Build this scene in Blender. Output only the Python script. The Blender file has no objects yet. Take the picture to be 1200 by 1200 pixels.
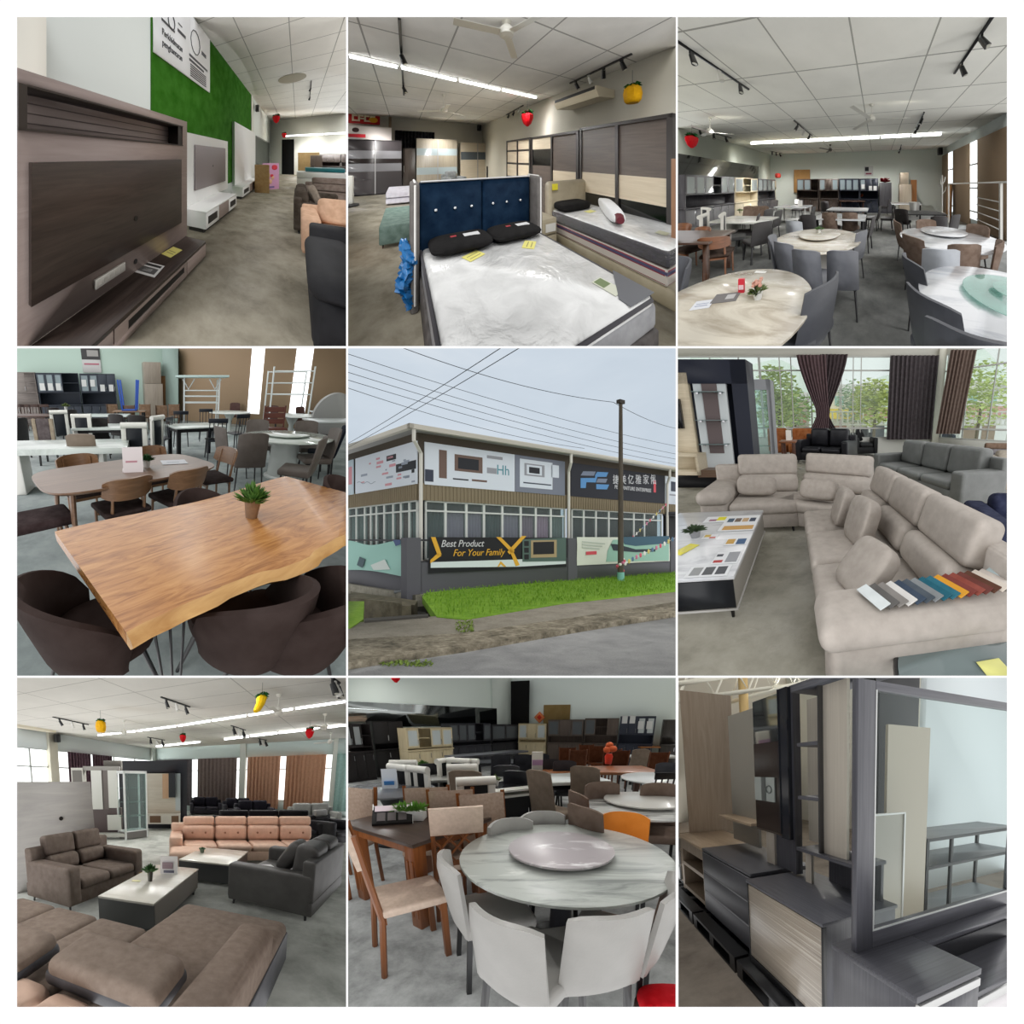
# A furniture showroom seen in nine photographs set out as a 3 x 3 grid: nine dioramas standing side by
# side in white daylight.  Every diorama is an ordinary room, modelled in metres in its own room axes
# (x right, y into the room, z up, floor at z = 0).  settle() at the end stands each room in its
# compartment along the compartment's own depth axis and ends it where its compartment ends.
import bpy,bmesh,math,random
from mathutils import Vector,Matrix
R=math.radians
PI=math.pi
rng=random.Random(7)
SC=bpy.context.scene
COL=SC.collection
F=384.0
S=392/1200.0
# ------------------------------------------------------------------ rooms
class Room:
 def __init__(s,ox,oy,box,fr,hy,h,yaw=0.0,pitch=0.0,px=602.0):
  s.ox,s.oy,s.box,s.fr,s.h,s.yaw,s.pitch,s.px=ox,oy,box,fr,h,yaw,pitch,px
  s.py=hy+fr*math.tan(pitch)
  s.k=F/(fr*S)
  s.sx=(ox+s.px*S-600)/F
  s.sz=(600-(oy+s.py*S))/F
  s.roots=[]
  cy,sy,cp,sp=math.cos(yaw),math.sin(yaw),math.cos(pitch),math.sin(pitch)
  rot=Matrix(((cy,sy,0),(-sp*0-sy,cy,0),(0,0,1)))
  pit=Matrix(((1,0,0),(0,cp,-sp),(0,sp,cp)))
  s.rot=pit@rot
  s.inv=s.rot.inverted()
 def world(s,p):
  a,b,c=s.rot@Vector((p[0],p[1],p[2]-s.h))
  Y=b*s.k
  return Vector((a+Y*s.sx,Y,c+Y*s.sz))
 def matrix(s):
  o=s.world((0,0,0))
  m=Matrix.Identity(4)
  for i,e in enumerate(((1,0,0),(0,1,0),(0,0,1))):
   d=s.world(e)-o
   for j in range(3):
    m[j][i]=d[j]
  for j in range(3):
   m[j][3]=o[j]
  return m
 def ray(s,zx,zy):
  return s.inv@Vector(((zx-s.px)/s.fr,1.0,(s.py-zy)/s.fr))
 def fz(s,zx,zy,z=0.0):
  d=s.ray(zx,zy);t=(z-s.h)/d.z
  return (d.x*t,d.y*t)
 def fy(s,zx,zy,y):
  d=s.ray(zx,zy);t=y/d.y
  return (d.x*t,s.h+d.z*t)
 def fx(s,zx,zy,x):
  d=s.ray(zx,zy);t=x/d.x
  return (d.y*t,s.h+d.z*t)
 def up(s,p,zy):
  """height at which the upright standing on floor point p reaches picture row zy"""
  a0=s.rot@Vector((p[0],p[1],-s.h));a1=s.rot@Vector((0,0,1))
  q=(s.py-zy)/s.fr
  return (q*a0.y-a0.z)/(a1.z-q*a1.y)
CUR=None
ROOMS=[]
def enter(room):
 global CUR
 CUR=room
 ROOMS.append(room)
 return room
def base2(p,q):
 """mid point, turn and length of the line from floor point p to floor point q"""
 dx,dy=q[0]-p[0],q[1]-p[1]
 return ((p[0]+q[0])/2,(p[1]+q[1])/2),math.atan2(dy,dx),math.hypot(dx,dy)
 # ------------------------------------------------------------------ materials
def lin(c):
 return tuple(((v/255)/12.92 if v/255<=0.04045 else ((v/255+0.055)/1.055)**2.4) for v in c)+(1.0,)
_M={}
def _new(name):
 m=bpy.data.materials.new(name);m.use_nodes=True
 nt=m.node_tree
 return m,nt,nt.nodes['Principled BSDF']
def _coord(nt,scale=(1,1,1),rot=(0,0,0)):
 a=nt.nodes.new('ShaderNodeAttribute');a.attribute_name='spot'
 mp=nt.nodes.new('ShaderNodeMapping');mp.inputs['Scale'].default_value=scale;mp.inputs['Rotation'].default_value=rot
 nt.links.new(a.outputs['Vector'],mp.inputs['Vector'])
 return mp.outputs['Vector']
def _noise(nt,v,scale,detail=3,rough=0.55,dist=0.0):
 n=nt.nodes.new('ShaderNodeTexNoise')
 n.inputs['Scale'].default_value=scale;n.inputs['Detail'].default_value=detail
 n.inputs['Roughness'].default_value=rough;n.inputs['Distortion'].default_value=dist
 nt.links.new(v,n.inputs['Vector'])
 return n.outputs['Fac']
def _ramp(nt,fac,stops):
 r=nt.nodes.new('ShaderNodeValToRGB');e=r.color_ramp.elements
 e[0].position,e[0].color=stops[0][0],lin(stops[0][1])
 e[1].position,e[1].color=stops[-1][0],lin(stops[-1][1])
 for p,c in stops[1:-1]:
  x=e.new(p);x.color=lin(c)
 nt.links.new(fac,r.inputs['Fac'])
 return r.outputs['Color']
def _bump(nt,bs,fac,strength,dist=0.01):
 b=nt.nodes.new('ShaderNodeBump');b.inputs['Strength'].default_value=strength;b.inputs['Distance'].default_value=dist
 nt.links.new(fac,b.inputs['Height']);nt.links.new(b.outputs['Normal'],bs.inputs['Normal'])
def plain(c,rough=0.5,metal=0.0,spec=0.28):
 k=('p',c,rough,metal,spec)
 if k not in _M:
  m,nt,b=_new('paint_%d_%d_%d'%c)
  b.inputs['Base Color'].default_value=lin(c);b.inputs['Roughness'].default_value=rough
  b.inputs['Metallic'].default_value=metal;b.inputs['Specular IOR Level'].default_value=spec
  _M[k]=m
 return _M[k]
def _c3(c,d):
 return tuple(max(0,min(255,v+d)) for v in c)
def fabric(c,rough=0.85,var=14,scale=9,weave=260,sheen=0.0):
 k=('f',c,rough,var,scale,weave)
 if k not in _M:
  m,nt,b=_new('fabric_%d_%d_%d'%c)
  v=_coord(nt)
  n=_noise(nt,v,scale,4)
  nt.links.new(_ramp(nt,n,[(0.3,_c3(c,-var)),(0.7,_c3(c,var))]),b.inputs['Base Color'])
  b.inputs['Roughness'].default_value=rough;b.inputs['Specular IOR Level'].default_value=0.05
  b.inputs['Sheen Weight'].default_value=sheen
  _bump(nt,b,_noise(nt,v,weave,2),0.25,0.004)
  _M[k]=m
 return _M[k]
def leather(c,rough=0.42,var=8):
 k=('l',c,rough,var)
 if k not in _M:
  m,nt,b=_new('leather_%d_%d_%d'%c)
  v=_coord(nt)
  nt.links.new(_ramp(nt,_noise(nt,v,5,4),[(0.3,_c3(c,-var)),(0.7,_c3(c,var))]),b.inputs['Base Color'])
  b.inputs['Roughness'].default_value=rough;b.inputs['Specular IOR Level'].default_value=0.22
  _bump(nt,b,_noise(nt,v,90,3),0.2,0.004)
  _M[k]=m
 return _M[k]
def wood(c1,c2,axis='x',scale=6.0,rough=0.45,stretch=14.0,dist=1.2,mid=None):
 k=('w',c1,c2,axis,scale,rough,stretch,dist)
 if k not in _M:
  m,nt,b=_new('wood_%d_%d_%d'%c1)
  sc={'x':(1,stretch,stretch),'y':(stretch,1,stretch),'z':(stretch,stretch,1)}[axis]
  v=_coord(nt,sc)
  n=_noise(nt,v,scale/4,5,0.6,dist)
  st=[(0.3,c1),(0.7,c2)] if mid is None else [(0.25,c1),(0.5,mid),(0.72,c2)]
  nt.links.new(_ramp(nt,n,st),b.inputs['Base Color'])
  b.inputs['Roughness'].default_value=rough;b.inputs['Specular IOR Level'].default_value=0.3
  _bump(nt,b,n,0.08,0.004)
  _M[k]=m
 return _M[k]
def marble(c,vein,scale=1.2,rough=0.15,rot=(0,0,0.6),stretch=(1,5,1),width=0.5,soft=None):
 k=('m',c,vein,scale,rough,rot,stretch,width)
 if k not in _M:
  m,nt,b=_new('stone_%d_%d_%d'%c)
  v=_coord(nt,stretch,rot)
  n=_noise(nt,v,scale,7,0.62,0.8)
  nt.links.new(_ramp(nt,n,[(0.36,vein),(width,c),(0.62,c),(0.74,soft or _c3(c,12))]),b.inputs['Base Color'])
  b.inputs['Roughness'].default_value=rough
  _M[k]=m
 return _M[k]
def concrete(c1,c2,scale=0.9,rough=0.45,c3=None):
 k=('c',c1,c2,scale,rough)
 if k not in _M:
  m,nt,b=_new('concrete_%d_%d_%d'%c1)
  v=_coord(nt)
  n=_noise(nt,v,scale*1.6,9,0.7,0.15)
  nt.links.new(_ramp(nt,n,[(0.3,c1),(0.52,c2),(0.75,c3 or _c3(c2,14))]),b.inputs['Base Color'])
  mr=nt.nodes.new('ShaderNodeMapRange');mr.inputs['From Min'].default_value=0.3;mr.inputs['From Max'].default_value=0.7
  mr.inputs['To Min'].default_value=rough-0.15;mr.inputs['To Max'].default_value=rough+0.15
  nt.links.new(_noise(nt,v,scale*2.3,5),mr.inputs['Value']);nt.links.new(mr.outputs['Result'],b.inputs['Roughness'])
  b.inputs['Specular IOR Level'].default_value=0.4
  _M[k]=m
 return _M[k]
def speckle(c1,c2,scale=30,rough=0.9,c3=None,big=2.0):
 k=('s',c1,c2,scale,rough)
 if k not in _M:
  m,nt,b=_new('ground_%d_%d_%d'%c1)
  v=_coord(nt)
  n1=_noise(nt,v,scale,4,0.7);n2=_noise(nt,v,big,5,0.6,0.4)
  mx=nt.nodes.new('ShaderNodeMath');mx.operation='ADD';nt.links.new(n1,mx.inputs[0]);nt.links.new(n2,mx.inputs[1])
  hf=nt.nodes.new('ShaderNodeMath');hf.operation='MULTIPLY';hf.inputs[1].default_value=0.5;nt.links.new(mx.outputs[0],hf.inputs[0])
  st=[(0.36,c1),(0.64,c2)] if c3 is None else [(0.34,c1),(0.5,c2),(0.66,c3)]
  nt.links.new(_ramp(nt,hf.outputs[0],st),b.inputs['Base Color'])
  b.inputs['Roughness'].default_value=rough;b.inputs['Specular IOR Level'].default_value=0.2
  _bump(nt,b,n1,0.4,0.01)
  _M[k]=m
 return _M[k]
def tiles(c,line,w,d,off=(0,0),var=6,lw=0.013,rough=0.9):
 """suspended ceiling tiles with their metal grid"""
 k=('t',c,line,w,d,off)
 if k not in _M:
  m,nt,b=_new('ceiling_tiles')
  a=nt.nodes.new('ShaderNodeAttribute');a.attribute_name='spot'
  sp=nt.nodes.new('ShaderNodeSeparateXYZ');nt.links.new(a.outputs['Vector'],sp.inputs[0])
  def mth(op,x,y=None):
   n=nt.nodes.new('ShaderNodeMath');n.operation=op
   for i,q in enumerate((x,y)):
    if q is None:continue
    if isinstance(q,(int,float)):n.inputs[i].default_value=q
    else :nt.links.new(q,n.inputs[i])
   return n.outputs[0]
  def near(o,size,of):
   f=mth('FRACT',mth('DIVIDE',mth('ADD',o,of+100*size),size))
   e=mth('MINIMUM',f,mth('SUBTRACT',1.0,f))
   return mth('LESS_THAN',mth('MULTIPLY',e,size),lw)
  g=mth('MAXIMUM',near(sp.outputs['X'],w,off[0]),near(sp.outputs['Y'],d,off[1]))
  n=_noise(nt,_coord(nt),1.1,5,0.6)
  base=_ramp(nt,n,[(0.3,_c3(c,-var)),(0.55,c),(0.8,_c3(c,var))])
  mx=nt.nodes.new('ShaderNodeMix');mx.data_type='RGBA'
  nt.links.new(g,mx.inputs[0]);nt.links.new(base,mx.inputs[6]);mx.inputs[7].default_value=lin(line)
  nt.links.new(mx.outputs[2],b.inputs['Base Color']);b.inputs['Roughness'].default_value=rough
  b.inputs['Specular IOR Level'].default_value=0.15
  _M[k]=m
 return _M[k]
def glass(c=(235,245,245),mix=0.8,rough=0.02,spec=0.4):
 """thin pane: mostly clear, a little tinted and reflecting"""
 k=('g',c,mix,rough,spec)
 if k not in _M:
  m,nt,b=_new('glass_%d_%d_%d'%c)
  b.inputs['Base Color'].default_value=lin(c);b.inputs['Roughness'].default_value=rough
  b.inputs['Specular IOR Level'].default_value=spec
  t=nt.nodes.new('ShaderNodeBsdfTransparent');t.inputs['Color'].default_value=lin(c)
  x=nt.nodes.new('ShaderNodeMixShader');x.inputs['Fac'].default_value=mix
  out=nt.nodes['Material Output']
  nt.links.new(b.outputs[0],x.inputs[1]);nt.links.new(t.outputs[0],x.inputs[2]);nt.links.new(x.outputs[0],out.inputs['Surface'])
  _M[k]=m
 return _M[k]
def glow(c,power):
 k=('e',c,power)
 if k not in _M:
  m,nt,b=_new('lamp_glow')
  b.inputs['Base Color'].default_value=lin(c);b.inputs['Emission Color'].default_value=lin(c)
  b.inputs['Emission Strength'].default_value=power
  _M[k]=m
 return _M[k]
WHITE=(236,236,232);BLACK=(24,24,26)
def chrome():return plain((205,205,208),0.18,1.0)
def mirror():return plain((222,228,230),0.03,1.0)
# ------------------------------------------------------------------ mesh collector
class MB:
 def __init__(s):
  s.bm=bmesh.new();s.mi=0
 def _paint(s,n0):
  if s.mi:
   s.bm.faces.ensure_lookup_table()
   for f in s.bm.faces[n0:]:
    f.material_index=s.mi
 def use(s,i):
  s.mi=i;return s
 def box(s,c,d,bev=0.0,seg=2,m=None):
  n0=len(s.bm.faces)
  M=Matrix.Translation(c)@Matrix.Diagonal((d[0],d[1],d[2],1))
  if m is not None:M=m@M
  g=bmesh.ops.create_cube(s.bm,size=1,matrix=M)
  if bev>0:
   bev=min(bev,0.49*min(d))
   ed={e for v in g['verts'] for e in v.link_edges}
   bmesh.ops.bevel(s.bm,geom=list(ed),offset=bev,segments=seg,profile=0.5,affect='EDGES',clamp_overlap=True)
  s._paint(n0);return s
 def b(s,x0,x1,y0,y1,z0,z1,bev=0.0,seg=2,m=None):
  return s.box(((x0+x1)/2,(y0+y1)/2,(z0+z1)/2),(abs(x1-x0),abs(y1-y0),abs(z1-z0)),bev,seg,m)
 def rings(s,rs,caps=True,loop=False):
  n0=len(s.bm.faces)
  vs=[[s.bm.verts.new(p) for p in r] for r in rs]
  pairs=list(zip(vs,vs[1:]))+([(vs[-1],vs[0])] if loop else [])
  for a,b in pairs:
   k=len(a)
   for i in range(k):
    s.bm.faces.new((a[i],a[(i+1)%k],b[(i+1)%k],b[i]))
  if caps and not loop:
   s.bm.faces.new(list(reversed(vs[0])));s.bm.faces.new(vs[-1])
  s._paint(n0);return s
 def cyl(s,p0,p1,r0,r1=None,n=10):
  return s.tube([p0,p1],[r0,r0 if r1 is None else r1],n)
 def tube(s,pts,r,n=8,loop=False):
  pts=[Vector(p) for p in pts];N=len(pts)
  rad=r if isinstance(r,(list,tuple)) else [r]*N
  rs=[];ref=None
  for i,p in enumerate(pts):
   if loop:t=(pts[(i+1)%N]-pts[i-1])
   else :t=pts[min(i+1,N-1)]-pts[max(i-1,0)]
   t=t.normalized() if t.length>1e-9 else Vector((0,0,1))
   if ref is None:
    ref=Vector((0,0,1)) if abs(t.z)<0.9 else Vector((1,0,0))
   u=t.cross(ref)
   if u.length<1e-6:u=t.cross(Vector((0,1,0)))
   u.normalize();w=u.cross(t).normalized();ref=w
   rs.append([p+(u*math.cos(2*PI*k/n)+w*math.sin(2*PI*k/n))*rad[i] for k in range(n)])
  return s.rings(rs,True,loop)
 def bar(s,p0,p1,w,h,up=(0,0,1)):
  """straight bar of rectangular section"""
  p0,p1=Vector(p0),Vector(p1);t=(p1-p0).normalized();u=t.cross(Vector(up))
  if u.length<1e-5:u=t.cross(Vector((0,1,0)))
  u.normalize();v=u.cross(t)
  q=[(-w/2,-h/2),(w/2,-h/2),(w/2,h/2),(-w/2,h/2)]
  return s.rings([[p+u*a+v*b for a,b in q] for p in (p0,p1)])
 def lathe(s,prof,n=20,c=(0,0,0),sx=1.0,sy=1.0):
  return s.rings([[(c[0]+r*sx*math.cos(2*PI*k/n),c[1]+r*sy*math.sin(2*PI*k/n),c[2]+z) for k in range(n)] for r,z in prof])
 def soft(s,c,d,e=0.35,e2=None,nu=20,nv=12,m=None):
  """stuffed cushion (superellipsoid) of full size d"""
  e2=e if e2 is None else e2
  def pw(x,q):return math.copysign(abs(x)**q,x)
  rs=[]
  for j in range(nv+1):
   t=-PI/2+PI*(0.02+0.96*j/nv)
   ring=[]
   for i in range(nu):
    a=2*PI*i/nu
    p=Vector((d[0]/2*pw(math.cos(t),e)*pw(math.cos(a),e2),d[1]/2*pw(math.cos(t),e)*pw(math.sin(a),e2),d[2]/2*pw(math.sin(t),e)))
    p=p+Vector(c)
    ring.append(m@p if m is not None else p)
   rs.append(ring)
  return s.rings(rs)
 def prism(s,poly,a,b,ax='z'):
  """polygon extruded along an axis from a to b"""
  f={'z':lambda p,q:(p[0],p[1],q),'y':lambda p,q:(p[0],q,p[1]),'x':lambda p,q:(q,p[0],p[1])}[ax]
  return s.rings([[f(p,a) for p in poly],[f(p,b) for p in poly]])
 def shell(s,fn,nu,nv,t,puff=0.0):
  """padded or bent board: mid surface fn(u, v), u and v in 0..1"""
  n0=len(s.bm.faces)
  def nrm(u,v):
   e=1e-3
   du=Vector(fn(min(u+e,1),v))-Vector(fn(max(u-e,0),v));dv=Vector(fn(u,min(v+e,1)))-Vector(fn(u,max(v-e,0)))
   n=du.cross(dv)
   return n.normalized() if n.length>1e-12 else Vector((0,0,1))
  A,B=[],[]
  for j in range(nv+1):
   ra,rb=[],[]
   for i in range(nu+1):
    u,v=i/nu,j/nv
    p=Vector(fn(u,v));n=nrm(u,v)
    k=t/2
    if puff:k*=(1-puff)+puff*(max(0,1-abs(2*u-1)**4)*max(0,1-abs(2*v-1)**4))**0.5
    ra.append(s.bm.verts.new(p+n*k));rb.append(s.bm.verts.new(p-n*k))
   A.append(ra);B.append(rb)
  for j in range(nv):
   for i in range(nu):
    s.bm.faces.new((A[j][i],A[j][i+1],A[j+1][i+1],A[j+1][i]))
    s.bm.faces.new((B[j][i],B[j+1][i],B[j+1][i+1],B[j][i+1]))
  for i in range(nu):
   s.bm.faces.new((A[0][i],B[0][i],B[0][i+1],A[0][i+1]));s.bm.faces.new((A[nv][i],A[nv][i+1],B[nv][i+1],B[nv][i]))
  for j in range(nv):
   s.bm.faces.new((A[j][0],A[j+1][0],B[j+1][0],B[j][0]));s.bm.faces.new((A[j][nu],B[j][nu],B[j+1][nu],A[j+1][nu]))
  s._paint(n0);return s
 def leaf(s,p,d,w,bend=0.3):
  """one blade from p along d"""
  n0=len(s.bm.faces)
  p=Vector(p);d=Vector(d);u=d.cross(Vector((0,0,1)))
  u=u.normalized()*w if u.length>1e-6 else Vector((w,0,0))
  mid=p+d*0.55;tip=p+d+Vector((0,0,-bend*d.length))
  v=[s.bm.verts.new(q) for q in (p,mid+u,tip,mid-u)]
  s.bm.faces.new((v[0],v[1],v[2]));s.bm.faces.new((v[0],v[2],v[3]))
  s._paint(n0);return s
 def text(s,txt,m,size=1.0,depth=0.002,align='CENTER',shear=0.0,sx=1.0):
  """raised lettering, laid in the x-y plane of m"""
  cu=bpy.data.curves.new('lettering','FONT');cu.body=txt;cu.size=size;cu.extrude=depth
  cu.align_x=align;cu.align_y='CENTER';cu.shear=shear;cu.resolution_u=3
  ob=bpy.data.objects.new('lettering',cu);COL.objects.link(ob)
  bpy.context.view_layer.update()
  me=bpy.data.meshes.new_from_object(ob.evaluated_get(bpy.context.evaluated_depsgraph_get()))
  n0=len(s.bm.faces);k0=len(s.bm.verts)
  s.bm.from_mesh(me);s.bm.verts.ensure_lookup_table()
  D=m@Matrix.Diagonal((sx,1,1,1))
  for v in s.bm.verts[k0:]:v.co=D@v.co
  s.bm.faces.ensure_lookup_table()
  for f in s.bm.faces[n0:]:f.material_index=s.mi
  bpy.data.objects.remove(ob);bpy.data.curves.remove(cu);bpy.data.meshes.remove(me)
  return s
 def build(s,name,mats,parent=None,smooth=0.62):
  bm=s.bm
  if smooth is not None:bmesh.ops.recalc_face_normals(bm,faces=bm.faces)
  lay=bm.verts.layers.float_vector.new('spot')
  for v in bm.verts:v[lay]=v.co
  for f in bm.faces:f.smooth=True
  for e in bm.edges:
   if len(e.link_faces)!=2 or e.calc_face_angle(3.0)>(smooth or 0.6):e.smooth=False
  me=bpy.data.meshes.new(name);bm.to_mesh(me);bm.free()
  for q in (mats if isinstance(mats,(list,tuple)) else [mats]):me.materials.append(q)
  o=bpy.data.objects.new(name,me);COL.objects.link(o)
  if parent is not None:o.parent=parent
  else :CUR.roots.append(o)
  return o
def info(o,label=None,cat=None,group=None,kind=None):
 if label:o['label']=label
 if cat:o['category']=cat
 if group:o['group']=group
 if kind:o['kind']=kind
 return o
def thing(name,label,cat,loc=(0,0,0),rz=0.0,group=None):
 o=bpy.data.objects.new(name,None);COL.objects.link(o)
 o.location=(loc[0],loc[1],loc[2] if len(loc)>2 else 0);o.rotation_euler=(0,0,rz)
 CUR.roots.append(o)
 return info(o,label,cat,group)
def solo(name,mb,mats,label,cat,loc=(0,0,0),rz=0.0,group=None,rot=None):
 o=mb.build(name,mats);o.location=(loc[0],loc[1],loc[2] if len(loc)>2 else 0)
 o.rotation_euler=rot if rot else (0,0,rz)
 return info(o,label,cat,group)
def struct(name,mb,mats):
 return info(mb.build(name,mats),kind='structure')
def kids(o):
 return [c for c in COL.objects if c.parent==o] if o.name not in KIDS else KIDS[o.name]
KIDS={}
def dup(root,loc,rz=0.0,label=None,group=None):
 """copy of a thing with copies of its parts and their parts"""
 def cp(o,par):
  c=o.copy();COL.objects.link(c)
  c.parent=par
  for k in o.children:cp(k,c)
  return c
 r=cp(root,None)
 r.location=(loc[0],loc[1],loc[2] if len(loc)>2 else 0);r.rotation_euler=(0,0,rz)
 if label:r['label']=label
 if group:r['group']=group
 CUR.roots.append(r)
 return r
def move(o,loc,rz=0.0):
 o.location=(loc[0],loc[1],loc[2] if len(loc)>2 else 0);o.rotation_euler=(0,0,rz);return o
LAMPS=[]
def lamp(kind,loc,power,size=1.0,size_y=None,color=(1,1,1),aim=(0,0,-1),name='ceiling_lamp_light',spin=None):
 d=bpy.data.lights.new(name,kind);d.energy=power;d.color=color
 if kind=='AREA':
  d.shape='RECTANGLE';d.size=size;d.size_y=size_y or size
 else :
  d.shadow_soft_size=size
 o=bpy.data.objects.new(name,d);COL.objects.link(o)
 p=CUR.world(loc);q=CUR.world(Vector(loc)+Vector(aim))
 if tuple(aim)==(0,0,-1):  # square to the room's ceiling
  o0=CUR.world((0,0,0));q=p-(CUR.world((1,0,0))-o0).cross(CUR.world((0,1,0))-o0)
 o.location=p;o.rotation_euler=(q-p).to_track_quat('-Z','Y').to_euler()
 if spin is not None:
  ax=(CUR.world(Vector(loc)+Vector(spin))-p);d.size=size*ax.length;ax.normalize()
  zz=-(q-p).normalized();yy=zz.cross(ax).normalized();zz=ax.cross(yy)
  o.rotation_euler=Matrix((ax,yy,zz)).transposed().to_euler()
 LAMPS.append((o,CUR))
 return o
def settle():
 """stand every room in its compartment: write each mesh in place, end it at the compartment's sides"""
 bpy.context.view_layer.update()
 eye=Vector((0,0,0))
 for room in ROOMS:
  A=room.matrix()
  x0,y0,x1,y1=room.box
  l,r_,t,b_=(x0-600)/F,(x1-600)/F,(600-y0)/F,(600-y1)/F
  planes=[Vector((-1,l,0)),Vector((1,-r_,0)),Vector((0,-t,1)),Vector((0,b_,-1)),Vector((0,-1,0))]
  offs=[0,0,0,0,0.25]
  used=[]
  for root in room.roots:
   used.append((root,root,root.matrix_world.copy()))
   for o in root.children_recursive:used.append((o,root,o.matrix_world.copy()))
  place={root:A@root.matrix_world.translation for root in room.roots}
  gone=[]
  for o,root,mw in used:
   base=place[root]
   if o.type!='MESH':continue
   if o.data.users>1:o.data=o.data.copy()
   me=o.data;M=A@mw
   me.transform(M)
   cut=[]
   n=len(me.vertices)
   co=[0.0]*(3*n);me.vertices.foreach_get('co',co)
   dead=False
   for pl,of in zip(planes,offs):
    hi=lo=None
    for i in range(0,3*n,3):
     d=pl.x*co[i]+pl.y*co[i+1]+pl.z*co[i+2]+of
     if hi is None or d>hi:hi=d
     if lo is None or d<lo:lo=d
    if n==0 or lo>=0:dead=True;break
    if hi>0:cut.append((pl,of))
   if dead:
    gone.append(o);continue
   if cut:
    bm=bmesh.new();bm.from_mesh(me)
    for pl,of in cut:
     nn=pl.normalized()
     pt=-pl*(of/pl.length_squared)
     res=bmesh.ops.bisect_plane(bm,geom=bm.verts[:]+bm.edges[:]+bm.faces[:],plane_co=pt,plane_no=nn,clear_outer=True)
     ed=[e for e in res['geom_cut'] if isinstance(e,bmesh.types.BMEdge) and e.is_valid and len(e.link_faces)==1]
     if ed:
      try:bmesh.ops.holes_fill(bm,edges=ed,sides=0)
      except Exception:pass
    if not bm.faces:gone.append(o)
    bm.to_mesh(me);bm.free()
   me.transform(Matrix.Translation(-base))
  for o,root,mw in used:
   o.matrix_parent_inverse=Matrix.Identity(4)
   o.rotation_euler=(0,0,0);o.scale=(1,1,1)
   o.location=place[o] if o is root else (0,0,0)
  dead=set(gone)
  kept=[]
  for root in room.roots:  # nothing of it stands in the compartment: leave it out
   fam=[root]+list(root.children_recursive)
   if all(o in dead or o.type!='MESH' for o in fam):
    for o in reversed(fam):bpy.data.objects.remove(o)
   else :
    kept.append(root)
    for o in reversed(fam):
     if o in dead and not o.children and o is not root:bpy.data.objects.remove(o)
  room.roots=kept
def lit_rooms():
 """the nine places are separate: the lamps, the added fill and the daylight of each one light that place alone"""
 for i,room in enumerate(ROOMS):
  col=bpy.data.collections.new('place_%d'%(i+1))
  for root in room.roots:
   for o in [root]+list(root.children_recursive):
    if o.type=='MESH':col.objects.link(o)
  for o,rm in LAMPS:
   if rm is room:
    o.light_linking.receiver_collection=col
    o.light_linking.blocker_collection=col
def sun(energy,aim,angle=60,color=(1,1,1)):
 """overcast daylight outdoors, added fill inside the rooms, falling along aim (room axes)"""
 d=bpy.data.lights.new('day_and_fill_sun','SUN');d.energy=energy;d.angle=R(angle);d.color=color
 o=bpy.data.objects.new('day_and_fill_sun',d);COL.objects.link(o)  # real daylight for the shop exterior, an added fill indoors
 v=CUR.world(aim)-CUR.world((0,0,0))
 o.rotation_euler=v.to_track_quat('-Z','Y').to_euler()
 LAMPS.append((o,CUR))
 return o
def finish():
 settle()
 lit_rooms()
 cam=bpy.data.cameras.new('camera');cam.sensor_width=36;cam.lens=36*F/1200;cam.clip_start=0.05;cam.clip_end=400
 co=bpy.data.objects.new('camera',cam);COL.objects.link(co);co.rotation_euler=(PI/2,0,0)
 SC.camera=co
 w=bpy.data.worlds.new('daylight');SC.world=w;w.use_nodes=True
 nt=w.node_tree;bg=nt.nodes['Background']
 bg.inputs['Color'].default_value=(1,1,1,1);bg.inputs['Strength'].default_value=WORLD  # white overcast all round
 vs=SC.view_settings
 SC.display_settings.display_device='sRGB'
 vs.view_transform='Standard';vs.look='None';vs.gamma=1.0;vs.exposure=0.0;vs.use_curve_mapping=False
 cy=SC.cycles
 cy.use_denoising=True;cy.max_bounces=7;cy.diffuse_bounces=4;cy.transparent_max_bounces=16
WORLD=1.05
# ------------------------------------------------------------------ furniture library (fronts face -y)
def legs4(t,mat,x,y0,y1,h,r=0.016,r1=None,splay=0.03,sq=False,name='leg'):
 for sx in (-1,1):
  for yy,sy in ((y0,-1),(y1,1)):
   m=MB()
   if sq:m.bar((sx*x,yy,h),(sx*(x+splay),yy+sy*splay,0),r*2,r*2,(0,1,0))
   else :m.cyl((sx*x,yy,h),(sx*(x+splay),yy+sy*splay,0),r,r1 or r*0.75,8)
   m.build(name,mat,t)
def chair_slab(label,seat,legm,group=None,W=0.46,H=0.95,curve=0.05,lean=0.12,sh=0.48,t=0.05,taper=0.06,sq=True,name='dining_chair',back=None,stitch=None,wing=0.0):
 """upholstered dining chair with a bent padded back"""
 c=thing(name,label,'chair',group=group)
 MB().box((0,0,sh-0.05),(W,0.46,0.10),0.035,3).build('seat',seat,c)
 def f(u,v):
  x=(u-0.5)*W*(1-taper*v)
  return (x,0.23+lean*v-curve*(2*u-1)**2*(0.4+0.6*v)-wing*(2*u-1)**4*(1-0.75*v),sh-0.08+(H-sh+0.08)*v-0.035*(2*u-1)**4*v)
 MB().shell(f,10,8,t,0.6).build('backrest',back or seat,c)
 if stitch:
  MB().tube([Vector(f(0.3,v/6))+Vector((0,t*0.45,0)) for v in range(7)],0.004,5).tube([Vector(f(0.7,v/6))+Vector((0,t*0.45,0)) for v in range(7)],0.004,5).build('stitching',stitch,c)
 legs4(c,legm,W/2-0.05,-0.17,0.19,sh-0.08,0.015,splay=0.03,sq=sq)
 return c
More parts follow.
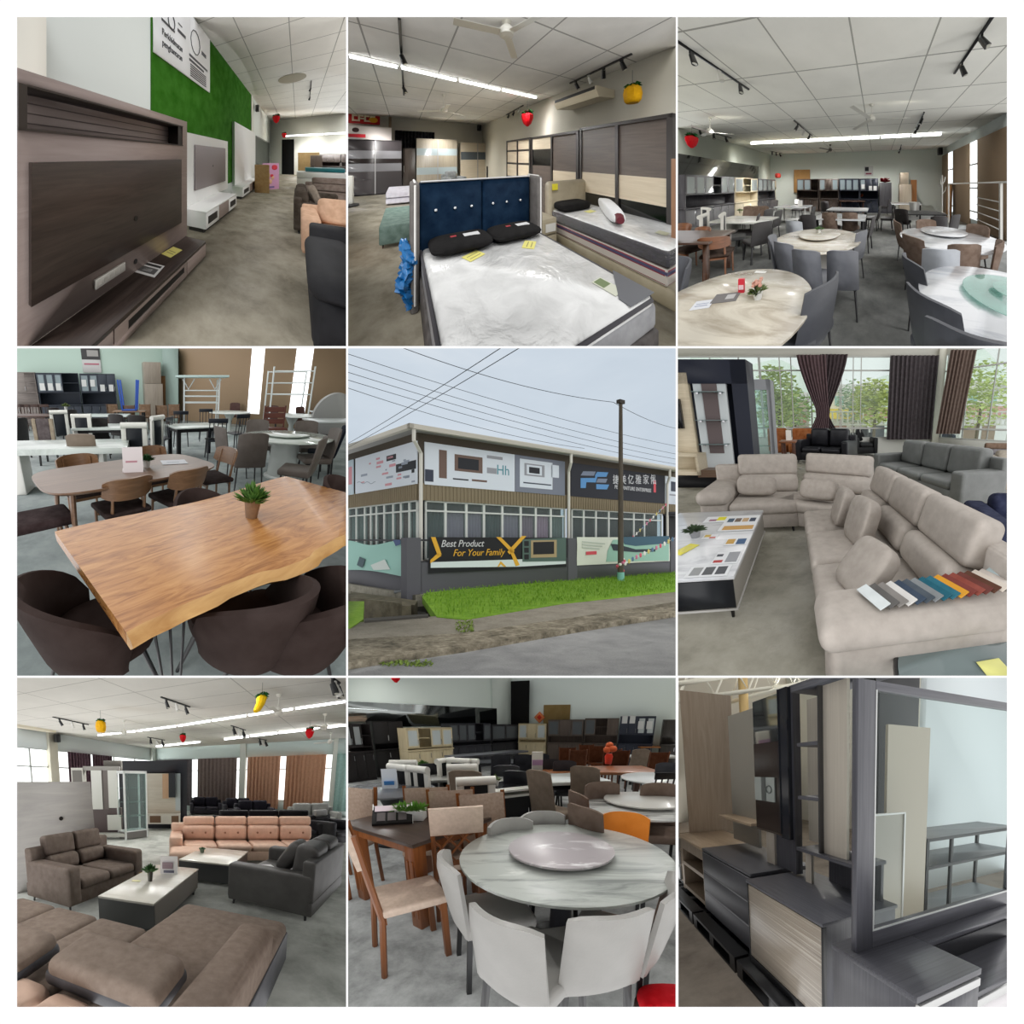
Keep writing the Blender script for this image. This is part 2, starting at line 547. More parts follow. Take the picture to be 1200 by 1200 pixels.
def chair_tub(label,shell,legm,group=None,W=0.56,H=0.82,sh=0.46,t=0.06,low=0.10,name='tub_chair',sq=False):
 """velvet tub chair: one wrapped back falling away to the front"""
 c=thing(name,label,'chair',group=group)
 MB().soft((0,-0.02,sh-0.05),(W*0.86,0.5,0.13),0.45,0.75,24,8).build('seat',shell,c)
 def f(u,v):
  a=(u-0.5)*2
  th=a*1.75
  r=W/2*(0.86+0.16*v)
  hh=(H-sh)*(math.cos(a*PI/2)**0.55 if abs(a)<1 else 0)*0.88+low
  return (r*math.sin(th),0.02+r*0.95*math.cos(th)+0.07*v*math.cos(th),sh-0.12+(hh+0.06)*v)
 MB().shell(f,22,6,t,0.5).build('backrest',shell,c)
 legs4(c,legm,W*0.28,-0.14,0.16,sh-0.1,0.016,0.011,splay=0.09,sq=sq)
 return c
def chair_bentwood(label,wd,seatm,group=None,W=0.47,H=0.80,name='wooden_chair'):
 """wooden chair with a curved plank back on two posts"""
 c=thing(name,label,'chair',group=group)
 MB().box((0,0,0.45),(W,0.44,0.06),0.025,3).build('seat',seatm,c)
 def f(u,v):
  a=(2*u-1)
  zc=0.5-abs(v-0.5)*0
  sq=(1-abs(a)**5*0.35)
  return (a*W/2*1.02,0.27-0.09*a*a+0.05*v,H-0.11+(v-0.5)*0.22*sq)
 MB().shell(f,14,4,0.022).build('backrest',wd,c)
 for sx in (-1,1):
  MB().tube([(sx*W*0.36,0.21,0.0),(sx*W*0.34,0.19,0.44),(sx*W*0.33,0.262,H-0.04)],[0.014,0.019,0.014],8).build('back_post',wd,c)
  MB().cyl((sx*W*0.42,-0.17,0.44),(sx*W*0.44,-0.2,0),0.019,0.013).build('leg',wd,c)
 MB().b(-W*0.4,W*0.4,0.17,0.2,0.38,0.43).build('seat_rail',wd,c);MB().b(-W*0.4,W*0.4,-0.18,-0.15,0.38,0.43).build('seat_rail',wd,c)
 return c
def chair_panel(label,frame,panel,legm,group=None,W=0.44,H=1.0,roll=True,name='high_back_chair',side=None):
 """tall chair, two coloured side strips and a dark middle, rolled top"""
 c=thing(name,label,'chair',group=group)
 MB().box((0,0,0.44),(W,0.45,0.09),0.03).build('seat',panel,c)
 m=MB();m.box((0,0.25,0.72),(W*0.6,0.045,H-0.44),0.012)
 m.build('back_panel',panel,c)
 for sx in (-1,1):MB().box((sx*W*0.4,0.25,0.70),(W*0.2,0.055,H-0.4),0.015).build('side_strip',frame,c)
 if roll:
  MB().cyl((-W*0.5,0.27,H),(W*0.5,0.27,H),0.05,n=12).build('top_roll',side or frame,c)
 legs4(c,legm,W/2-0.04,-0.18,0.2,0.42,0.018,splay=0.015,sq=True)
 return c
def chair_spindle(label,wd,group=None,W=0.44,H=0.92,name='spindle_chair',n=5,seatm=None):
 c=thing(name,label,'chair',group=group)
 MB().box((0,0,0.45),(W,0.43,0.035),0.012).build('seat',seatm or wd,c)
 MB().box((0,0.25,H-0.05),(W,0.025,0.10),0.01).build('top_rail',wd,c)
 for i in range(n):
  x=(i/(n-1)-0.5)*W*0.86
  MB().cyl((x,0.2,0.46),(x,0.25,H-0.08),0.012,n=6).build('spindle',wd,c)
 legs4(c,wd,W/2-0.04,-0.17,0.17,0.44,0.018,splay=0.03)
 return c
def chair_lattice(label,wd,pad,group=None,W=0.45,H=0.98,name='lattice_chair'):
 """wooden chair, crossed lattice below a padded back rest"""
 c=thing(name,label,'chair',group=group)
 MB().box((0,-0.01,0.46),(W,0.45,0.06),0.025,3).build('seat',pad,c)
 for sx in (-1,1):
  MB().tube([(sx*W*0.47,0.25,0),(sx*W*0.45,0.21,0.42),(sx*W*0.46,0.30,H)],0.021,6).build('back_post',wd,c)
  MB().bar((sx*W*0.43,-0.19,0.44),(sx*W*0.44,-0.2,0),0.042,0.042,(0,1,0)).build('leg',wd,c)
 def yb(z):return 0.215+(z-0.42)/(H-0.42)*0.085
 z0,z1=0.52,H-0.21
 m=MB()
 for k in range(-1,3):
  for s_ in (-1,1):
   pts=[]
   for q in range(9):
    z=z0+(z1-z0)*q/8
    x=s_*((k-0.5)*W*0.3+(q/8)*W*0.55-W*0.14)
    if abs(x)<W*0.45:pts.append((x,yb(z),z))
   if len(pts)>1:m.tube(pts,0.011,5)
 m.build('lattice',wd,c)
 for y_,z_,t_,h_ in ((yb(z0),z0,0.022,0.04),(yb(z1),z1,0.022,0.03),(0.2,0.41,0.03,0.06),(-0.18,0.41,0.03,0.06)):MB().bar((-W*0.45,y_,z_),(W*0.45,y_,z_),t_,h_).build('rail',wd,c)
 MB().shell(lambda u,v:((u-0.5)*W*1.0,yb(z1+v*0.2)+0.025-0.0*u,z1+0.0+v*0.215),8,4,0.045,0.4).build('backrest',pad,c)
 return c
def chair_padded(label,wd,pad,group=None,W=0.45,H=0.95,name='padded_chair'):
 """wooden chair, quilted pad filling the whole back"""
 c=thing(name,label,'chair',group=group)
 MB().box((0,-0.01,0.46),(W,0.45,0.06),0.025,3).build('seat',pad,c)
 MB().shell(lambda u,v:((u-0.5)*W*0.96,0.22+0.08*v,0.50+(H-0.52)*v),8,6,0.055,0.5).build('backrest',pad,c)
 for sx in (-1,1):
  MB().tube([(sx*W*0.49,0.25,0),(sx*W*0.48,0.23,0.42),(sx*W*0.49,0.325,H)],0.02,6).build('back_post',wd,c)
  MB().bar((sx*W*0.43,-0.19,0.44),(sx*W*0.44,-0.2,0),0.04,0.04,(0,1,0)).build('leg',wd,c)
 return c
def round_table(label,top,ped,R_=0.65,h=0.76,t=0.025,group=None,name='round_table',ped2=None,kind='drum',rim=None):
 c=thing(name,label,'table',group=group)
 MB().lathe([(R_-0.012,h-t),(R_,h-t+0.006),(R_,h-0.004),(R_-0.006,h)],56).build('tabletop',top,c)
 if kind=='drum':
  MB().lathe([(R_*0.42,0),(R_*0.42,0.03),(R_*0.34,0.05),(R_*0.30,h-t)],28).build('pedestal',ped,c)
 elif kind=='cone':
  MB().lathe([(R_*0.45,0),(R_*0.43,0.03),(R_*0.12,0.10),(R_*0.10,0.45),(R_*0.3,h-t)],24).build('pedestal',ped,c)
 else :
  legs4(c,ped,R_*0.45,-R_*0.45,R_*0.45,h-t,0.03,0.02,splay=0.08)
 return c
def susan(label,top,R_=0.35,t=0.022,loc=(0,0,0.76),group=None,base=None,name='lazy_susan'):
 c=thing(name,label,'turntable',loc,group=group)
 MB().lathe([(R_-0.008,0.025),(R_,0.03),(R_,0.025+t-0.003),(R_-0.005,0.025+t)],48).build('plate',top,c)
 MB().cyl((0,0,0),(0,0,0.025),R_*0.4,n=20).build('swivel_base',base or chrome(),c)
 return c
def rect_table(label,top,legm,W=1.5,D=0.9,h=0.75,t=0.035,group=None,name='dining_table',leg=0.07,inset=0.06,apron=0.0,apm=None,bev=0.006,cat='table',kind='legs'):
 c=thing(name,label,cat,group=group)
 MB().box((0,0,h-t/2),(W,D,t),bev).build('tabletop',top,c)
 if apron:MB().b(-W/2+inset,W/2-inset,-D/2+inset,D/2-inset,h-t-apron,h-t).build('apron',apm or legm,c)
 if kind=='legs':
  for sx in (-1,1):
   for sy in (-1,1):
    MB().box((sx*(W/2-inset-leg/2),sy*(D/2-inset-leg/2),(h-t)/2),(leg,leg,h-t),0.006).build('leg',legm,c)
 else :
  for sx in (-1,1):
   MB().box((sx*W*0.26,0,(h-t)/2),(W*0.16,D*0.5,h-t),0.02).build('pedestal',legm,c)
 return c
def sofa(label,mat,W=2.1,D=0.95,n=3,sh=0.43,bh=0.9,arm=0.2,ah=0.62,group=None,name='sofa',head=0.0,legm=None,back=None,bt=0.24,lean=0.12,base=None,left=True,right=True,foot=0.08,puff=0.07,headm=None,buttons=None,cat='sofa',cush=None,armm=None,armpad=0.0):
 """sofa with n seats; head > 0 adds separate head rests"""
 s=thing(name,label,cat,group=group)
 legm=legm or plain((30,30,32),0.4)
 x0=-W/2+(arm if left else 0);x1=W/2-(arm if right else 0)
 MB().b(-W/2+0.01,W/2-0.01,-D/2+0.03,D/2,foot,sh-0.13,0.02).build('base',base or mat,s)
 MB().b(-W/2+0.02,W/2-0.02,D/2-0.16,D/2,sh-0.15,bh-0.16,0.04,3).build('back_frame',base or mat,s)
 w=(x1-x0)/n
 for i in range(n):
  a=x0+i*w
  MB().b(a+0.003,a+w-0.003,-D/2,D/2-bt,sh-0.15,sh+0.02,puff,4).build('seat_cushion',cush or mat,s)
  m=Matrix.Translation((a+w/2,D/2-bt+0.02,sh))@Matrix.Rotation(-lean,4,'X')
  hh=bh-sh-head
  MB().box((0,0.03,hh/2),(w-0.008,bt,hh),0.09,4,m).build('back_cushion',back or mat,s)
  if buttons:
   for k in (-1,1):MB().soft((k*w*0.2,-bt/2+0.028,hh*0.5),(0.05,0.03,0.05),0.8,0.8,8,6,m).build('button',buttons,s)
  if head:MB().box((0,0.05,hh+head/2),(w-0.02,bt*0.62,head+0.02),0.06,4,m).build('headrest',headm or mat,s)
 for ok,a,b_ in ((left,-W/2,x0),(right,x1,W/2)):
  if ok:
   ar=MB().b(a,b_,-D/2+0.01,D/2-0.02,foot,ah-armpad*0.7,0.06,4).build('arm',armm or mat,s)
   if armpad:MB().b(a-0.03,b_+0.03,-D/2-0.04,D/2-0.06,ah-armpad,ah,armpad*0.45,4).build('arm_pad',armm or mat,ar)
 for sx in (-1,1):
  for sy in (-1,1):
   MB().cyl((sx*(W/2-0.09),sy*(D/2-0.1),foot+0.01),(sx*(W/2-0.08),sy*(D/2-0.09),0),0.022,0.016).build('foot',legm,s)
 return s
def hutch(label,body,W=1.2,H=2.0,D=0.4,group=None,name='kitchen_hutch',door=None,pane=None,handle=None,lower=True,n=3,niche=None,leg=None,sheets=None,pattern='gdo'):
 """tall kitchen cabinet: wall part with doors, open niche, worktop and lower doors"""
 c=thing(name,label,'cabinet',group=group)
 door=door or body;pane=pane or glass((190,205,210),0.45);niche=niche or body;handle=handle or chrome()
 zb=0.85;zu=H*0.63 if H>1.7 else H*0.6
 t=0.02
 m=MB();m.b(-W/2,-W/2+t,0,D,zb,H).b(W/2-t,W/2,0,D,zb,H).b(-W/2,W/2,0,D,H-t,H).b(-W/2,W/2,D-0.012,D,zb,H).b(-W/2,W/2,0.0,D,zu,zu+t)
 m.build('body',body,c)
 MB().b(-W/2-0.01,W/2+0.01,-0.06,D,zb-0.035,zb,0.006).build('worktop',niche,c)
 MB().b(-W/2,W/2,0,D,0.0,zb-0.035).build('lower_body',body,c)
 w=W/n
 for i in range(n):
  x=-W/2+i*w;k=pattern[i%len(pattern)]
  if k=='o':
   MB().b(x+0.01,x+w-0.01,0.02,D-0.02,(zu+H)/2-0.01,(zu+H)/2+0.01).build('shelf',body,c);
  else :
   d=MB();z0,z1=zu+0.03,H-0.03
   if k=='g':
    e=0.05
    d.b(x+0.006,x+w-0.006,-0.018,0,z0,z0+e).b(x+0.006,x+w-0.006,-0.018,0,z1-e,z1).b(x+0.006,x+0.006+e,-0.018,0,z0+e,z1-e).b(x+w-0.006-e,x+w-0.006,-0.018,0,z0+e,z1-e)
    do=d.build('door',door,c)
    MB().b(x+0.006+e,x+w-0.006-e,-0.012,-0.006,z0+e,z1-e).build('pane',pane,do)
   else :
    do=d.b(x+0.006,x+w-0.006,-0.018,0,z0,z1,0.004).build('door',door,c)
   MB().b(x+w-0.05,x+w-0.038,-0.04,-0.018,z0+0.06,z0+0.22).build('handle',handle,do)
  if lower:
   do=MB().b(x+0.006,x+w-0.006,-0.018,0,0.08,zb-0.06,0.004).build('door',door,c)
   MB().b(x+w-0.05,x+w-0.038,-0.04,-0.018,zb-0.26,zb-0.12).build('handle',handle,do)
 if sheets:
  for i,(a,z) in enumerate(sheets):
   MB().b(-W/2+a*W,-W/2+a*W+0.2,-0.024,-0.02,z,z+0.28).build('poster_sheet',plain((225,226,224),0.6),c)
 return c
def pot_plant(label,potm,leafm,h=0.16,r=0.05,spread=0.09,n=60,loc=(0,0,0),group=None,name='potted_plant',square=False,stiff=0.2,flowers=None,lw=0.008):
 c=thing(name,label,'plant',loc,group=group)
 if square:MB().b(-r*1.7,r*1.7,-r,r,0,h*0.42,0.004).build('pot',potm,c)
 else :MB().lathe([(r*0.7,0),(r,h*0.44),(r*0.86,h*0.44),(r*0.8,h*0.36)],20).build('pot',potm,c)
 m=MB()
 for i in range(n):
  a=rng.uniform(0,2*PI);q=rng.random()**0.5;z0=h*0.38
  d=Vector((math.cos(a)*spread*q*1.1,math.sin(a)*spread*q*1.1,h*(0.62-0.35*q)*rng.uniform(0.7,1.1)))
  ox=r*(1.4 if square else 0.6)*rng.uniform(-1,1)
  m.leaf((ox if square else r*0.5*math.cos(a)*q,r*0.5*math.sin(a)*q,z0*0.9),d,lw*rng.uniform(0.7,1.4),stiff)
 m.build('foliage',leafm,c)
 if flowers:
  m=MB()
  for i in range(9):
   a=rng.uniform(0,6.28);q=spread*rng.uniform(0.2,0.9)
   m.soft((q*math.cos(a),q*math.sin(a),h*rng.uniform(0.75,1.0)),(0.03,0.03,0.024),0.8,0.8,8,5)
  m.build('flower',flowers,c)
 return c
def track_light(label,p,q,z,n=3,group=None,mats=None,drop=0.0,size=1.0):
 """spot rail under the ceiling from p to q with n spot heads"""
 bk=plain(BLACK,0.4)
 c=thing('track_light',label,'light',(p[0],p[1],z),math.atan2(q[1]-p[1],q[0]-p[0]),group)
 L=math.hypot(q[0]-p[0],q[1]-p[1])
 MB().b(0,L,-0.02,0.02,-0.03-drop,-drop).build('rail',bk,c)
 for i in range(n):
  x=L*(i+0.5)/n
  mt=mats[i%len(mats)] if mats else bk
  a=rng.uniform(-0.5,0.5)
  h=MB().b(x-0.03*size,x+0.03*size,-0.016,0.016,-0.07*size-drop,-0.03-drop).cyl((x,0,-0.08*size-drop),(x+0.12*a*size,-0.06*size,-0.22*size-drop),0.036*size,0.045*size,12).build('spot_head',mt,c)
  MB().cyl((x+0.121*a*size,-0.0605*size,-0.2205*size-drop),(x+0.123*a*size,-0.061*size,-0.224*size-drop),0.034*size,n=12).build('lens',plain((230,228,215),0.3),h)
 return c
def fan(label,loc,a0=0.3,r=0.6,group=None,drop=0.45,col=(226,224,214)):
 """ceiling fan, loc = ceiling point"""
 w=plain(col,0.4)
 c=thing('ceiling_fan',label,'fan',loc,0,group)
 MB().lathe([(0.07,0),(0.05,-0.05),(0.012,-0.07),(0.012,-drop+0.1)][::-1],14).build('rod',w,c)
 MB().lathe([(0.05,-drop-0.07),(0.10,-drop-0.03),(0.11,-drop+0.04),(0.06,-drop+0.11)],18).build('motor',w,c)
 for i in range(3):
  a=a0+i*2*PI/3
  m=Matrix.Translation((0,0,-drop))@Matrix.Rotation(a,4,'Z')@Matrix.Rotation(0.16,4,'X')
  MB().box((0.1+r/2,0,0),(r,0.12,0.008),0.003,1,m).build('blade',w,c)
 return c
def tube_light(label,p,q,z,power=6.0,group=None,r=0.035,watt=30):
 c=thing('fluorescent_tube',label,'light',(p[0],p[1],z),math.atan2(q[1]-p[1],q[0]-p[0]),group)
 L=math.hypot(q[0]-p[0],q[1]-p[1])
 MB().b(0,L,-0.03,0.03,-0.035,0).build('housing',plain(WHITE,0.5),c)
 MB().cyl((0.02,0,-0.05),(L-0.02,0,-0.05),r,n=10).build('lamp_tube',glow((250,252,255),power),c)
 a=math.atan2(q[1]-p[1],q[0]-p[0])
 if watt:lamp('AREA',((p[0]+q[0])/2,(p[1]+q[1])/2,z-0.06-r),watt,L,r*2,spin=(math.cos(a),math.sin(a),0),name='tube_light')
 return c
def fruit_lantern(label,loc,kind='pineapple',s=0.3,group=None):
 """paper fruit hung from the ceiling; loc = fruit centre"""
 c=thing('paper_lantern',label,'decoration',loc,0,group)
 body={'pineapple':(238,178,26),'strawberry':(214,24,34),'banana':(242,196,30)}[kind]
 sh={'pineapple':[(0.3,-0.5),(0.42,-0.35),(0.47,0),(0.42,0.35),(0.28,0.5)],'strawberry':[(0.08,-0.55),(0.28,-0.35),(0.42,0.05),(0.44,0.3),(0.2,0.48)],'banana':[(0.08,-0.6),(0.25,-0.45),(0.3,0.0),(0.34,0.35),(0.2,0.5)]}[kind]
 m=MB();n=18
 rs=[]
 for k,(r,z) in enumerate(sh):
  ox=0.0 if kind!='banana' else -0.35*(0.5-z)**2
  rs.append([((ox+r*(1+0.06*(i%2))*math.cos(2*PI*i/n))*s,r*(1+0.06*(i%2))*math.sin(2*PI*i/n)*s,z*s) for i in range(n)])
 m.rings(rs).build('body',fabric(body,0.6,10,20),c)
 m=MB()
 for i in range(14):
  a=i*2.4
  m.leaf((0,0,0.42*s),(math.cos(a)*0.5*s,math.sin(a)*0.5*s,s*(0.18+0.3*(i%3)/2)),0.12*s,0.5)
 m.build('leaf_crown',plain((22,96,40),0.7),c)
 MB().cyl((0,0,0.5*s),(0,0,0.5*s+0.9*s),0.004,n=5).build('string',plain((90,90,90),0.6),c)
 return c
def aircon(label,loc,rz,L=1.6,D=0.65,H=0.24,group=None):
 """ceiling cassette with a black grille on its front edge"""
 c=thing('air_conditioner',label,'air conditioner',loc,rz,group)
 cr=plain((222,212,188),0.5)
 MB().prism([(-D/2,-H*0.35),(-D/2+0.08,-H),(D/2,-H*0.8),(D/2,0),(-D/2,0)],-L/2,L/2,'x').build('casing',cr,c)
 MB().box((0,-D/2-0.004,-H*0.18),(L*0.94,0.012,H*0.3),0.003).build('grille',plain((28,26,24),0.6),c)
 return c
def curtain(name,label,m,p,q,z0,z1,folds=14,amp=0.05,group=None,gather=None,base_rows=10,cat='curtain',lean=None):
 """hanging curtain along floor line p-q; gather = (height share, width share, centre share)"""
 (mx_,my_),a,L=base2(p,q)
 def f(u,v):
  w=1.0;cx=0.5
  if gather:
   gz,gw,gc=gather
   k=math.exp(-((v-gz)/0.30)**2) if v<gz else max(0.0,1-(v-gz)/(1-gz))**1.3
   w=1-(1-gw)*k;cx=0.5+(gc-0.5)*k
  x=(cx-0.5+(u-0.5)*w)*L
  if lean:x+=lean*(1-v)*L
  return (x,amp*math.sin(u*folds*2*PI)*(0.8+0.2*math.sin(7*u)),z0+(z1-z0)*v)
 mb=MB().shell(f,folds*6,base_rows,0.012)
 return solo(name,mb,m,label,cat,(mx_,my_,0),a,group)
def paper(name,label,c,w,d,loc,rz=0,cat='paper',marks=(),group=None,t=0.003,rot=None):
 """sheet lying flat; marks = (x0, x1, y0, y1, colour) in shares of the sheet"""
 m=MB();m.b(-w/2,w/2,-d/2,d/2,0,t)
 ms=[plain(c,0.6)]
 for x0,x1,y0,y1,col in marks:
  pm=plain(col,0.6)
  if pm not in ms:ms.append(pm)
  m.use(ms.index(pm)).b((x0-0.5)*w,(x1-0.5)*w,(y0-0.5)*d,(y1-0.5)*d,t,t+0.001)
 return solo(name,m,ms,label,cat,loc,rz,group,rot)
def wall_box(name,mat,p,q,z0,z1,t=0.1,side=1):
 """wall standing on floor line p-q, thickness to the far side"""
 (mx_,my_),a,L=base2(p,q)
 M=Matrix.Translation((mx_,my_,0))@Matrix.Rotation(a,4,'Z')
 return struct(name,MB().b(-L/2,L/2,0,t*side,z0,z1,m=M),mat)
def put(c,zx,zy,H,rz,off=0.3):
 """set a chair so that the middle of its back edge, H above the floor, is seen at zx, zy"""
 x,y=CUR.fz(zx,zy,H)
 return move(c,(x+off*math.sin(rz),y-off*math.cos(rz),0),rz)
class Kind:
 """one kind of chair: the first call hands out the model itself, later calls hand out copies"""
 def __init__(s,make,H,off=0.3):
  s.make,s.H,s.off,s.first=make,H,off,None
 def __call__(s,zx,zy,deg,label,group=None,loc=None):
  rz=R(-deg)
  if loc is None:
   x,y=CUR.fz(zx,zy,s.H);loc=(x+s.off*math.sin(rz),y-s.off*math.cos(rz),0)
  if s.first is None:
   s.first=s.make(label);
   if group:s.first['group']=group
   move(s.first,loc,rz)
   return s.first
  return dup(s.first,loc,rz,label,group)
def fill_spots(x0,x1,y0,y1,nx,ny,z,dens=4.0,ramp=(0.35,1.65),color=(1.0,0.98,0.95),cone=165):
 """added fill spots on a grid, without fixtures, dens watts for each square metre they light"""
 o=CUR.world((0,0,0));ex=CUR.world((1,0,0))-o;ey=CUR.world((0,1,0))-o
 A=ex.cross(ey).length*(x1-x0)*(y1-y0)
 for i in range(nx):
  for j in range(ny):
   p=(x0+(x1-x0)*(i+0.5)/nx,y0+(y1-y0)*(j+0.5)/ny,z)
   wgt=ramp[0]+(ramp[1]-ramp[0])*(j+0.5)/ny
   s=lamp('SPOT',p,wgt*dens*A/(nx*ny),0.03,color=color,name='fill_spot')  # added to brighten the room, no lamp is modelled here
   s.data.spot_size=R(cone);s.data.spot_blend=0.6
   # ================================================================== television wall units along a green wall
def room_units():
 r=enter(Room(16,16,(20,20,405.6,405.6),679,515,1.6,math.atan(418/679)))
 fz,fx,fy=r.fz,r.fx,r.fy
 Xf,y1=fz(690,876);zt=fx(688,818,Xf)[1]
 Xp=fz(622,795,zt)[0];yp=fx(622,600,Xp)[0];zp=fx(622,388,Xp)[1]
 Xc=fz(690,775,0.12)[0];zc2=fx(690,712,Xc)[1];X2=fz(625,690,zc2)[0]
 Xw=X2-0.14
 yg1,zc=fx(850,290,Xw);yg0=fx(491,200,Xw)[0]
 yb=fz(985,577)[1]
 XR=9.0
 taupe=wood((150,134,128),(164,148,141),'y',5,0.5,10)
 dark=wood((50,41,37),(74,62,56),'y',7,0.4,12)
 white=plain((248,248,246),0.45)
 fl=concrete((122,114,98),(158,150,132),1.3,0.42,(180,172,154))
 struct('floor',MB().b(Xw-0.1,XR,0.2,yb+0.2,-0.1,0),fl)
 struct('ceiling',MB().b(Xw-0.1,XR,0.2,yb+0.2,zc,zc+0.08),tiles((246,242,234),(176,172,164),1.21,1.21,(0.2,0.3)))
 struct('wall_left',MB().b(Xw-0.12,Xw,0.2,yb,0,zc),plain((234,238,232),0.7))
 struct('wall_back',MB().b(Xw,XR,yb,yb+0.12,0,zc),plain((240,240,230),0.7))
 yq=fx(108,100,Xw)[0]
 struct('trim_1',MB().b(Xw,Xw+0.06,0.3,yq,1.2,zc),plain((250,246,234),0.7))
 struct('trim_2',MB().b(Xw,Xw+0.05,yg1,yg1+0.5,0,zc),plain((228,226,216),0.7))
 solo('artificial_grass_panel',MB().b(Xw,Xw+0.03,yg0,yg1,0.6,zc-0.02),fabric((56,112,30),0.95,12,3,160),'large bright green grass-like panel covering the upper wall behind the units','wall panel')
 # two white sign boards high on the green panel
 ya=yg0+0.02;yc=fx(626,100,Xw)[0];ye=fx(698,200,Xw)[0];zs=fx(698,285,Xw)[1]
 for nm,a,b,rows in (('wide',ya,yc,0),('narrow',yc,ye,1)):
  m=MB();m.b(Xw+0.035,Xw+0.055,a,b,zs,zc-0.05)
  def at(y,z):return Matrix.Translation((Xw+0.056,y,z))@Matrix(((0,0,1,0),(1,0,0,0),(0,1,0,0),(0,0,0,1)))
  W=b-a;mid=(a+b)/2
  m.use(1)
  P=lambda zx,zy:fx(zx,zy,Xw+0.056)
  def word(txt,zx0,zy0,zx1,zy1,hpx):
   (u0,v0),(u1,v1)=P(zx0,zy0),P(zx1,zy1)
   hz=abs(P(zx0,zy0)[1]-P(zx0,zy0+hpx)[1])*1.35
   wd=0.56*len(txt)*hz
   m.text(txt,at((u0+u1)/2,(v0+v1)/2),hz,0.008,sx=abs(u1-u0)/wd)
  def line(zx0,zy0,zx1,zy1,w):
   (u0,v0),(u1,v1)=P(zx0,zy0),P(zx1,zy1)
   m.b(Xw+0.056,Xw+0.06,min(u0,u1),max(u0,u1),(v0+v1)/2-w/2,(v0+v1)/2+w/2)
  def ring(zx,zy,a_,b__):
   u,v=P(zx,zy)
   m.tube([(Xw+0.06,u+a_*math.cos(k*0.5236),v+b__*math.sin(k*0.5236)) for k in range(12)],0.012,5,True)
  if rows==0:
   word('Perkhidmatan',522,62,612,130,26);word('penghantaran',522,92,612,170,26)
   ring(566,30,0.12,0.16);line(588,56,617,88,0.07);line(590,34,604,48,0.03)
   line(530,18,578,66,0.05)
  else :
   line(630,148,695,205,0.06);line(630,164,682,208,0.06);ring(652,105,0.25,0.3);line(674,140,690,156,0.1)
   for k in range(6):
    (u0,v0),(u1,v1)=P(634,180+8*k),P(690,219+6*k)
    m.bar((Xw+0.058,u0,min(v0,v1)),(Xw+0.058,u1,min(v0,v1)),0.006,0.03)
  solo('sign_board',m,[plain((238,238,238),0.5),plain((70,70,74),0.6)],{'wide':'white sign with the words Perkhidmatan penghantaran in large black letters','narrow':'narrower white sign with a drawing over several lines of small print'}[nm],'sign')
  # big taupe unit
 t=thing('television_unit','large taupe television unit with a dark wood-grain screen board and a slot along its top','tv unit',(Xp,yp,0))
 Lp=yp-0.25
 ny1=fx(606,440,Xp)[0];ny0=fx(14,262,Xp)[0];nz1=fx(606,405,Xp)[1];nz0=fx(606,474,Xp)[1]
 d=min(0.22,Xp-Xw-0.07)
 m=MB();m.b(-d,0,-Lp,0,zt,nz0).b(-d,0,-Lp,0,nz1,zp).b(-d,0,ny1-yp,0,nz0,nz1).b(-d,0,-Lp,ny0-yp,nz0,nz1).b(-d,-d+0.02,ny0-yp,ny1-yp,nz0,nz1)
 m.build('back_panel',taupe,t)
 m=MB();m.b(-d+0.02,0.012,ny0-yp+0.05,ny1-yp,nz1-0.012,nz1+0.004).b(-d+0.02,0.012,ny0-yp,ny1-yp,nz0-0.004,nz0+0.012).b(-d+0.02,-0.01,ny1-yp-0.12,ny1-yp,nz0,nz1).b(-d+0.02,0.012,ny0-yp,ny0-yp+0.05,nz0,nz1)
 m.build('niche_lining',plain((62,56,54),0.5),t)
 m=MB()
 for k in range(1,4):m.b(-d+0.022,-d+0.03,ny0-yp+0.03,ny1-yp-0.03,nz0+k*(nz1-nz0)/4-0.004,nz0+k*(nz1-nz0)/4+0.004)
 m.build('niche_groove',plain((104,92,88),0.6),t)
 by1=fx(602,600,Xp+0.04)[0];by0=fx(62,700,Xp+0.04)[0];bz1=fx(602,523,Xp+0.04)[1];bz0=fx(602,750,Xp+0.04)[1]
 MB().b(0,0.045,by0-yp,by1-yp,bz0,bz1,0.004).build('screen_board',dark,t)
 hy_,hz=fx(440,735,Xp+0.05)
 MB().cyl((0.046,hy_-yp,hz),(0.05,hy_-yp,hz),0.03,n=14).build('cable_hole',plain((26,24,24),0.5),t)
 hy_,hz=fx(437,889,Xp)
 MB().cyl((-0.01,hy_-yp,hz),(0.006,hy_-yp,hz),0.028,n=14).build('cable_hole',plain((26,24,24),0.5),t)
 sy0,sz0=fx(345,935,Xp)
 m=MB().b(0,0.03,sy0-yp-0.18,sy0-yp+0.18,sz0-0.045,sz0+0.045,0.006)
 m.use(1)
 for k in range(5):m.b(0.029,0.032,sy0-yp-0.15+k*0.065,sy0-yp-0.115+k*0.065,sz0-0.02,sz0+0.02)
 m.build('socket_strip',[plain((228,224,216),0.4),plain((196,192,184),0.5)],t)
 MB().b(0,Xf-Xp,-Lp,y1-yp,zt-0.035,zt,0.003).build('cabinet_top',dark,t)
 MB().b(0,Xf-Xp-0.02,-Lp,y1-yp-0.01,0.03,zt-0.035).build('cabinet_body',taupe,t)
 q=[fx(360,1100,Xf)[0]-yp,fx(622,950,Xf)[0]-yp]
 for a,b_ in ((-Lp,q[0]),(q[1],y1-yp)):
  MB().b(Xf-Xp-0.02,Xf-Xp,a+0.006,b_-0.006,0.04,zt-0.04,0.003).build('drawer',taupe,t)
 fa,fb=q[0]+0.006,q[1]-0.006
 oz0,oz1=0.04+(zt-0.08)*0.38,zt-0.075
 oa,ob=fx(412,1100,Xf)[0]-yp,fx(612,940,Xf)[0]-yp
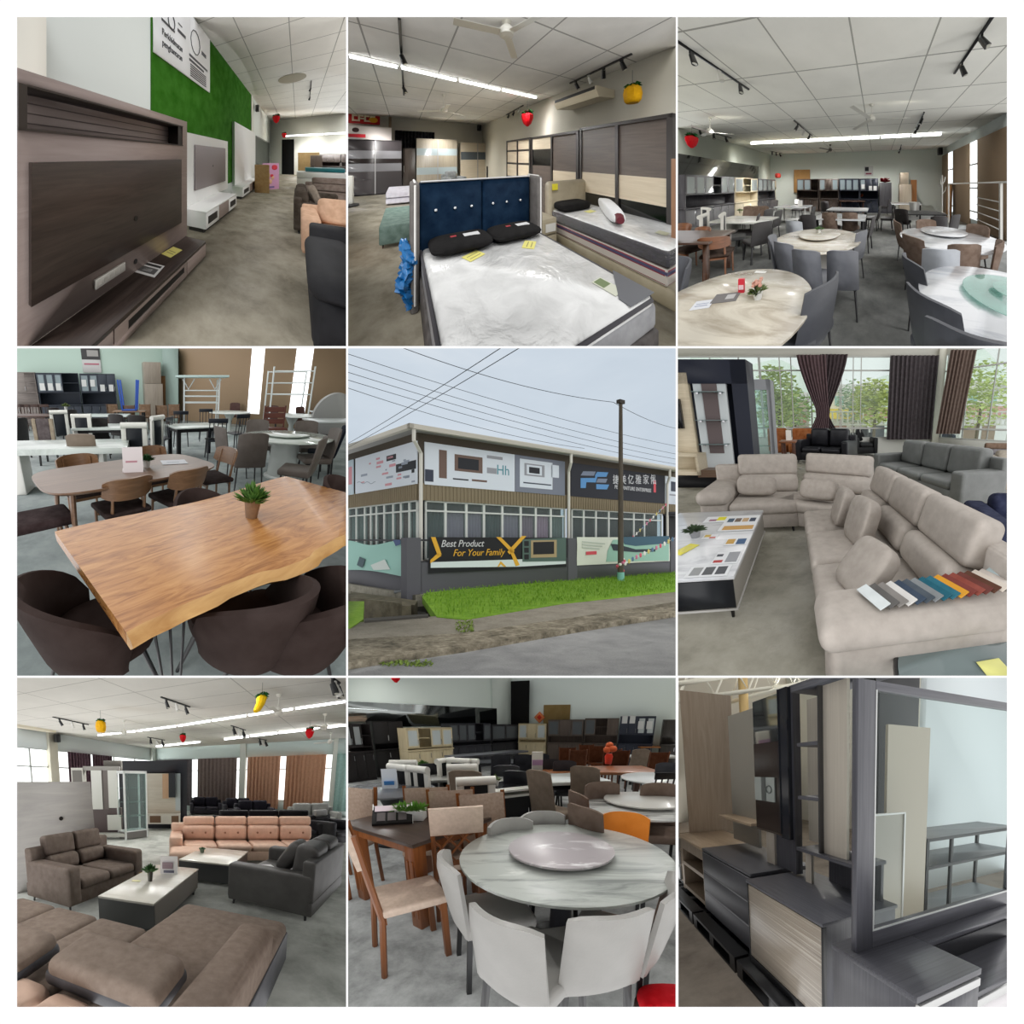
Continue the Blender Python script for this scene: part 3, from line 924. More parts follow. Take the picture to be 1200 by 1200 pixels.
 MB().b(Xf-Xp-0.02,Xf-Xp,fa,fb,0.04,oz0).b(Xf-Xp-0.02,Xf-Xp,fa,fb,oz1,zt-0.04).b(Xf-Xp-0.02,Xf-Xp,fa,oa,oz0,oz1).b(Xf-Xp-0.02,Xf-Xp,ob,fb,oz0,oz1).build('cabinet_front',taupe,t)
 MB().b(Xf-Xp-0.019,Xf-Xp-0.008,oa,ob,oz0,oz1).build('dark_shelf_patch',plain((18,17,17),0.5),t)  # dark sheet painted as the shaded depth of an open shelf
 px,py=fz(485,915,zt)
 paper('leaflet','black and white printed leaflet lying on the dark cabinet top',(214,212,208),0.30,0.24,(px,py,zt),0.15,'leaflet',((0.08,0.92,0.72,0.9,(40,40,40)),(0.1,0.9,0.15,0.6,(86,84,82)),(0.3,0.7,0.25,0.5,(190,188,184))))
 px,py=fz(568,855,zt)
 paper('price_card','yellow price card lying beyond the leaflet on the dark cabinet top',(222,212,120),0.17,0.26,(px,py,zt),-0.1,'price card',((0.15,0.85,0.3,0.36,(150,140,90)),(0.15,0.85,0.5,0.56,(150,140,90))))
 # white unit with a grey board
 def unit(label,zx0,zx1,ztop,board,bcol,fzx,zc_,extra=None,tall=0.0,cab=None):
  u=thing('television_unit',label,'tv unit',(X2,fx(zx0,500,X2)[0],0))
  o=u.location.y;ye_=fx(zx1,500,X2)[0]
  MB().b(-0.1,0,0,ye_-o,zc_,ztop).build('back_panel',white,u)
  if board:
   a,za=fx(board[0],board[1],X2);b_,zb=fx(board[2],board[3],X2)
   MB().b(0,0.03,a-o,b_-o,min(za,zb),max(za,zb),0.003).build('screen_board',bcol,u)
   MB().cyl((0.031,(a+b_)/2-o,(za+zb)/2),(0.034,(a+b_)/2-o,(za+zb)/2),0.03).build('cable_hole',plain((30,28,28),0.5),u)
  Xc=fzx
  y0_,y1_=cab
  MB().b(0,Xc-X2,y0_-o,y1_-o,zc_-0.03,zc_,0.003).build('cabinet_top',white,u)
  MB().b(0,Xc-X2-0.02,y0_-o,y1_-o,0.12,zc_-0.03).build('cabinet_body',white,u)
  n=3;w=(y1_-y0_)/n
  for i in range(n):
   a=y0_-o+i*w
   if i%2==0:MB().b(Xc-X2-0.02,Xc-X2,a+0.005,a+w-0.005,0.12,zc_-0.035,0.003).build('drawer',white,u);MB().b(Xc-X2-0.006,Xc-X2+0.002,a+w*0.15,a+w*0.85,0.2,zc_-0.12).build('dark_shelf_patch',plain((24,24,26),0.5),u)  # dark patch on the drawer stands for a shaded shelf opening
   else :MB().b(Xc-X2-0.02,Xc-X2,a+0.005,a+w-0.005,0.12,zc_-0.035,0.003).build('drawer',taupe,u)
  MB().b(0.1,Xc-X2-0.1,y0_-o+0.1,y1_-o-0.1,0,0.12).build('plinth',plain((70,68,66),0.6),u)
  return u
 z2=fx(766,458,X2)[1]
 unit('white television unit with a flat grey board, standing just past the taupe unit',560,768,z2,(648,470,757,600),plain((138,128,128),0.5),Xc,zc2,cab=(fx(690,740,Xc)[0],fx(800,680,Xc)[0]))
 z3=fx(795,388,X2)[1]
 unit('tall plain white television unit, farthest along the left wall',793,866,z3,None,None,Xc-0.15,zc2,cab=(fx(822,660,Xc-0.15)[0],fx(882,620,Xc-0.15)[0]))
 # glazed cabinet with boxes inside, against the left wall farther on
 a,b_=fx(868,500,Xw)[0],fx(915,500,Xw)[0]
 zt3=fx(915,462,Xw)[1]
 g=thing('display_cabinet','grey framed glass display case built against the far left wall','cabinet',(Xw,a,0))
 L=b_-a
 MB().b(0,0.05,0,0.08,0,zt3).b(0,0.05,L-0.08,L,0,zt3).b(0,0.05,0,L,zt3-0.1,zt3).b(0,0.05,0,L,0.0,0.1).build('frame',plain((120,122,120),0.4),g)
 MB().b(0.02,0.03,0.08,L-0.08,0.1,zt3-0.1).build('pane',glass((180,190,185),0.55),g)
 MB().b(0.0,0.012,0.08,L-0.08,0.1,zt3-0.1).build('back_panel',plain((120,112,98),0.6),g)
 px,py=fz(890,640)
 m=MB().b(-0.3,0.3,-0.25,0.25,0,1.25,0.01);
 solo('carton',m,speckle((150,118,76),(176,146,100),8),'tall brown carton standing by the glass display case','carton',(px,py,0),0.2)
 p0=fz(893,632);p1=fz(950,628);(cx,cy),a,w=base2(p0,p1)
 hh=r.up(p0,537)
 m=MB().b(-w/2,w/2,-0.03,0.03,0,hh)
 m.use(1)
 for x,z,s_ in ((-0.2,0.55,0.2),(-0.05,0.3,0.16),(0.1,0.45,0.14),(-0.18,0.28,0.12)):m.soft((x*w,-0.031,z*hh),(s_*w*1.4,0.012,s_*hh*1.2),0.9,0.9,12,6)
 m.use(2).soft((w*0.22,-0.031,hh*0.84),(w*0.36,0.012,hh*0.2),0.8,0.8,12,6).soft((w*0.05,-0.031,hh*0.52),(w*0.2,0.012,hh*0.12),0.8,0.8,12,6)
 m.use(3).b(-w*0.45,w*0.2,-0.032,-0.03,hh*0.05,hh*0.12)
 solo('poster_board',m,[plain((206,150,186),0.5),plain((226,176,140),0.6),plain((206,40,60),0.6),plain((120,100,150),0.6)],'pink picture board with peach and red shapes standing on the aisle floor','poster',(cx,cy,0),a)
 # doorway in the back wall
 da,zd=fy(962,452,yb-0.01);db=fy(1006,452,yb-0.01)[0]
 struct('door_1',MB().b(da,db,yb-0.03,yb,0,zd),plain((10,10,10),0.9))
 solo('loudspeaker',MB().box((0,0,0),(0.2,0.26,0.4),0.03),plain(BLACK,0.5),'black loudspeaker fixed high on the left wall past the green panel','speaker',(Xw+0.17,fx(873,340,Xw+0.15)[0],fx(873,340,Xw+0.15)[1]))
 # things hanging from the ceiling
 def hang(zx,zy,z):
  d=r.ray(zx,zy);k=(z-r.h)/d.z
  return (d.x*k,d.y*k,z)
 fruit_lantern('red paper fruit lantern with a green top, nearer of the two along the left wall',hang(942,378,zc-0.75),'strawberry',0.55)
 fruit_lantern('smaller red paper fruit lantern just above the black doorway',(fy(970,436,yb-2)[0],yb-2,fy(970,436,yb-2)[1]),'strawberry',0.4)
 (p0x,pz),(q0x,_)=fy(975,437,yb-1.2),fy(1195,426,yb-1.2)
 p,q=(p0x,yb-1.2),(q0x,yb-1.2)
 n=3
 for i in range(n):
  a=(p[0]+(q[0]-p[0])*i/n,p[1]+(q[1]-p[1])*i/n);b_=(p[0]+(q[0]-p[0])*(i+0.97)/n,p[1]+(q[1]-p[1])*(i+0.97)/n)
  tube_light('white fluorescent tube in the far row, '+('end nearest the black doorway','middle of the row','end over the far sofas')[i],a,b_,pz,5,'far row of fluorescent tubes',0.06)
 track_light('black spot rail on the ceiling nearest along the aisle',fz(1062,310,zc),fz(1068,240,zc),zc,2)
 track_light('small black spot rail on the ceiling close to the fluorescent row',fz(1041,400,zc),fz(1043,378,zc),zc,2)
 fx_,fy_=fz(1140,372,zc)
 fan('white ceiling fan hanging near the far fluorescent row',(fx_,fy_,zc),0.4,0.7)
 vx,vy=fz(998,232,zc)
 solo('ceiling_vent',MB().lathe([(0.42,-0.04),(0.55,-0.02),(0.55,0)],28),plain((176,166,146),0.7),'round beige vent on the ceiling tiles','vent',(vx,vy,zc))
 # sofas on the right
 blk=leather((24,24,27),0.75);brn=fabric((66,57,49));pch=fabric((206,168,140));tp=fabric((120,106,98))
 x0,y0=fz(1062,1120)
 y0=fz(1050,1240)[1]
 s=sofa('black padded recliner sofa beside the aisle',blk,2.2,1.0,2,0.42,0.98,0.34,0.70,bt=0.3,puff=0.12,armpad=0.22)
 move(s,(x0+1.1,y0+0.5))
 x1_,yy=fz(1032,880)
 s=sofa('peach sofa tucked behind the black recliner',pch,2.0,0.9,2,0.42,0.86,0.26,0.66,puff=0.1)
 move(s,(x1_+1.0,yy+0.45))
 x2_,yy=fz(1003,790)
 s=sofa('dark brown two seat sofa with a loose cushion, facing away from the aisle',brn,1.7,0.95,2,0.44,0.9,0.22,0.66)
 move(s,(x2_+0.48,yy+0.85),PI/2)
 solo('cushion',MB().soft((0,0,0),(0.5,0.18,0.5),0.5,0.6),fabric((126,114,102)),'square grey-brown cushion leaning on the dark brown sofa','cushion',(x2_+0.42,yy+0.75,0.70),rot=(-0.35,0,PI/2))
 px,py=fz(1060,695)
 s=sofa('long grey-taupe sofa standing before the white cartons',tp,3.2,0.95,2,0.44,0.9,0.2,0.62,head=0.2)
 move(s,(px+1.5,py+0.4))
 s=sofa('brown sofa whose back corner fills the lower right',fabric((110,92,78)),2.0,0.9,2,0.4,0.62,0.22,0.5)
 px,py=fz(1012,1130,0.6)
 move(s,(px+1.0,py-0.42),0)
 px,py=fz(1016,632);zt4=r.up((px,py),566)
 for i in range(3):
  solo('carton',MB().b(0,2.0,0,1.0,0,zt4/3-0.02,0.01),plain((224,224,222),0.6),'long white carton, '+('bottom','middle','top')[i]+' of the stack behind the taupe sofa','carton',(px,py,i*zt4/3),group='white cartons behind the sofa')
 solo('wrapped_parcel',MB().box((1.1,0.5,0.09),(1.5,0.7,0.2),0.05),plain((46,128,140),0.4),'teal wrapped parcel lying on the white cartons','parcel',(px,py,zt4))
 px,py=fz(1020,600)
 solo('cardboard_sheet',MB().b(0,1.5,0,0.08,0,2.0),speckle((166,138,92),(184,156,108),5),'brown cardboard sheet leaning by the back wall','cardboard',(px,yb-1.0,0))
 solo('cupboard',MB().b(0,0.75,0,0.5,0,1.75,0.01),wood((96,84,76),(112,98,90),'z',5),'narrow grey-brown cupboard in front of the cardboard sheet','cupboard',(px+0.85,yb-1.9,0))
 # kitchen cabinets along the back wall and tables before them
 cab=wood((92,82,80),(110,100,96),'z',5)
 ax,_=fy(1085,520,yb-0.5)
 h0=hutch('grey-brown wall cabinet with white cards, left one on the back wall',cab,1.6,1.85,0.4,'cabinets on the far back wall',n=4,pattern='dddd')
 move(h0,(ax+0.8,yb-0.45))
 dup(h0,(ax+2.45,yb-0.45),0,'grey-brown wall cabinet with white cards, right one on the back wall')
 px,py=fz(1145,610)
 tb=round_table('white round dining table standing far off before the back wall cabinets',plain((226,226,224),0.25),plain((200,200,198),0.3),0.6)
 move(tb,(px+0.3,yb-2.6))
 c=chair_slab('dark grey dining chair by the far white round table',fabric((66,62,62)),plain(BLACK,0.4),'dark chairs at the far round table')
 move(c,(px-0.5,yb-2.6),PI/2)
 dup(c,(px+0.3,yb-3.5),PI)
 fill_spots(Xw+1.2,Xw+7,1.5,yb-0.5,3,5,zc-0.15,5.5,ramp=(0.4,1.7))
 sun(1.3,(0.1,1,0.25),80)
 # ================================================================== beds and wardrobes
def room_beds():
 r=enter(Room(404,16,(407.9,20,792,405.6),713,515,1.65,-math.atan(392/713)))
 fz,fx,fy=r.fz,r.fx,r.fy
 Xr=fz(845,781)[0];XR=Xr+0.65
 yw=fz(145,648)[1];yb=yw+0.7
 zc=fy(560,405,yb)[1]
 XL=fz(12,640)[0]-3
 fl=concrete((124,116,99),(162,154,136),1.3,0.5,(186,178,160))
 struct('floor',MB().b(XL,XR,0.1,yb+0.2,-0.1,0),fl)
 struct('ceiling',MB().b(XL,XR,0.1,yb+0.2,zc,zc+0.08),tiles((240,237,230),(170,167,160),1.25,1.25,(0.55,0.2),10))
 struct('wall_right',MB().b(XR,XR+0.12,0.1,yb,0,zc),plain((226,221,206),0.7))
 struct('wall_back',MB().b(XL,XR,yb,yb+0.12,0,zc),plain((228,224,212),0.7))
 # ---- bed in front
 zm=0.62
 hl,hr=fz(270,830,zm),fz(680,770,zm)
 ft=fz(1105,1012,zm)
 x0,x1=hl[0],hr[0];y1=(hl[1]+hr[1])/2;y0=ft[1]
 W=x1-x0;L=y1-y0
 grey=fabric((112,108,105),0.9,8);navy=fabric((14,36,58),0.75,10,6,200)
 b=thing('bed','double bed with a blue velvet button headboard and grey wings','bed',(x0+W/2,y1,0))
 MB().b(-W/2-0.02,W/2+0.02,-L-0.02,0.02,0.08,0.36,0.02).build('base',fabric((96,92,90)),b)
 zt=fy(430,596,y1)[1];zbm=0.3
 m=MB()
 for k in (-1,1):m.b(min(0,k*W/2*1.02),max(0,k*W/2*1.02),0.03,0.13,zbm,zt,0.035,3)
 m.build('headboard',navy,b)
 for k in (-0.78,-0.48,-0.2,0.2,0.48,0.78):MB().soft((k*W/2,0.02,zbm+(zt-zbm)*0.68),(0.035,0.02,0.035),0.8,0.8,10,6).build('crystal_button',plain((220,224,226),0.15,0.6),b)
 for k in (-1,1):
  xx=k*(W/2*1.02+0.05)
  MB().b(xx-0.045,xx+0.045,-0.16,0.16,0.0,zt+0.01,0.03,3).build('wing',grey,b)
  MB().tube([(xx,-0.165,0.1),(xx,-0.165,zt-0.02),(xx,-0.1,zt+0.012),(xx,0.15,zt+0.012)],0.012,6).build('piping',plain((226,224,220),0.6),b)
 MB().tube([(-W/2,0.03,zt),(W/2,0.03,zt)],0.012,6).build('piping',plain((206,206,206),0.6),b)
 # mattress in plastic wrap
 mt,nt,bs=_new('wrapped_mattress')
 v=_coord(nt);n1=_noise(nt,v,4.0,4,0.5,0.5)
 nt.links.new(_ramp(nt,n1,[(0.3,(206,206,204)),(0.6,(232,232,230))]),bs.inputs['Base Color'])
 bs.inputs['Roughness'].default_value=0.22
 _bump(nt,bs,n1,0.7,0.06)
 t=thing('mattress','white plastic wrapped mattress on the blue headboard bed','mattress',(x0+W/2,y1,0))
 MB().b(-W/2+0.01,W/2-0.01,-L,0,0.36,zm,0.05,4).build('mattress_top',mt,t)
 MB().b(-W/2-0.004,W/2+0.004,-L-0.012,0.0,0.37,zm-0.055,0.04,3).build('side_band',fabric((150,150,152),0.7,10),t)
 MB().tube([(-W/2,0,zm-0.03),(-W/2,-L+0.05,zm-0.03),(-W/2+0.05,-L,zm-0.03),(W/2-0.05,-L,zm-0.03),(W/2,-L+0.05,zm-0.03),(W/2,0,zm-0.03)],0.014,6).build('piping',plain((64,62,66),0.6),t)
 pm=MB().shell(lambda u,v:(W/2-0.30+0.3*u,-L+0.01+0.34*v*(0.25+0.75*u),zm+0.006),6,6,0.006)
 pm.build('corner_label',plain((92,94,100),0.35),t)
 blk=fabric((30,29,29),0.8,5)
 for i,(zx,zy) in enumerate(((420,780),(590,748))):
  cx,cy=fz(zx,zy+12,zm+0.06)
  o=MB().soft((0,0,0),(W*0.46,0.4,0.15),0.85,0.4,24,10)
  o.use(1).b(0.02,0.2,-0.06,0.02,0.066,0.075).use(2).b(-0.12,0.0,-0.02,0.02,0.066,0.074)
  solo('pillow',o,[blk,plain((220,220,220),0.5),plain((170,40,50),0.5)],('black pillow on the left half of the wrapped mattress','black pillow on the right half of the wrapped mattress')[i],'pillow',(x0+W*(0.27+0.46*i),y1-0.22,zm+0.08))
 for i,(zx,zy,a) in enumerate(((462,870,0.0),(662,830,0.4))):
  cx,cy=fz(zx,zy,zm)
  paper('price_card',('yellow price card on the left of the wrapped mattress','yellow price card nearer the right edge of the wrapped mattress')[i],(226,218,120),0.2,0.14,(cx,cy,zm+0.005),a+0.42,'price card',((0.15,0.85,0.25,0.33,(150,144,90)),(0.15,0.85,0.6,0.68,(150,144,90))))
 cx,cy=fz(942,980,zm)
 paper('product_card','small green and white product card near the foot of the wrapped mattress',(206,208,190),0.12,0.2,(cx,cy,zm+0.005),0.1,'product card',((0.1,0.9,0.5,0.95,(112,128,86)),))
 # blue plastic bag over the left wing
 m=MB()
 bx,by=x0-0.14,y1-0.12
 rs=[]
 for i in range(26):
  z=0.06+0.74*i/25;q=0.03*math.sin(z*14)
  rr=0.075*math.sin(PI*min(0.97,max(0.06,i/25)))**0.4
  rs.append([(bx+q+rr*rng.uniform(0.55,1.35)*math.cos(2*PI*k/16),by+rr*rng.uniform(0.55,1.35)*math.sin(2*PI*k/16),z+rng.uniform(-0.012,0.012)) for k in range(16)])
 m.rings(rs)
 solo('plastic_bag',m,plain((30,112,176),0.35),'crumpled blue plastic sheet hanging by the left side of the front bed','plastic sheet')
 # ---- second bed
 z2=0.66
 a=fz(745,700,z2);c_=fz(1128,838,z2)
 X0=(a[0]+c_[0])/2;Y1,Y0=a[1],fz(1150,848,z2)[1]
 W2=1.6;L2=Y1-Y0
 b=thing('bed','second bed with a beige curved headboard and a striped base','bed',(X0+W2/2,Y1,0))
 beige=leather((170,160,138),0.5)
 zh=fy(800,600,Y1)[1]
 MB().box((0,0.12,(0.2+zh)/2),(W2+0.06,0.2,zh-0.2),0.09,5).build('headboard',beige,b)
 MB().b(-W2/2,-W2/2+0.004,0.0,0.01,0.3,zh-0.1).build('piping',beige,b)
 MB().b(-W2/2-0.02,W2/2,-L2-0.1,0,0.03,0.24,0.03).build('base',leather((150,140,116),0.5),b)
 m=MB();m.b(-W2/2,W2/2,-L2,0,0.24,0.44,0.02)
 m.use(1).b(-W2/2-0.004,W2/2,-L2-0.004,0.0,0.27,0.355)
 m.use(2).b(-W2/2-0.003,W2/2,-L2-0.003,0.0,0.37,0.405)
 m.build('box_spring',[plain((186,178,168),0.5),plain((134,32,46),0.5),plain((70,66,96),0.5)],b)
 t=thing('mattress','white mattress with a black plastic wrapped side on the second bed','mattress',(X0+W2/2,Y1,0))
 MB().b(-W2/2+0.012,W2/2,-L2,0,0.44,z2,0.05,4).build('mattress_top',mt,t)
 dk,nt,bs=_new('dark_wrap');n1=_noise(nt,_coord(nt,(1,1,4)),9,5,0.6,2)
 nt.links.new(_ramp(nt,n1,[(0.4,(26,24,30)),(0.8,(70,66,80))]),bs.inputs['Base Color']);bs.inputs['Roughness'].default_value=0.22;_bump(nt,bs,n1,0.7,0.05)
 MB().b(-W2/2-0.006,W2/2,-L2-0.014,0,0.445,z2-0.03,0.03,3).build('side_band',dk,t)
 solo('folded_plastic_wrap',MB().soft((0,0,0),(0.9,0.16,0.34),0.6,0.5).soft((0.1,-0.02,-0.22),(0.8,0.14,0.24),0.6,0.5),plain((62,74,120),0.25),'bunched blue plastic wrap at the foot of the second bed','plastic sheet',(X0+0.5,Y0-0.1,0.5))
 px,py=X0+0.34,Y1-0.2
 solo('pillow',MB().soft((0,0,0),(0.72,0.36,0.16),0.5,0.4,24,10),blk,'black pillow against the beige headboard','pillow',(px,py,z2+0.08))
 p,q=fz(925,672,z2+0.1),fz(985,742,z2+0.08)
 (cx,cy),an,ln=base2(p,q)
 t=thing('bolster','white bolster pillow with a dark red end lying on the second bed','pillow',(cx,cy,z2+0.1),an)
 MB().soft((0,0,0),(ln+0.1,0.22,0.2),0.35,0.8,20,14,Matrix.Rotation(PI/2,4,'X')).build('cover',fabric((232,232,232),0.7,4),t)
 MB().cyl((ln/2-0.02,0,0),(ln/2+0.07,0,0),0.085,0.05).build('end_cap',plain((96,22,36),0.6),t)
 cx,cy=fz(880,710,z2)
 paper('price_card','yellow price card lying on the second bed below its pillow',(226,220,140),0.2,0.12,(cx,cy,z2+0.004),0.1,'price card')
 cx,cy=fz(1140,788,z2)
 paper('product_card','small card at the right edge of the second bed',(176,176,150),0.14,0.12,(cx,cy,z2+0.004),0.1,'product card')
 hx=fy(757,622,Y1-0.02)
 solo('price_card',MB().b(-0.07,0.07,-0.012,-0.006,-0.06,0.06),plain((226,214,60),0.6),'yellow price card stuck on the beige headboard','price card',(hx[0],Y1+0.012,hx[1]))
 # bedside cabinet
 na,nb=fz(640,672,0.5),fz(745,690,0.5)
 p=fz(690,752);nx=p[0]
 n=thing('bedside_cabinet','beige bedside cabinet between the two beds','cabinet',(X0-0.34,Y1-0.05,0))
 zn=0.58
 MB().b(-0.25,0.25,-0.2,0.25,0.04,zn,0.015).build('body',beige,n)
 for i in range(2):
  d=MB().b(-0.23,0.23,-0.225,-0.2,0.07+i*0.25,0.29+i*0.25,0.01).build('drawer',leather((164,154,130),0.5),n)
 MB().b(-0.02,0.2,-0.232,-0.226,0.36,0.5).build('paper_label',plain((210,208,200),0.5),n)
 MB().b(-0.2,0.2,-0.15,0.2,0,0.04).build('plinth',plain((60,56,50),0.6),n)
 # red figurines behind the bedside cabinet
 px,py=fz(652,690)
 t=thing('wire_shelf','small red and white display rack behind the bedside cabinet','rack',(X0-0.4,Y1+0.55,0))
 zq=0.95
 for sx in (-0.2,0.2):
  for sy in (-0.1,0.1):MB().cyl((sx,sy,0),(sx,sy,zq),0.012,n=6).build('post',plain((190,186,180),0.4),t)
 for k in range(3):MB().b(-0.22,0.22,-0.12,0.12,0.3+k*0.3,0.32+k*0.3).build('shelf',plain((150,50,56),0.5),t)
 for k in range(3):
  solo('toy',MB().soft((0,0,0.08),(0.12,0.12,0.16),0.8).soft((0,0,0.19),(0.09,0.09,0.09),0.9,0.9,10,8),plain(((190,50,60),(220,200,200),(176,40,48))[k],0.6),('red toy on the left of the display rack','white toy in the middle of the display rack','red toy on the right of the display rack')[k],'toy',(X0-0.53+0.13*k,Y1+0.55,0.62))
  # ---- wardrobes along the right wall: doors face the room
 brown=wood((82,72,66),(104,92,84),'y',5,0.45,12);cream=wood((206,190,164),(222,208,184),'y',5,0.45,12);dkf=plain((46,40,38),0.4)
 dmir=plain((64,66,68),0.06,0.9)
 def wardrobe(label,za,zb_,zt_,bands,frame=dkf,nd=2,group=None):
  ya,yb_=fx(za[0],za[1],Xr)[0],fx(zb_[0],zb_[1],Xr)[0]
  H=fx(za[0],zt_,Xr)[1]
  y0_,y1_=min(ya,yb_),max(ya,yb_)
  t=thing('sliding_wardrobe',label,'wardrobe',(Xr,y0_,0),0,group)
  Ln=y1_-y0_
  MB().b(0.03,0.6,0,Ln,0,H).build('body',frame,t)
  w=(Ln-0.1)/nd
  MB().b(-0.03,0.03,0,0.05,0,H).b(-0.03,0.03,Ln-0.05,Ln,0,H).b(-0.03,0.03,0,Ln,H-0.06,H).b(-0.03,0.03,0,Ln,0,0.08).build('frame',frame,t)
  for i in range(nd):
   m=MB();ms=[]
   z=0.08
   for share,mat_ in bands[i%len(bands)]:
    if mat_ not in ms:ms.append(mat_)
    z1_=z+share*(H-0.14)
    m.use(ms.index(mat_)).b(0.0-0.01*(i%2),0.03,0.05+i*w,0.05+(i+1)*w,z,z1_)
    z=z1_
   d=m.build('door',ms,t)
   MB().b(-0.03,0.0,0.05+i*w-0.03*(i>0),0.05+i*w+0.03,0.08,H-0.06).build('door_stile',dkf,d)
  return t
 B=[(0.22,cream),(0.16,dmir),(0.2,cream),(0.42,brown)]
 wardrobe('large brown and cream sliding wardrobe beside the second bed',(846,515),(1180,515),411,[B])
 wardrobe('brown, cream and black sliding wardrobe, middle one on the right wall',(672,515),(842,515),444,[B,[(0.38,brown),(0.25,brown),(0.22,dmir),(0.15,cream)]])
 S_=[(0.14,cream),(0.03,dkf),(0.2,cream),(0.05,dkf),(0.2,cream),(0.03,dkf),(0.18,cream),(0.03,dkf),(0.14,cream)]
 wardrobe('cream wardrobe with thin black stripes, next to the far corner',(582,515),(668,515),457,[S_])
 # ---- wardrobes along the back wall
 def back_wardrobe(label,zx0,zx1,ztop,bands,frame,dy=0.0,nd=2,legs=False):
  yf=yw+dy
  x0_,x1_=fy(zx0,515,yf)[0],fy(zx1,515,yf)[0]
  H=fy(zx0,ztop,yf)[1];Wd=x1_-x0_
  t=thing('sliding_wardrobe',label,'wardrobe',(x0_,yf,0))
  MB().b(0,Wd,0.03,0.6,0.0,H).build('body',frame,t)
  w=Wd/nd
  for i in range(nd):
   m=MB();ms=[];z=0.05
   for share,mat_ in bands:
    if mat_ not in ms:ms.append(mat_)
    z1_=z+share*(H-0.08)
    m.use(ms.index(mat_)).b(i*w+0.015,(i+1)*w-0.015,0.0,0.03,z,z1_)
    z=z1_
   d=m.build('door',ms,t)
   MB().b(i*w+(w-0.02 if i==0 else 0.0),i*w+(w if i==0 else 0.02),-0.012,0.0,0.05,H-0.03).build('door_edge',plain((170,170,172),0.5),d)
  MB().b(0,Wd,-0.01,0.03,H-0.03,H).build('top_rail',frame,t)
  return t
 dg=plain((64,60,62),0.4);wv=plain((128,128,132),0.25);mk=plain((40,34,34),0.3)
 back_wardrobe('dark grey wardrobe with shiny wavy bands, at the left end of the back wall',2,205,449,[(0.26,dg),(0.16,dg),(0.15,wv),(0.09,mk),(0.15,wv),(0.19,dg)],dg)
 bl=plain((176,190,194),0.15);tg=wood((160,150,132),(178,168,150),'z',4)
 back_wardrobe('taupe wardrobe with two pale blue glass bands',257,404,447,[(0.3,tg),(0.14,bl),(0.24,tg),(0.14,bl),(0.18,tg)],tg,0.12)
 cg=wood((206,194,172),(220,208,188),'x',4)
 back_wardrobe('cream wardrobe with one dark glass band, nearest the corner',416,533,462,[(0.36,cg),(0.26,cg),(0.18,plain((96,104,110),0.15)),(0.2,cg)],cg,0.2)
 x0_,x1_=fy(207,500,yw+0.15)[0],fy(254,500,yw+0.15)[0];H=fy(230,482,yw+0.15)[1]
 t=thing('cupboard','tall narrow dark brown cupboard between the grey and the taupe wardrobes','cupboard',(x0_,yw+0.15,0))
 MB().b(0,x1_-x0_,0.02,0.5,0,H).build('body',dkf,t)
 d=MB().b(0.02,x1_-x0_-0.02,0,0.02,0.05,H-0.03,0.004).build('door',wood((62,54,50),(76,68,62),'z'),t)
 MB().b(0.05,0.07,-0.03,0,H*0.45,H*0.6).build('handle',chrome(),d)
 xa,xb=fy(180,440,yb-0.1)[0],fy(322,440,yb-0.1)[0];zt_=fy(180,418,yb-0.1)[1]
 curtain('curtain','black curtain hung over the opening behind the wardrobes',fabric((28,27,30)),(xa,yb-0.1),(xb,yb-0.1),0,zt_,12,0.04)
 # banners
 ya_=yb-0.05
 xa,xb=fy(-30,380,ya_)[0],fy(126,380,ya_)[0];za,zb_=fy(60,355,ya_)[1],fy(60,395,ya_)[1]
 m=MB().b(xa,xb,ya_-0.02,ya_,zb_,za)
 hb_=za-zb_
 for k in range(4):  # pale strokes of lettering too small to read
  u=xa+(xb-xa)*(0.34+0.14*k)
  m.use(1).b(u,u+0.07,ya_-0.026,ya_-0.02,zb_+hb_*0.2,zb_+hb_*0.8).b(u+0.07,u+0.24,ya_-0.026,ya_-0.02,zb_+hb_*(0.2+0.2*(k%2)),zb_+hb_*(0.34+0.2*(k%2))).b(u+0.07,u+0.2,ya_-0.026,ya_-0.02,zb_+hb_*0.64,zb_+hb_*0.78)
 m.use(2).soft((xb-0.25,ya_-0.02,(za+zb_)/2-0.05),(0.34,0.03,0.24),0.9)
 solo('banner',m,[plain((176,36,36),0.6),plain((236,226,200),0.6),plain((232,170,50),0.6)],'red banner with pale lettering high on the back wall','banner')
 ya_=yw+0.3
 Hw=fy(2,449,yw)[1]
 xa,xb=fy(-20,420,ya_)[0],fy(168,420,ya_)[0];za=fy(60,403,ya_)[1]
 m=MB().b(xa,xb,ya_-0.02,ya_,Hw,za)
 m.use(1).b(xa+0.2,xa+0.9,ya_-0.022,ya_-0.02,Hw+0.1,Hw+0.25).use(2).soft((xa+0.55,ya_-0.02,Hw+0.42),(0.24,0.02,0.2),0.9)
 solo('banner',m,[plain((226,218,214),0.5),plain((190,40,52),0.6),plain((60,40,40),0.6)],'white banner with red marks standing on the dark grey wardrobe','banner')
 m=MB().b(fy(158,350,yb)[0],fy(168,350,yb)[0],yb-0.12,yb,0,zc)
 struct('column_back',m,plain((140,122,104),0.6))
 # ---- small furniture on the left
 p0,p1=fz(122,850),fz(200,828)
 t=thing('bench','low grey-green upholstered bench on the left behind the blue bed','bench',(p0[0]+0.32,p0[1]+0.75,0))
 gn=fabric((98,116,108))
 MB().b(-0.32,0.4,-0.75,0.75,0.07,0.42,0.03).build('body',gn,t)
 legs4(t,chrome(),0.26,-0.68,0.68,0.08,0.018,splay=0)
 p0=fz(146,690)
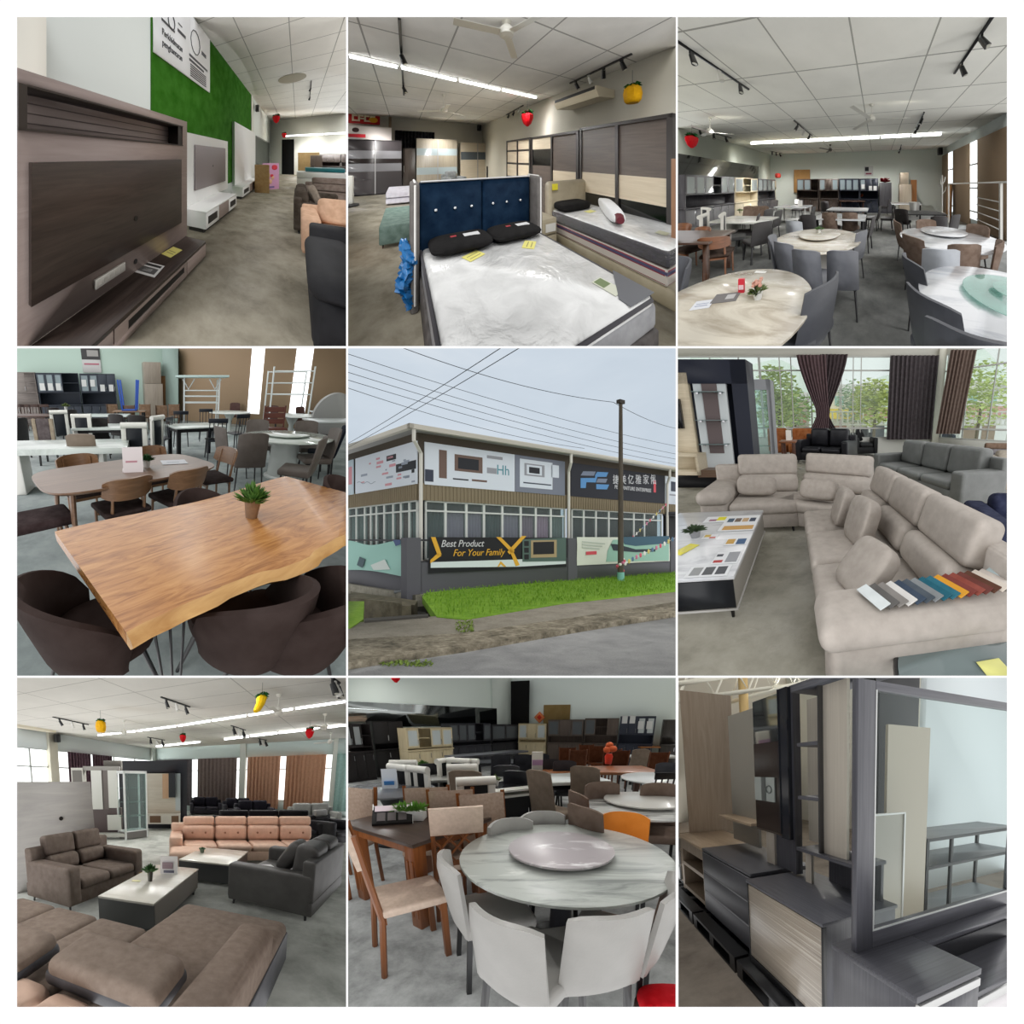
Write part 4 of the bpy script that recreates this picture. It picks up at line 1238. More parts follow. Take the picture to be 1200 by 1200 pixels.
 for i in range(2):
  solo('mattress',MB().b(0,1.2,0,1.6,0.0,0.2,0.05,3),fabric((206,204,214),0.7,10),('bottom','top')[i]+' mattress of the small stack behind the grey-green bench','mattress',(p0[0],p0[1],0.03+i*0.21))
 px,py=fz(405,640)
 s=sofa('small grey and cream armchair seen beyond the blue headboard',fabric((150,154,156)),1.0,0.85,1,0.44,0.95,0.2,0.66)
 move(s,(px,py+0.8),0.4)
 px,py=fz(555,630)
 solo('folding_board',MB().b(-0.3,0.3,0,0.06,0,1.15).b(-0.2,-0.1,0.1,0.5,0,1.1),plain((40,40,44),0.5),'black boards leaning in the far corner by the striped wardrobe','board',(px,yb-0.9,0))
 px,py=fz(25,690)
 t=thing('standing_fan','white and black stand at the left edge of the aisle','stand',(px-0.1,py,0))
 MB().lathe([(0.3,0),(0.3,0.05),(0.1,0.09)],18).build('base',plain(BLACK,0.5),t)
 MB().box((0,0,0.55),(0.3,0.2,0.95),0.05).build('body',plain((206,206,200),0.5),t)
 px,py=fz(1165,770)
 solo('shelf_unit',MB().b(0,0.4,0,0.3,0,fx(1170,520,Xr-0.5)[1]),wood((150,110,84),(170,130,100),'z'),'light brown panel cut by the right edge beside the large wardrobe','panel',(Xr-0.55,fx(1178,600,Xr-0.5)[0]-0.3,0))
 # ---- ceiling
 px,py=fz(580,28,zc)
 fan('white ceiling fan above the foot of the blue bed',(fz(580,30,zc)[0],fz(580,30,zc)[1],zc),0.9,0.62,drop=0.16)
 px,py=fz(355,290,zc)
 fan('small white ceiling fan far off over the wardrobes',(px,py,zc),0.5,0.7,drop=0.5)
 pts=[(12-320,80),(12,152),(200,193),(410,240),(565,274),(695,302)]
 for i in range(1,len(pts)-1):
  p,q=fz(pts[i][0],pts[i][1],zc-0.06),fz(pts[i+1][0]-8,pts[i+1][1],zc-0.06)
  tube_light('bright fluorescent tube on the ceiling, '+('first from the left edge','second from the left edge','third from the left edge','last one before the far end')[i-1],p,(q[0],p[1]+(q[1]-p[1])),zc,9,'row of fluorescent tubes over the beds',0.035)
 mats=[plain(BLACK,0.4),plain(BLACK,0.4),plain((225,225,220),0.4),plain(BLACK,0.4)]
 track_light('black spot rail with four spots over the second bed',fz(1030,142,zc),fz(808,248,zc),zc,4,mats=mats)
 track_light('small black spot rail far off near the strawberry lantern',fz(580,362,zc),fz(640,328,zc),zc,3,mats=mats)
 track_light('black spot rail hanging at the upper left over the tubes',fz(196,15,zc),fz(212,290,zc),zc,2)
 d=r.ray(1032,290);k=(zc-0.75-r.h)/d.z
 fruit_lantern('yellow paper pineapple lantern on the right',(d.x*k,d.y*k,zc-0.75),'pineapple',0.32)
 d=r.ray(655,378);k=(zc-0.7-r.h)/d.z
 fruit_lantern('red paper strawberry lantern near the far corner',(d.x*k,d.y*k,zc-0.7),'strawberry',0.42)
 ya_,za=fx(850,320,XR-0.35)
 aircon('cream air conditioner under the ceiling above the right wardrobes',(XR-0.35,ya_,fx(850,295,XR-0.35)[1]),-PI/2,1.3,0.6,0.22)
 solo('loudspeaker',MB().box((0,0,0),(0.2,0.2,0.34),0.03),plain(BLACK,0.5),'black loudspeaker in the far corner under the ceiling','speaker',(XR-0.3,yb-0.3,fy(553,415,yb-0.3)[1]))
 fill_spots(XL+1,XR-1.0,1.2,yb-0.3,3,5,zc-0.15,6.0,ramp=(0.3,1.9))
 sun(0.7,(0.1,1,0.3),80)
 # ================================================================== dining hall under the white ceiling
def room_dining():
 r=enter(Room(790,16,(794.3,20,1180,405.6),665,617,1.7,math.atan(128/665)))
 fz,fx,fy=r.fz,r.fx,r.fy
 def hutch_y(zx,zt_,H):  # distance at which something H high reaches row zt_
  d=r.ray(zx,zt_);return (H-r.h)/d.z*d.y
 yb=fz(640,712)[1]+0.5
 zc=fy(640,495,yb)[1]
 XR=fz(1140,800)[0]+0.2
 XR=max(XR,fy(890,520,yb)[0])
 XL=fy(345,505,yb)[0]
 fl=concrete((84,86,83),(116,117,113),1.0,0.4,(146,146,141))
 struct('floor',MB().b(XL-3,XR,0.1,yb+0.2,-0.1,0),fl)
 struct('ceiling',MB().b(XL-3,XR,0.1,yb+0.2,zc,zc+0.08),tiles((242,241,232),(170,169,160),1.22,1.22,(0.38,0.2),6))
 struct('wall_right',MB().b(XR,XR+0.15,0.1,yb,0,zc),plain((206,212,208),0.7))
 struct('wall_back',MB().b(XL-3,XR,yb,yb+0.15,0,zc),plain((226,232,224),0.7))
 struct('wall_left',MB().b(XL-0.15,XL,0.1,yb,0,zc),plain((214,218,204),0.7))
 # brown boarding on the right wall with daylight slits between the boards
 tan=plain((150,128,104),0.7)
 zb1=fx(1190,405,XR-0.05)[1];zb1=min(zb1,fx(950,505,XR-0.05)[1])
 segs=((892,982),(1000,1060),(1088,1260))
 yy=[(fx(a,560,XR-0.05)[0],fx(b,560,XR-0.05)[0]) for a,b in segs]
 for i,(a,b_) in enumerate(yy):
  solo('wall_boarding',MB().b(XR-0.06,XR-0.002,min(a,b_),max(a,b_),0.0,zb1,0.004),tan,('tan wall boarding nearest the back corner','tan wall boarding between the two bright slits','tan wall boarding nearest, past the wider slit')[i],'wall boarding')
 for i in range(2):
  a,b_=yy[i][0],yy[i+1][1]
  a,b_=min(yy[i]),max(yy[i+1])
  w=info(MB().b(XR-0.03,XR-0.005,b_,a,0.3,zb1).build('window_%d'%(i+1),glow((244,248,250),1.6)),kind='structure')
  for k in range(3):MB().b(XR-0.045,XR-0.02,b_,a,0.6+k*(zb1-0.6)/3,0.66+k*(zb1-0.6)/3).build('window_bar',plain((120,116,108),0.5),w)
  # ---- cabinets: along the left wall, then along the back wall
 H=2.0
 dkc=wood((62,60,64),(82,80,84),'z',5);ltc=wood((206,192,160),(220,208,180),'z',5);brc=wood((92,78,72),(112,98,90),'z',5);blc=plain((58,62,74),0.45)
 Xc=XL+0.75
 ends=[(38,0,'dark grey'),(217,1,'x'),(300,2,'x'),(378,3,'x'),(438,4,'x')]
 ys=[fx(z,640,Xc)[0] for z in (38,217,300,378,438)]
 ys=[min(max(y,0.5),yb-0.6) for y in ys]
 specs=[(dkc,'long dark grey kitchen cabinet with patterned glass doors on the left wall','gggogg',6),(ltc,'pale wood kitchen cabinet with white glass doors, first along the left wall','gog',3),(dkc,'dark grey kitchen cabinet between the two pale ones','gggg',4),(ltc,'pale wood kitchen cabinet, second one, close to the back corner','gog',3)]
 for i in range(4):
  W=abs(ys[i+1]-ys[i])
  c=hutch(specs[i][1],specs[i][0],W-0.04,fx(217,587,Xc)[1],0.5,pattern=specs[i][2],n=specs[i][3],pane=glass((214,222,222),0.3))
  move(c,(Xc,(ys[i]+ys[i+1])/2),PI/2)
 y2=yb-0.6
 for i,(a,b_,mt,lab,pt) in enumerate(((440,518,brc,'brown kitchen cabinet on the back wall, nearest the left corner','ggo'),(520,590,brc,'second brown kitchen cabinet on the back wall','gdg'),(592,664,blc,'dark blue-grey kitchen cabinet with glass doors on the back wall','ggg'),(665,733,blc,'dark blue-grey kitchen cabinet with white paper sheets on its doors','gdd'))):
  xa,xb=fy(a,600,y2)[0],fy(b_,600,y2)[0]
  c=hutch(lab,mt,xb-xa-0.03,fy(600,592,y2)[1],0.5,pattern=pt,n=3,sheets=[(0.1,1.5),(0.5,1.4),(0.75,1.4)] if i==3 else None)
  move(c,((xa+xb)/2,y2))
 xa,xb=fy(736,600,y2)[0],fy(780,600,y2)[0]
 t=thing('cupboard','plain grey cupboard at the right end of the back wall cabinets','cupboard',(xa,y2,0))
 MB().b(0,xb-xa,0.02,0.5,0,fy(750,606,y2)[1]).build('body',dkc,t);MB().b(0.02,xb-xa-0.02,0,0.02,0.1,fy(750,606,y2)[1]-0.03).build('door',dkc,t)
 px,pz=fy(757,592,y2+0.2)
 m=MB()
 for i in range(40):
  a=rng.uniform(0,6.28);m.leaf((px,y2+0.2,fy(750,606,y2)[1]),(0.35*math.cos(a),0.25*math.sin(a),rng.uniform(0.15,0.5)),0.06,0.3)
 solo('flower_arrangement',m,plain((150,32,44),0.7),'red artificial flowers standing on the plain grey cupboard','flowers')
 t=thing('wardrobe','pale wood box cupboard on top of a second one by the right back corner','cupboard',(fy(808,640,y2)[0],y2,0))
 za,zb_=fy(820,612,y2)[1],fy(820,570,y2)[1]
 wl=wood((176,160,140),(192,178,158),'z',5)
 MB().b(0,fy(852,640,y2)[0]-fy(808,640,y2)[0],0,0.5,0,za,0.004).build('lower_box',wl,t);MB().b(0.05,fy(842,640,y2)[0]-fy(808,640,y2)[0],0.02,0.5,za,zb_,0.004).build('upper_box',wl,t)
 solo('cardboard_sheet',MB().b(fy(850,640,y2)[0],fy(872,640,y2)[0],y2+0.1,y2+0.15,0,fy(860,596,y2)[1]),plain((146,98,58),0.8),'brown board standing right of the stacked box cupboards','board')
 xa,za=fy(430,560,yb-0.05);xb,zb_=fy(487,592,yb-0.05)
 solo('cardboard_sheet',MB().b(xa,xb,yb-0.06,yb-0.01,1.2,za),speckle((166,126,78),(180,140,92),3),'brown cardboard sheet against the back wall above the cabinets','cardboard')
 xa,za=fy(682,548,yb-0.02);xb,zb_=fy(714,582,yb-0.02)
 m=MB().b(xa,xb,yb-0.02,yb,zb_,za).use(1).b(xa+0.05,xa+(xb-xa)*0.5,yb-0.024,yb-0.02,(za+zb_)/2,za-0.05).use(2).b(xa+0.1,xb-0.1,yb-0.024,yb-0.02,zb_+0.1,zb_+0.2)
 solo('poster',m,[plain((206,206,204),0.5),plain((52,54,58),0.5),plain((150,70,90),0.5)],'small poster with a dark square on the white back wall','poster')
 # mirror band with purple reflections above the left cabinets
 y0m,y1m=fx(15,555,XL+0.02)[0],fx(302,555,XL+0.02)[0]
 zt_=fx(302,548,XL+0.02)[1]
 a,b_=max(0.4,min(y0m,y1m)),max(y0m,y1m)
 solo('mirror_band',MB().b(XL,XL+0.03,a,b_,H*0.9,zt_),plain((120,122,124),0.08,1.0),'long mirror strip on the left wall above the dark cabinets','mirror')
 px,pz=fy(368,582,yb-0.6)
 solo('red_lantern',MB().soft((0,0,0),(0.4,0.3,0.36),0.7),plain((190,60,50),0.6),'small red ornament on the cabinet in the left corner','decoration',(px,yb-0.45,fx(400,590,Xc)[1]+0.12))
 # ---- tables
 cream=marble((218,210,192),(176,164,144),1.6,0.18,(0,0,0.9),(1,4,1),0.56,(232,226,210))
 wht=marble((222,224,226),(186,190,196),1.8,0.15,(0,0,0.4),(1,4,1),0.5,(232,234,236))
 pedw=plain((206,204,198),0.3);bk=plain((28,27,28),0.45)
 def tab(fn,zx,zy,**k):
  x,y=fz(zx,zy,0.76);t=fn(**k);move(t,(x,y));return (x,y)
 def rad(zx0,zx1,zy):
  a,b_=fz(zx0,zy,0.76),fz(zx1,zy,0.76);return math.hypot(a[0]-b_[0],a[1]-b_[1])/2
 T1=tab(round_table,216,1040,label='round cream marble table cut by the lower left edge, with papers and a small plant',top=cream,ped=pedw,R_=0.62)
 T2=tab(round_table,1190,1030,label='round white marble table cut by the right edge, with a glass turntable',top=wht,ped=pedw,R_=0.66)
 R3_=rad(372,667,802)
 T3=tab(round_table,520,806,label='round cream marble table in the middle with a drum foot and grey chairs',top=cream,ped=pedw,R_=R3_)
 R4_=rad(826,1132,792)
 T4=tab(round_table,979,802,label='round white marble table on the right among brown chairs',top=wht,ped=pedw,R_=R4_)
 gl=glass((196,226,218),0.55)
 susan('large greenish glass turntable on the right front table',gl,0.36,0.014,(T2[0]+0.08,T2[1]+0.03,0.76))
 susan('smaller glass plate stacked on the greenish glass turntable',gl,0.16,0.012,(T2[0]+0.10,T2[1]+0.03,0.80))
 susan('cream marble turntable on the middle table',cream,R3_*0.52,0.02,(fz(522,793,0.78)[0],fz(522,793,0.78)[1],0.76))
 susan('white marble turntable on the right-hand table among brown chairs',wht,R4_*0.5,0.02,(fz(965,783,0.78)[0],fz(965,783,0.78)[1],0.76))
 leaf=plain((74,112,44),0.7)
 px,py=fz(300,1022,0.76)
 pot_plant('small plant with pink and yellow flowers in a white pot on the cream front table',plain((232,230,224),0.4),plain((96,112,56),0.7),0.15,0.042,0.07,70,(px,py,0.76),flowers=plain((206,150,130),0.7))
 px,py=fz(519,786,0.8)
 pot_plant('small green plant in a white pot on the middle table turntable',plain((230,228,220),0.4),leaf,0.16,0.05,0.09,50,(px,py,0.805))
 px,py=fz(102,1045,0.76)
 paper('price_sheet','white price sheet with small print at the left of the cream front table',(220,222,226),0.13,0.11,(px,py,0.762),0.45,'paper',((0.15,0.8,0.3,0.36,(120,130,160)),(0.15,0.8,0.55,0.6,(120,130,160))))
 px,py=fz(186,1020,0.76)
 paper('photo_card','grey photo card next to the white price sheet',(112,108,106),0.19,0.13,(px,py,0.762),0.4,'card',((0.5,0.85,0.3,0.8,(190,188,186)),))
 px,py=fz(242,1000,0.76)
 solo('price_tag',MB().b(-0.025,0.025,-0.01,0.01,0,0.12).use(1).b(-0.02,0.02,-0.012,-0.01,0.03,0.07),[plain((206,26,48),0.5),plain((236,200,204),0.5)],'red upright price tag beside the potted flowers','price tag',(px,py,0.76),0.3)
 px,py=fz(310,928,0.76)
 paper('paper_slip','small white slip at the far side of the cream front table',(230,228,222),0.12,0.04,(px,py,0.762),0.1)
 # ---- chairs
 blkl=plain((26,26,28),0.45)
 gm=leather((104,106,112),0.5);dm=leather((66,68,74),0.5);bm_=fabric((122,104,92));lm=leather((176,180,186),0.5)
 K=Kind(lambda l:chair_slab(l,gm,blkl,W=0.4,H=0.93,sq=False,curve=0.07),0.95)
 K(388,812,200,'grey chair at the left front of the middle round table, its back to us','grey chairs round the middle table')
 K(604,840,172,'grey chair nearest us at the middle round table','grey chairs round the middle table')
 K(676,772,115,'grey chair at the right side of the middle round table, seen edge on','grey chairs round the middle table')
 K(470,838,185,'grey chair between the left and the nearest ones at the middle table','grey chairs round the middle table')
 K(352,792,250,'pale grey chair corner at the far left of the middle round table','grey chairs round the middle table')
 K2=Kind(lambda l:chair_slab(l,dm,blkl,H=0.95,sq=False,curve=0.08,wing=0.05),0.95)
 K2(548,950,110,'dark grey chair tucked at the right of the cream front table')
 K2(845,872,-105,'dark grey chair at the far left of the right front table')
 K2(905,1000,-128,'dark grey chair nearest us at the right front table')
 K2(1060,1130,-160,'dark grey chair at the bottom edge before the right front table')
 K2(30,880,20,'dark grey chair cut by the left edge behind the cream front table')
 K3=Kind(lambda l:chair_slab(l,bm_,blkl,H=0.95,sq=False,curve=0.08),0.95)
 for zx,zy,a,l in ((798,742,-100,'brown chair at the far left of the right round table'),(850,795,-125,'brown chair at the near left of the right round table'),(1046,824,170,'brown chair nearest us at the right round table'),(1165,815,120,'brown chair at the right of the right round table, by the edge'),(1092,757,60,'brown chair behind the right of the right round table'),(902,738,-10,'brown chair behind the right round table')):
  K3(zx,zy,a,l,'brown chairs round the right table')
 KL=Kind(lambda l:chair_slab(l,lm,blkl,H=0.93,sq=False,curve=0.1),0.93)
 KL(962,842,178,'pale grey chair nearest us between the two right tables')
 # left: dark wooden table with bentwood chairs
 wd=wood((120,74,44),(150,96,60),'x',5);dw=wood((70,46,34),(94,64,46),'x',5,0.3)
 t=rect_table('dark brown wooden dining table at the left edge',dw,dw,1.5,0.9,0.76)
 x,y=fz(70,800,0.76);move(t,(x-0.25,y),0.25)
 KW=Kind(lambda l:chair_bentwood(l,wd,fabric((70,56,48)),H=0.82),0.82,0.28)
 KW(140,800,150,'wooden chair with a curved back, nearest us at the dark brown table','wooden chairs at the dark brown table')
 KW(112,765,10,'wooden chair behind the dark brown table, nearer its right end','wooden chairs at the dark brown table')
 KW(40,752,0,'wooden chair behind the dark brown table, nearer the left edge','wooden chairs at the dark brown table')
 # white marble table with white and black high chairs
 x,y=fz(250,738,0.76)
 t=rect_table('white marble table with a block foot on the left, a plant on it',marble((214,214,206),(184,184,176),1.5,0.18),marble((214,214,206),(184,184,176),1.5,0.18),1.5,0.95,0.76,0.05,kind='block')
 move(t,(x,y+0.1),0.1)
 px,py=fz(237,716,0.76)
 pot_plant('small green plant on the white marble table',plain((190,180,150),0.5),leaf,0.22,0.05,0.1,40,(px,py,0.76))
 KP=Kind(lambda l:chair_panel(l,plain((220,218,210),0.5),plain((26,26,28),0.5),blkl),1.0)
 KP(168,722,235,'white and black high back chair, nearest one at the white marble table','white and black chairs')
 KP(98,726,240,'white and black high back chair farther left of the white marble table','white and black chairs')
 KP(118,700,20,'white high back chair behind the white marble table','white and black chairs')
 KD=Kind(lambda l:chair_slab(l,leather((44,40,40),0.5),blkl,H=0.92,curve=0.04),0.92)
 KD(318,745,120,'black chair at the right end of the white marble table')
 KD(300,718,60,'black chair farther behind the right end of the white marble table')
 for i,zx in enumerate((270,296,322)):K3(zx,690,0,'brown chair in the row behind the white marble table, '+('left one','middle one','right one')[i],'brown chairs behind the white marble table')
 # middle distance: rectangular tables
 spec=[(600,727,1.5,wht,bk,0.02,'white rectangular table behind the middle round table'),(430,690,1.5,wht,plain((210,208,204),0.4),0.05,'white rectangular table left of centre, white legs'),(625,700,1.6,plain((150,152,154),0.3),bk,0.0,'grey topped table behind the white rectangular one'),(830,680,1.5,wht,bk,0.0,'pale table in front of the box cupboards'),(640,670,1.6,dw,dw,0.0,'brown wooden table before the back wall cabinets'),(880,712,1.5,bk,bk,0.05,'black table behind the right round table')]
 for zx,zy,W,top,lg,a,lab in spec:
  x,y=fz(zx,zy,0.76)
  t=rect_table(lab,top,lg,W,0.95,0.76,0.045);move(t,(x,y),a)
 for i,(zx,zy) in enumerate(((556,712),(630,712))):
  K3(zx,zy,180,('left','right')[i]+' brown chair with its back to us at the white rectangular table','brown chairs at the white rectangular table')
 KD(715,725,100,'black chair at the right end of the white rectangular table')
 KD(738,690,100,'black chair farther on along the aisle, right of the grey table')
 KL(425,742,190,'pale grey chair before the white table left of centre')
 for i,(zx,zy,a) in enumerate(((340,700,100),(375,705,90),(500,692,90),(360,668,0),(450,668,0),(540,672,180),(770,665,90),(790,690,90),(815,700,200),(755,650,80),(950,725,170),(1010,720,140),(480,720,170))):
  KD(zx,zy,a,['black chair behind the white marble table, beyond its right end','black chair left of the white table with white legs','black chair right of the white table with white legs','black chair by the pale cabinet on the left','black chair before the first brown cabinet','black chair with its back to us at the grey topped table','black chair left of the pale table by the box cupboards','black chair at the near corner of the pale table by the box cupboards','black chair with its back to us before the pale table by the cupboards','black chair farthest along the aisle','black chair behind the white turntable of the right table','black chair by the cardboard tube at the right','black chair just behind the middle round table'][i])
 brw=fabric((120,66,36));orw=fabric((196,100,50))
 KB=Kind(lambda l:chair_padded(l,dw,brw,H=0.95),0.95)
 for i,(zx,zy) in enumerate(((455,655),(485,655),(560,655),(590,650),(615,654),(655,650),(690,656))):
  KB(zx,zy,(0,0,180,0,180,0,180)[i],'brown wooden chair before the back wall cabinets, '+('first','second','third','fourth','fifth','sixth','seventh')[i]+' from the left','brown wooden chairs before the back cabinets')
 px,py=fz(672,668,0.76)
 solo('flower_vase',MB().lathe([(0.05,0),(0.07,0.14),(0.04,0.2)],14).use(1).soft((0,0,0.32),(0.3,0.3,0.26),0.9),[plain((210,120,90),0.5),plain((214,104,60),0.7)],'orange flowers in a vase on the brown wooden table','flowers',(px,py,0.76))
 for i,(zx,zy) in enumerate(((440,672),(452,680))):
  px,py=fz(zx,zy+10,0.76)
  solo('menu_stand',MB().b(-0.1,0.1,-0.03,0.03,0,0.22+0.04*i),plain((232,230,226),0.5),('white paper bag on the white table left of centre','white card stand next to the paper bag on the white table')[i],'card stand',(px,py,0.76),0.2)
 px,py=fz(862,705,0.76)
 solo('waste_bin',MB().lathe([(0.16,0),(0.2,0.3),(0.18,0.3)],18),plain((220,220,216),0.4),'white bucket on the black table at the right','bucket',(px,py,0.765))
 # clothes racks, coat trees, roll at the right
 wm=plain((214,212,206),0.35)
 for i,(zx,za,zb_) in enumerate(((920,585,700),(962,580,712))):
  x,y=fz(zx,zb_+12)
  hh=r.up((x,y),za)
  t=thing('coat_stand',('white branching coat stand, left one of two at the right wall','thicker white branching coat stand, right one of two')[i],'coat stand',(x,y,0))
  MB().cyl((0,0,0),(0,0,hh),0.03,n=8).build('pole',wm,t)
  for k in range(5):
   a=k*1.3;z=hh*(0.62+0.06*k)
   MB().tube([(0,0,z-0.2),(0.15*math.cos(a),0.15*math.sin(a),z),(0.2*math.cos(a),0.2*math.sin(a),z+0.22)],0.018,6).build('hook',wm,t)
  for k in range(3):
   a=k*2.09
   MB().tube([(0,0,0.2),(0.3*math.cos(a),0.3*math.sin(a),0)],0.018,6).build('foot',wm,t)
 x,y=fz(985,735)
 solo('cardboard_tube',MB().cyl((0,0,0),(0.08,0.05,r.up((x,y),612)),0.13,n=18),speckle((150,108,66),(168,126,84),5),'thick brown cardboard roll standing by the coat stands','cardboard roll',(x,y,0))
 xr=XR-0.7
 t=thing('bed_rail','white metal bed frame rail standing upright along the right wall','bed frame',(0,0,0))
 ya,yb_=fx(1200,600,xr)[0],fx(985,600,xr)[0]
 zt_=fx(1172,605,xr)[1];yp_=fx(1172,605,xr)[0]
 MB().bar((xr,ya,zt_),(xr,yb_,zt_),0.05,0.05).build('top_rail',wm,t)
 for k,q in enumerate((yp_,yb_)):
  MB().bar((xr,q,0),(xr,q,zt_),0.06,0.06,(1,0,0)).build('post',wm,t)
 for k in range(4):
  z=0.5+0.25*k;MB().bar((xr,yp_,z),(xr+0.1,yp_+(yb_-yp_)*0.4,z+0.05),0.025,0.025).build('rung',wm,t)
  # ---- ceiling fittings
 zl=fy(620,452,yb*0.55)[1]
 yt=fz(700,448,zc-0.12)[1]
 xs=[fy(z,452,yt)[0] for z in (275,358,446,538,636,742,852,964)]
 for i in range(7):
  tube_light('fluorescent tube across the ceiling, '+('first','second','third','fourth','fifth','sixth','seventh')[i]+' from the left',(xs[i],yt),(xs[i+1]-0.06,yt),zc-0.03,9,'row of fluorescent tubes across the ceiling',0.05,watt=20)
 wt=plain((226,224,218),0.4);bt=plain(BLACK,0.4)
 track_light('black spot rail at the upper left with one white spot',fz(0,88,zc),fz(268,270,zc),zc,3,mats=[bt,wt,bt],size=1.1)
 track_light('black spot rail at the upper right corner of the ceiling',fz(1150,-5,zc),fz(1005,212,zc),zc,2,size=1.1)
 track_light('small black spot rail left of the middle fan',fz(495,437,zc),fz(430,382,zc),zc,3,mats=[bt,wt,bt],size=1.2)
 track_light('black spot rail right of the middle fan',fz(865,415,zc),fz(897,352,zc),zc,3,size=1.2)
 track_light('small black spot rail near the left wall with the lantern',fz(65,408,zc),fz(205,445,zc),zc,3,size=1.2)
 track_light('tiny black spot rail beyond the tubes on the left',fz(345,492,zc),fz(385,500,zc),zc,3,size=1.2)
 track_light('tiny black spot rail beyond the tubes on the right',fz(808,490,zc),fz(815,470,zc),zc,2,size=1.2)
 px,py=fz(708,325,zc);fan('white ceiling fan in the middle of the ceiling',(px,py,zc),0.1,0.95,drop=0.42)
 px,py=fz(128,372,zc);fan('white ceiling fan on the left of the ceiling',(px,py,zc),0.6,0.6,drop=0.5)
 px,py=fz(560,470,zc);fan('dark ceiling fan far off beyond the tubes',(px,py,zc),0.0,0.7,drop=0.3,col=(70,66,62))
 aircon('cream air conditioner hung under the ceiling by the right wall',(XR-0.5,fx(1060,370,XR-0.5)[0],fx(1060,325,XR-0.5)[1]),-PI/2,2.2,0.8,0.3)
 q=(zc-0.8-r.h)/r.ray(63,458).z;d=r.ray(63,458)
 fruit_lantern('round red paper lantern by the left wall',(d.x*q,d.y*q,zc-0.8),'strawberry',0.4)
 solo('loudspeaker',MB().box((0,0,0),(0.25,0.25,0.42),0.03),bt,'black loudspeaker in the right back corner under the ceiling','speaker',(XR-0.3,yb-0.4,fy(882,497,yb-0.4)[1]))
 fill_spots(XL+1.2,XR-1.2,1.5,yb-0.2,3,7,zc-0.15,4.6,ramp=(0.2,2.0))
 sun(0.9,(0.1,1,0.3),80)
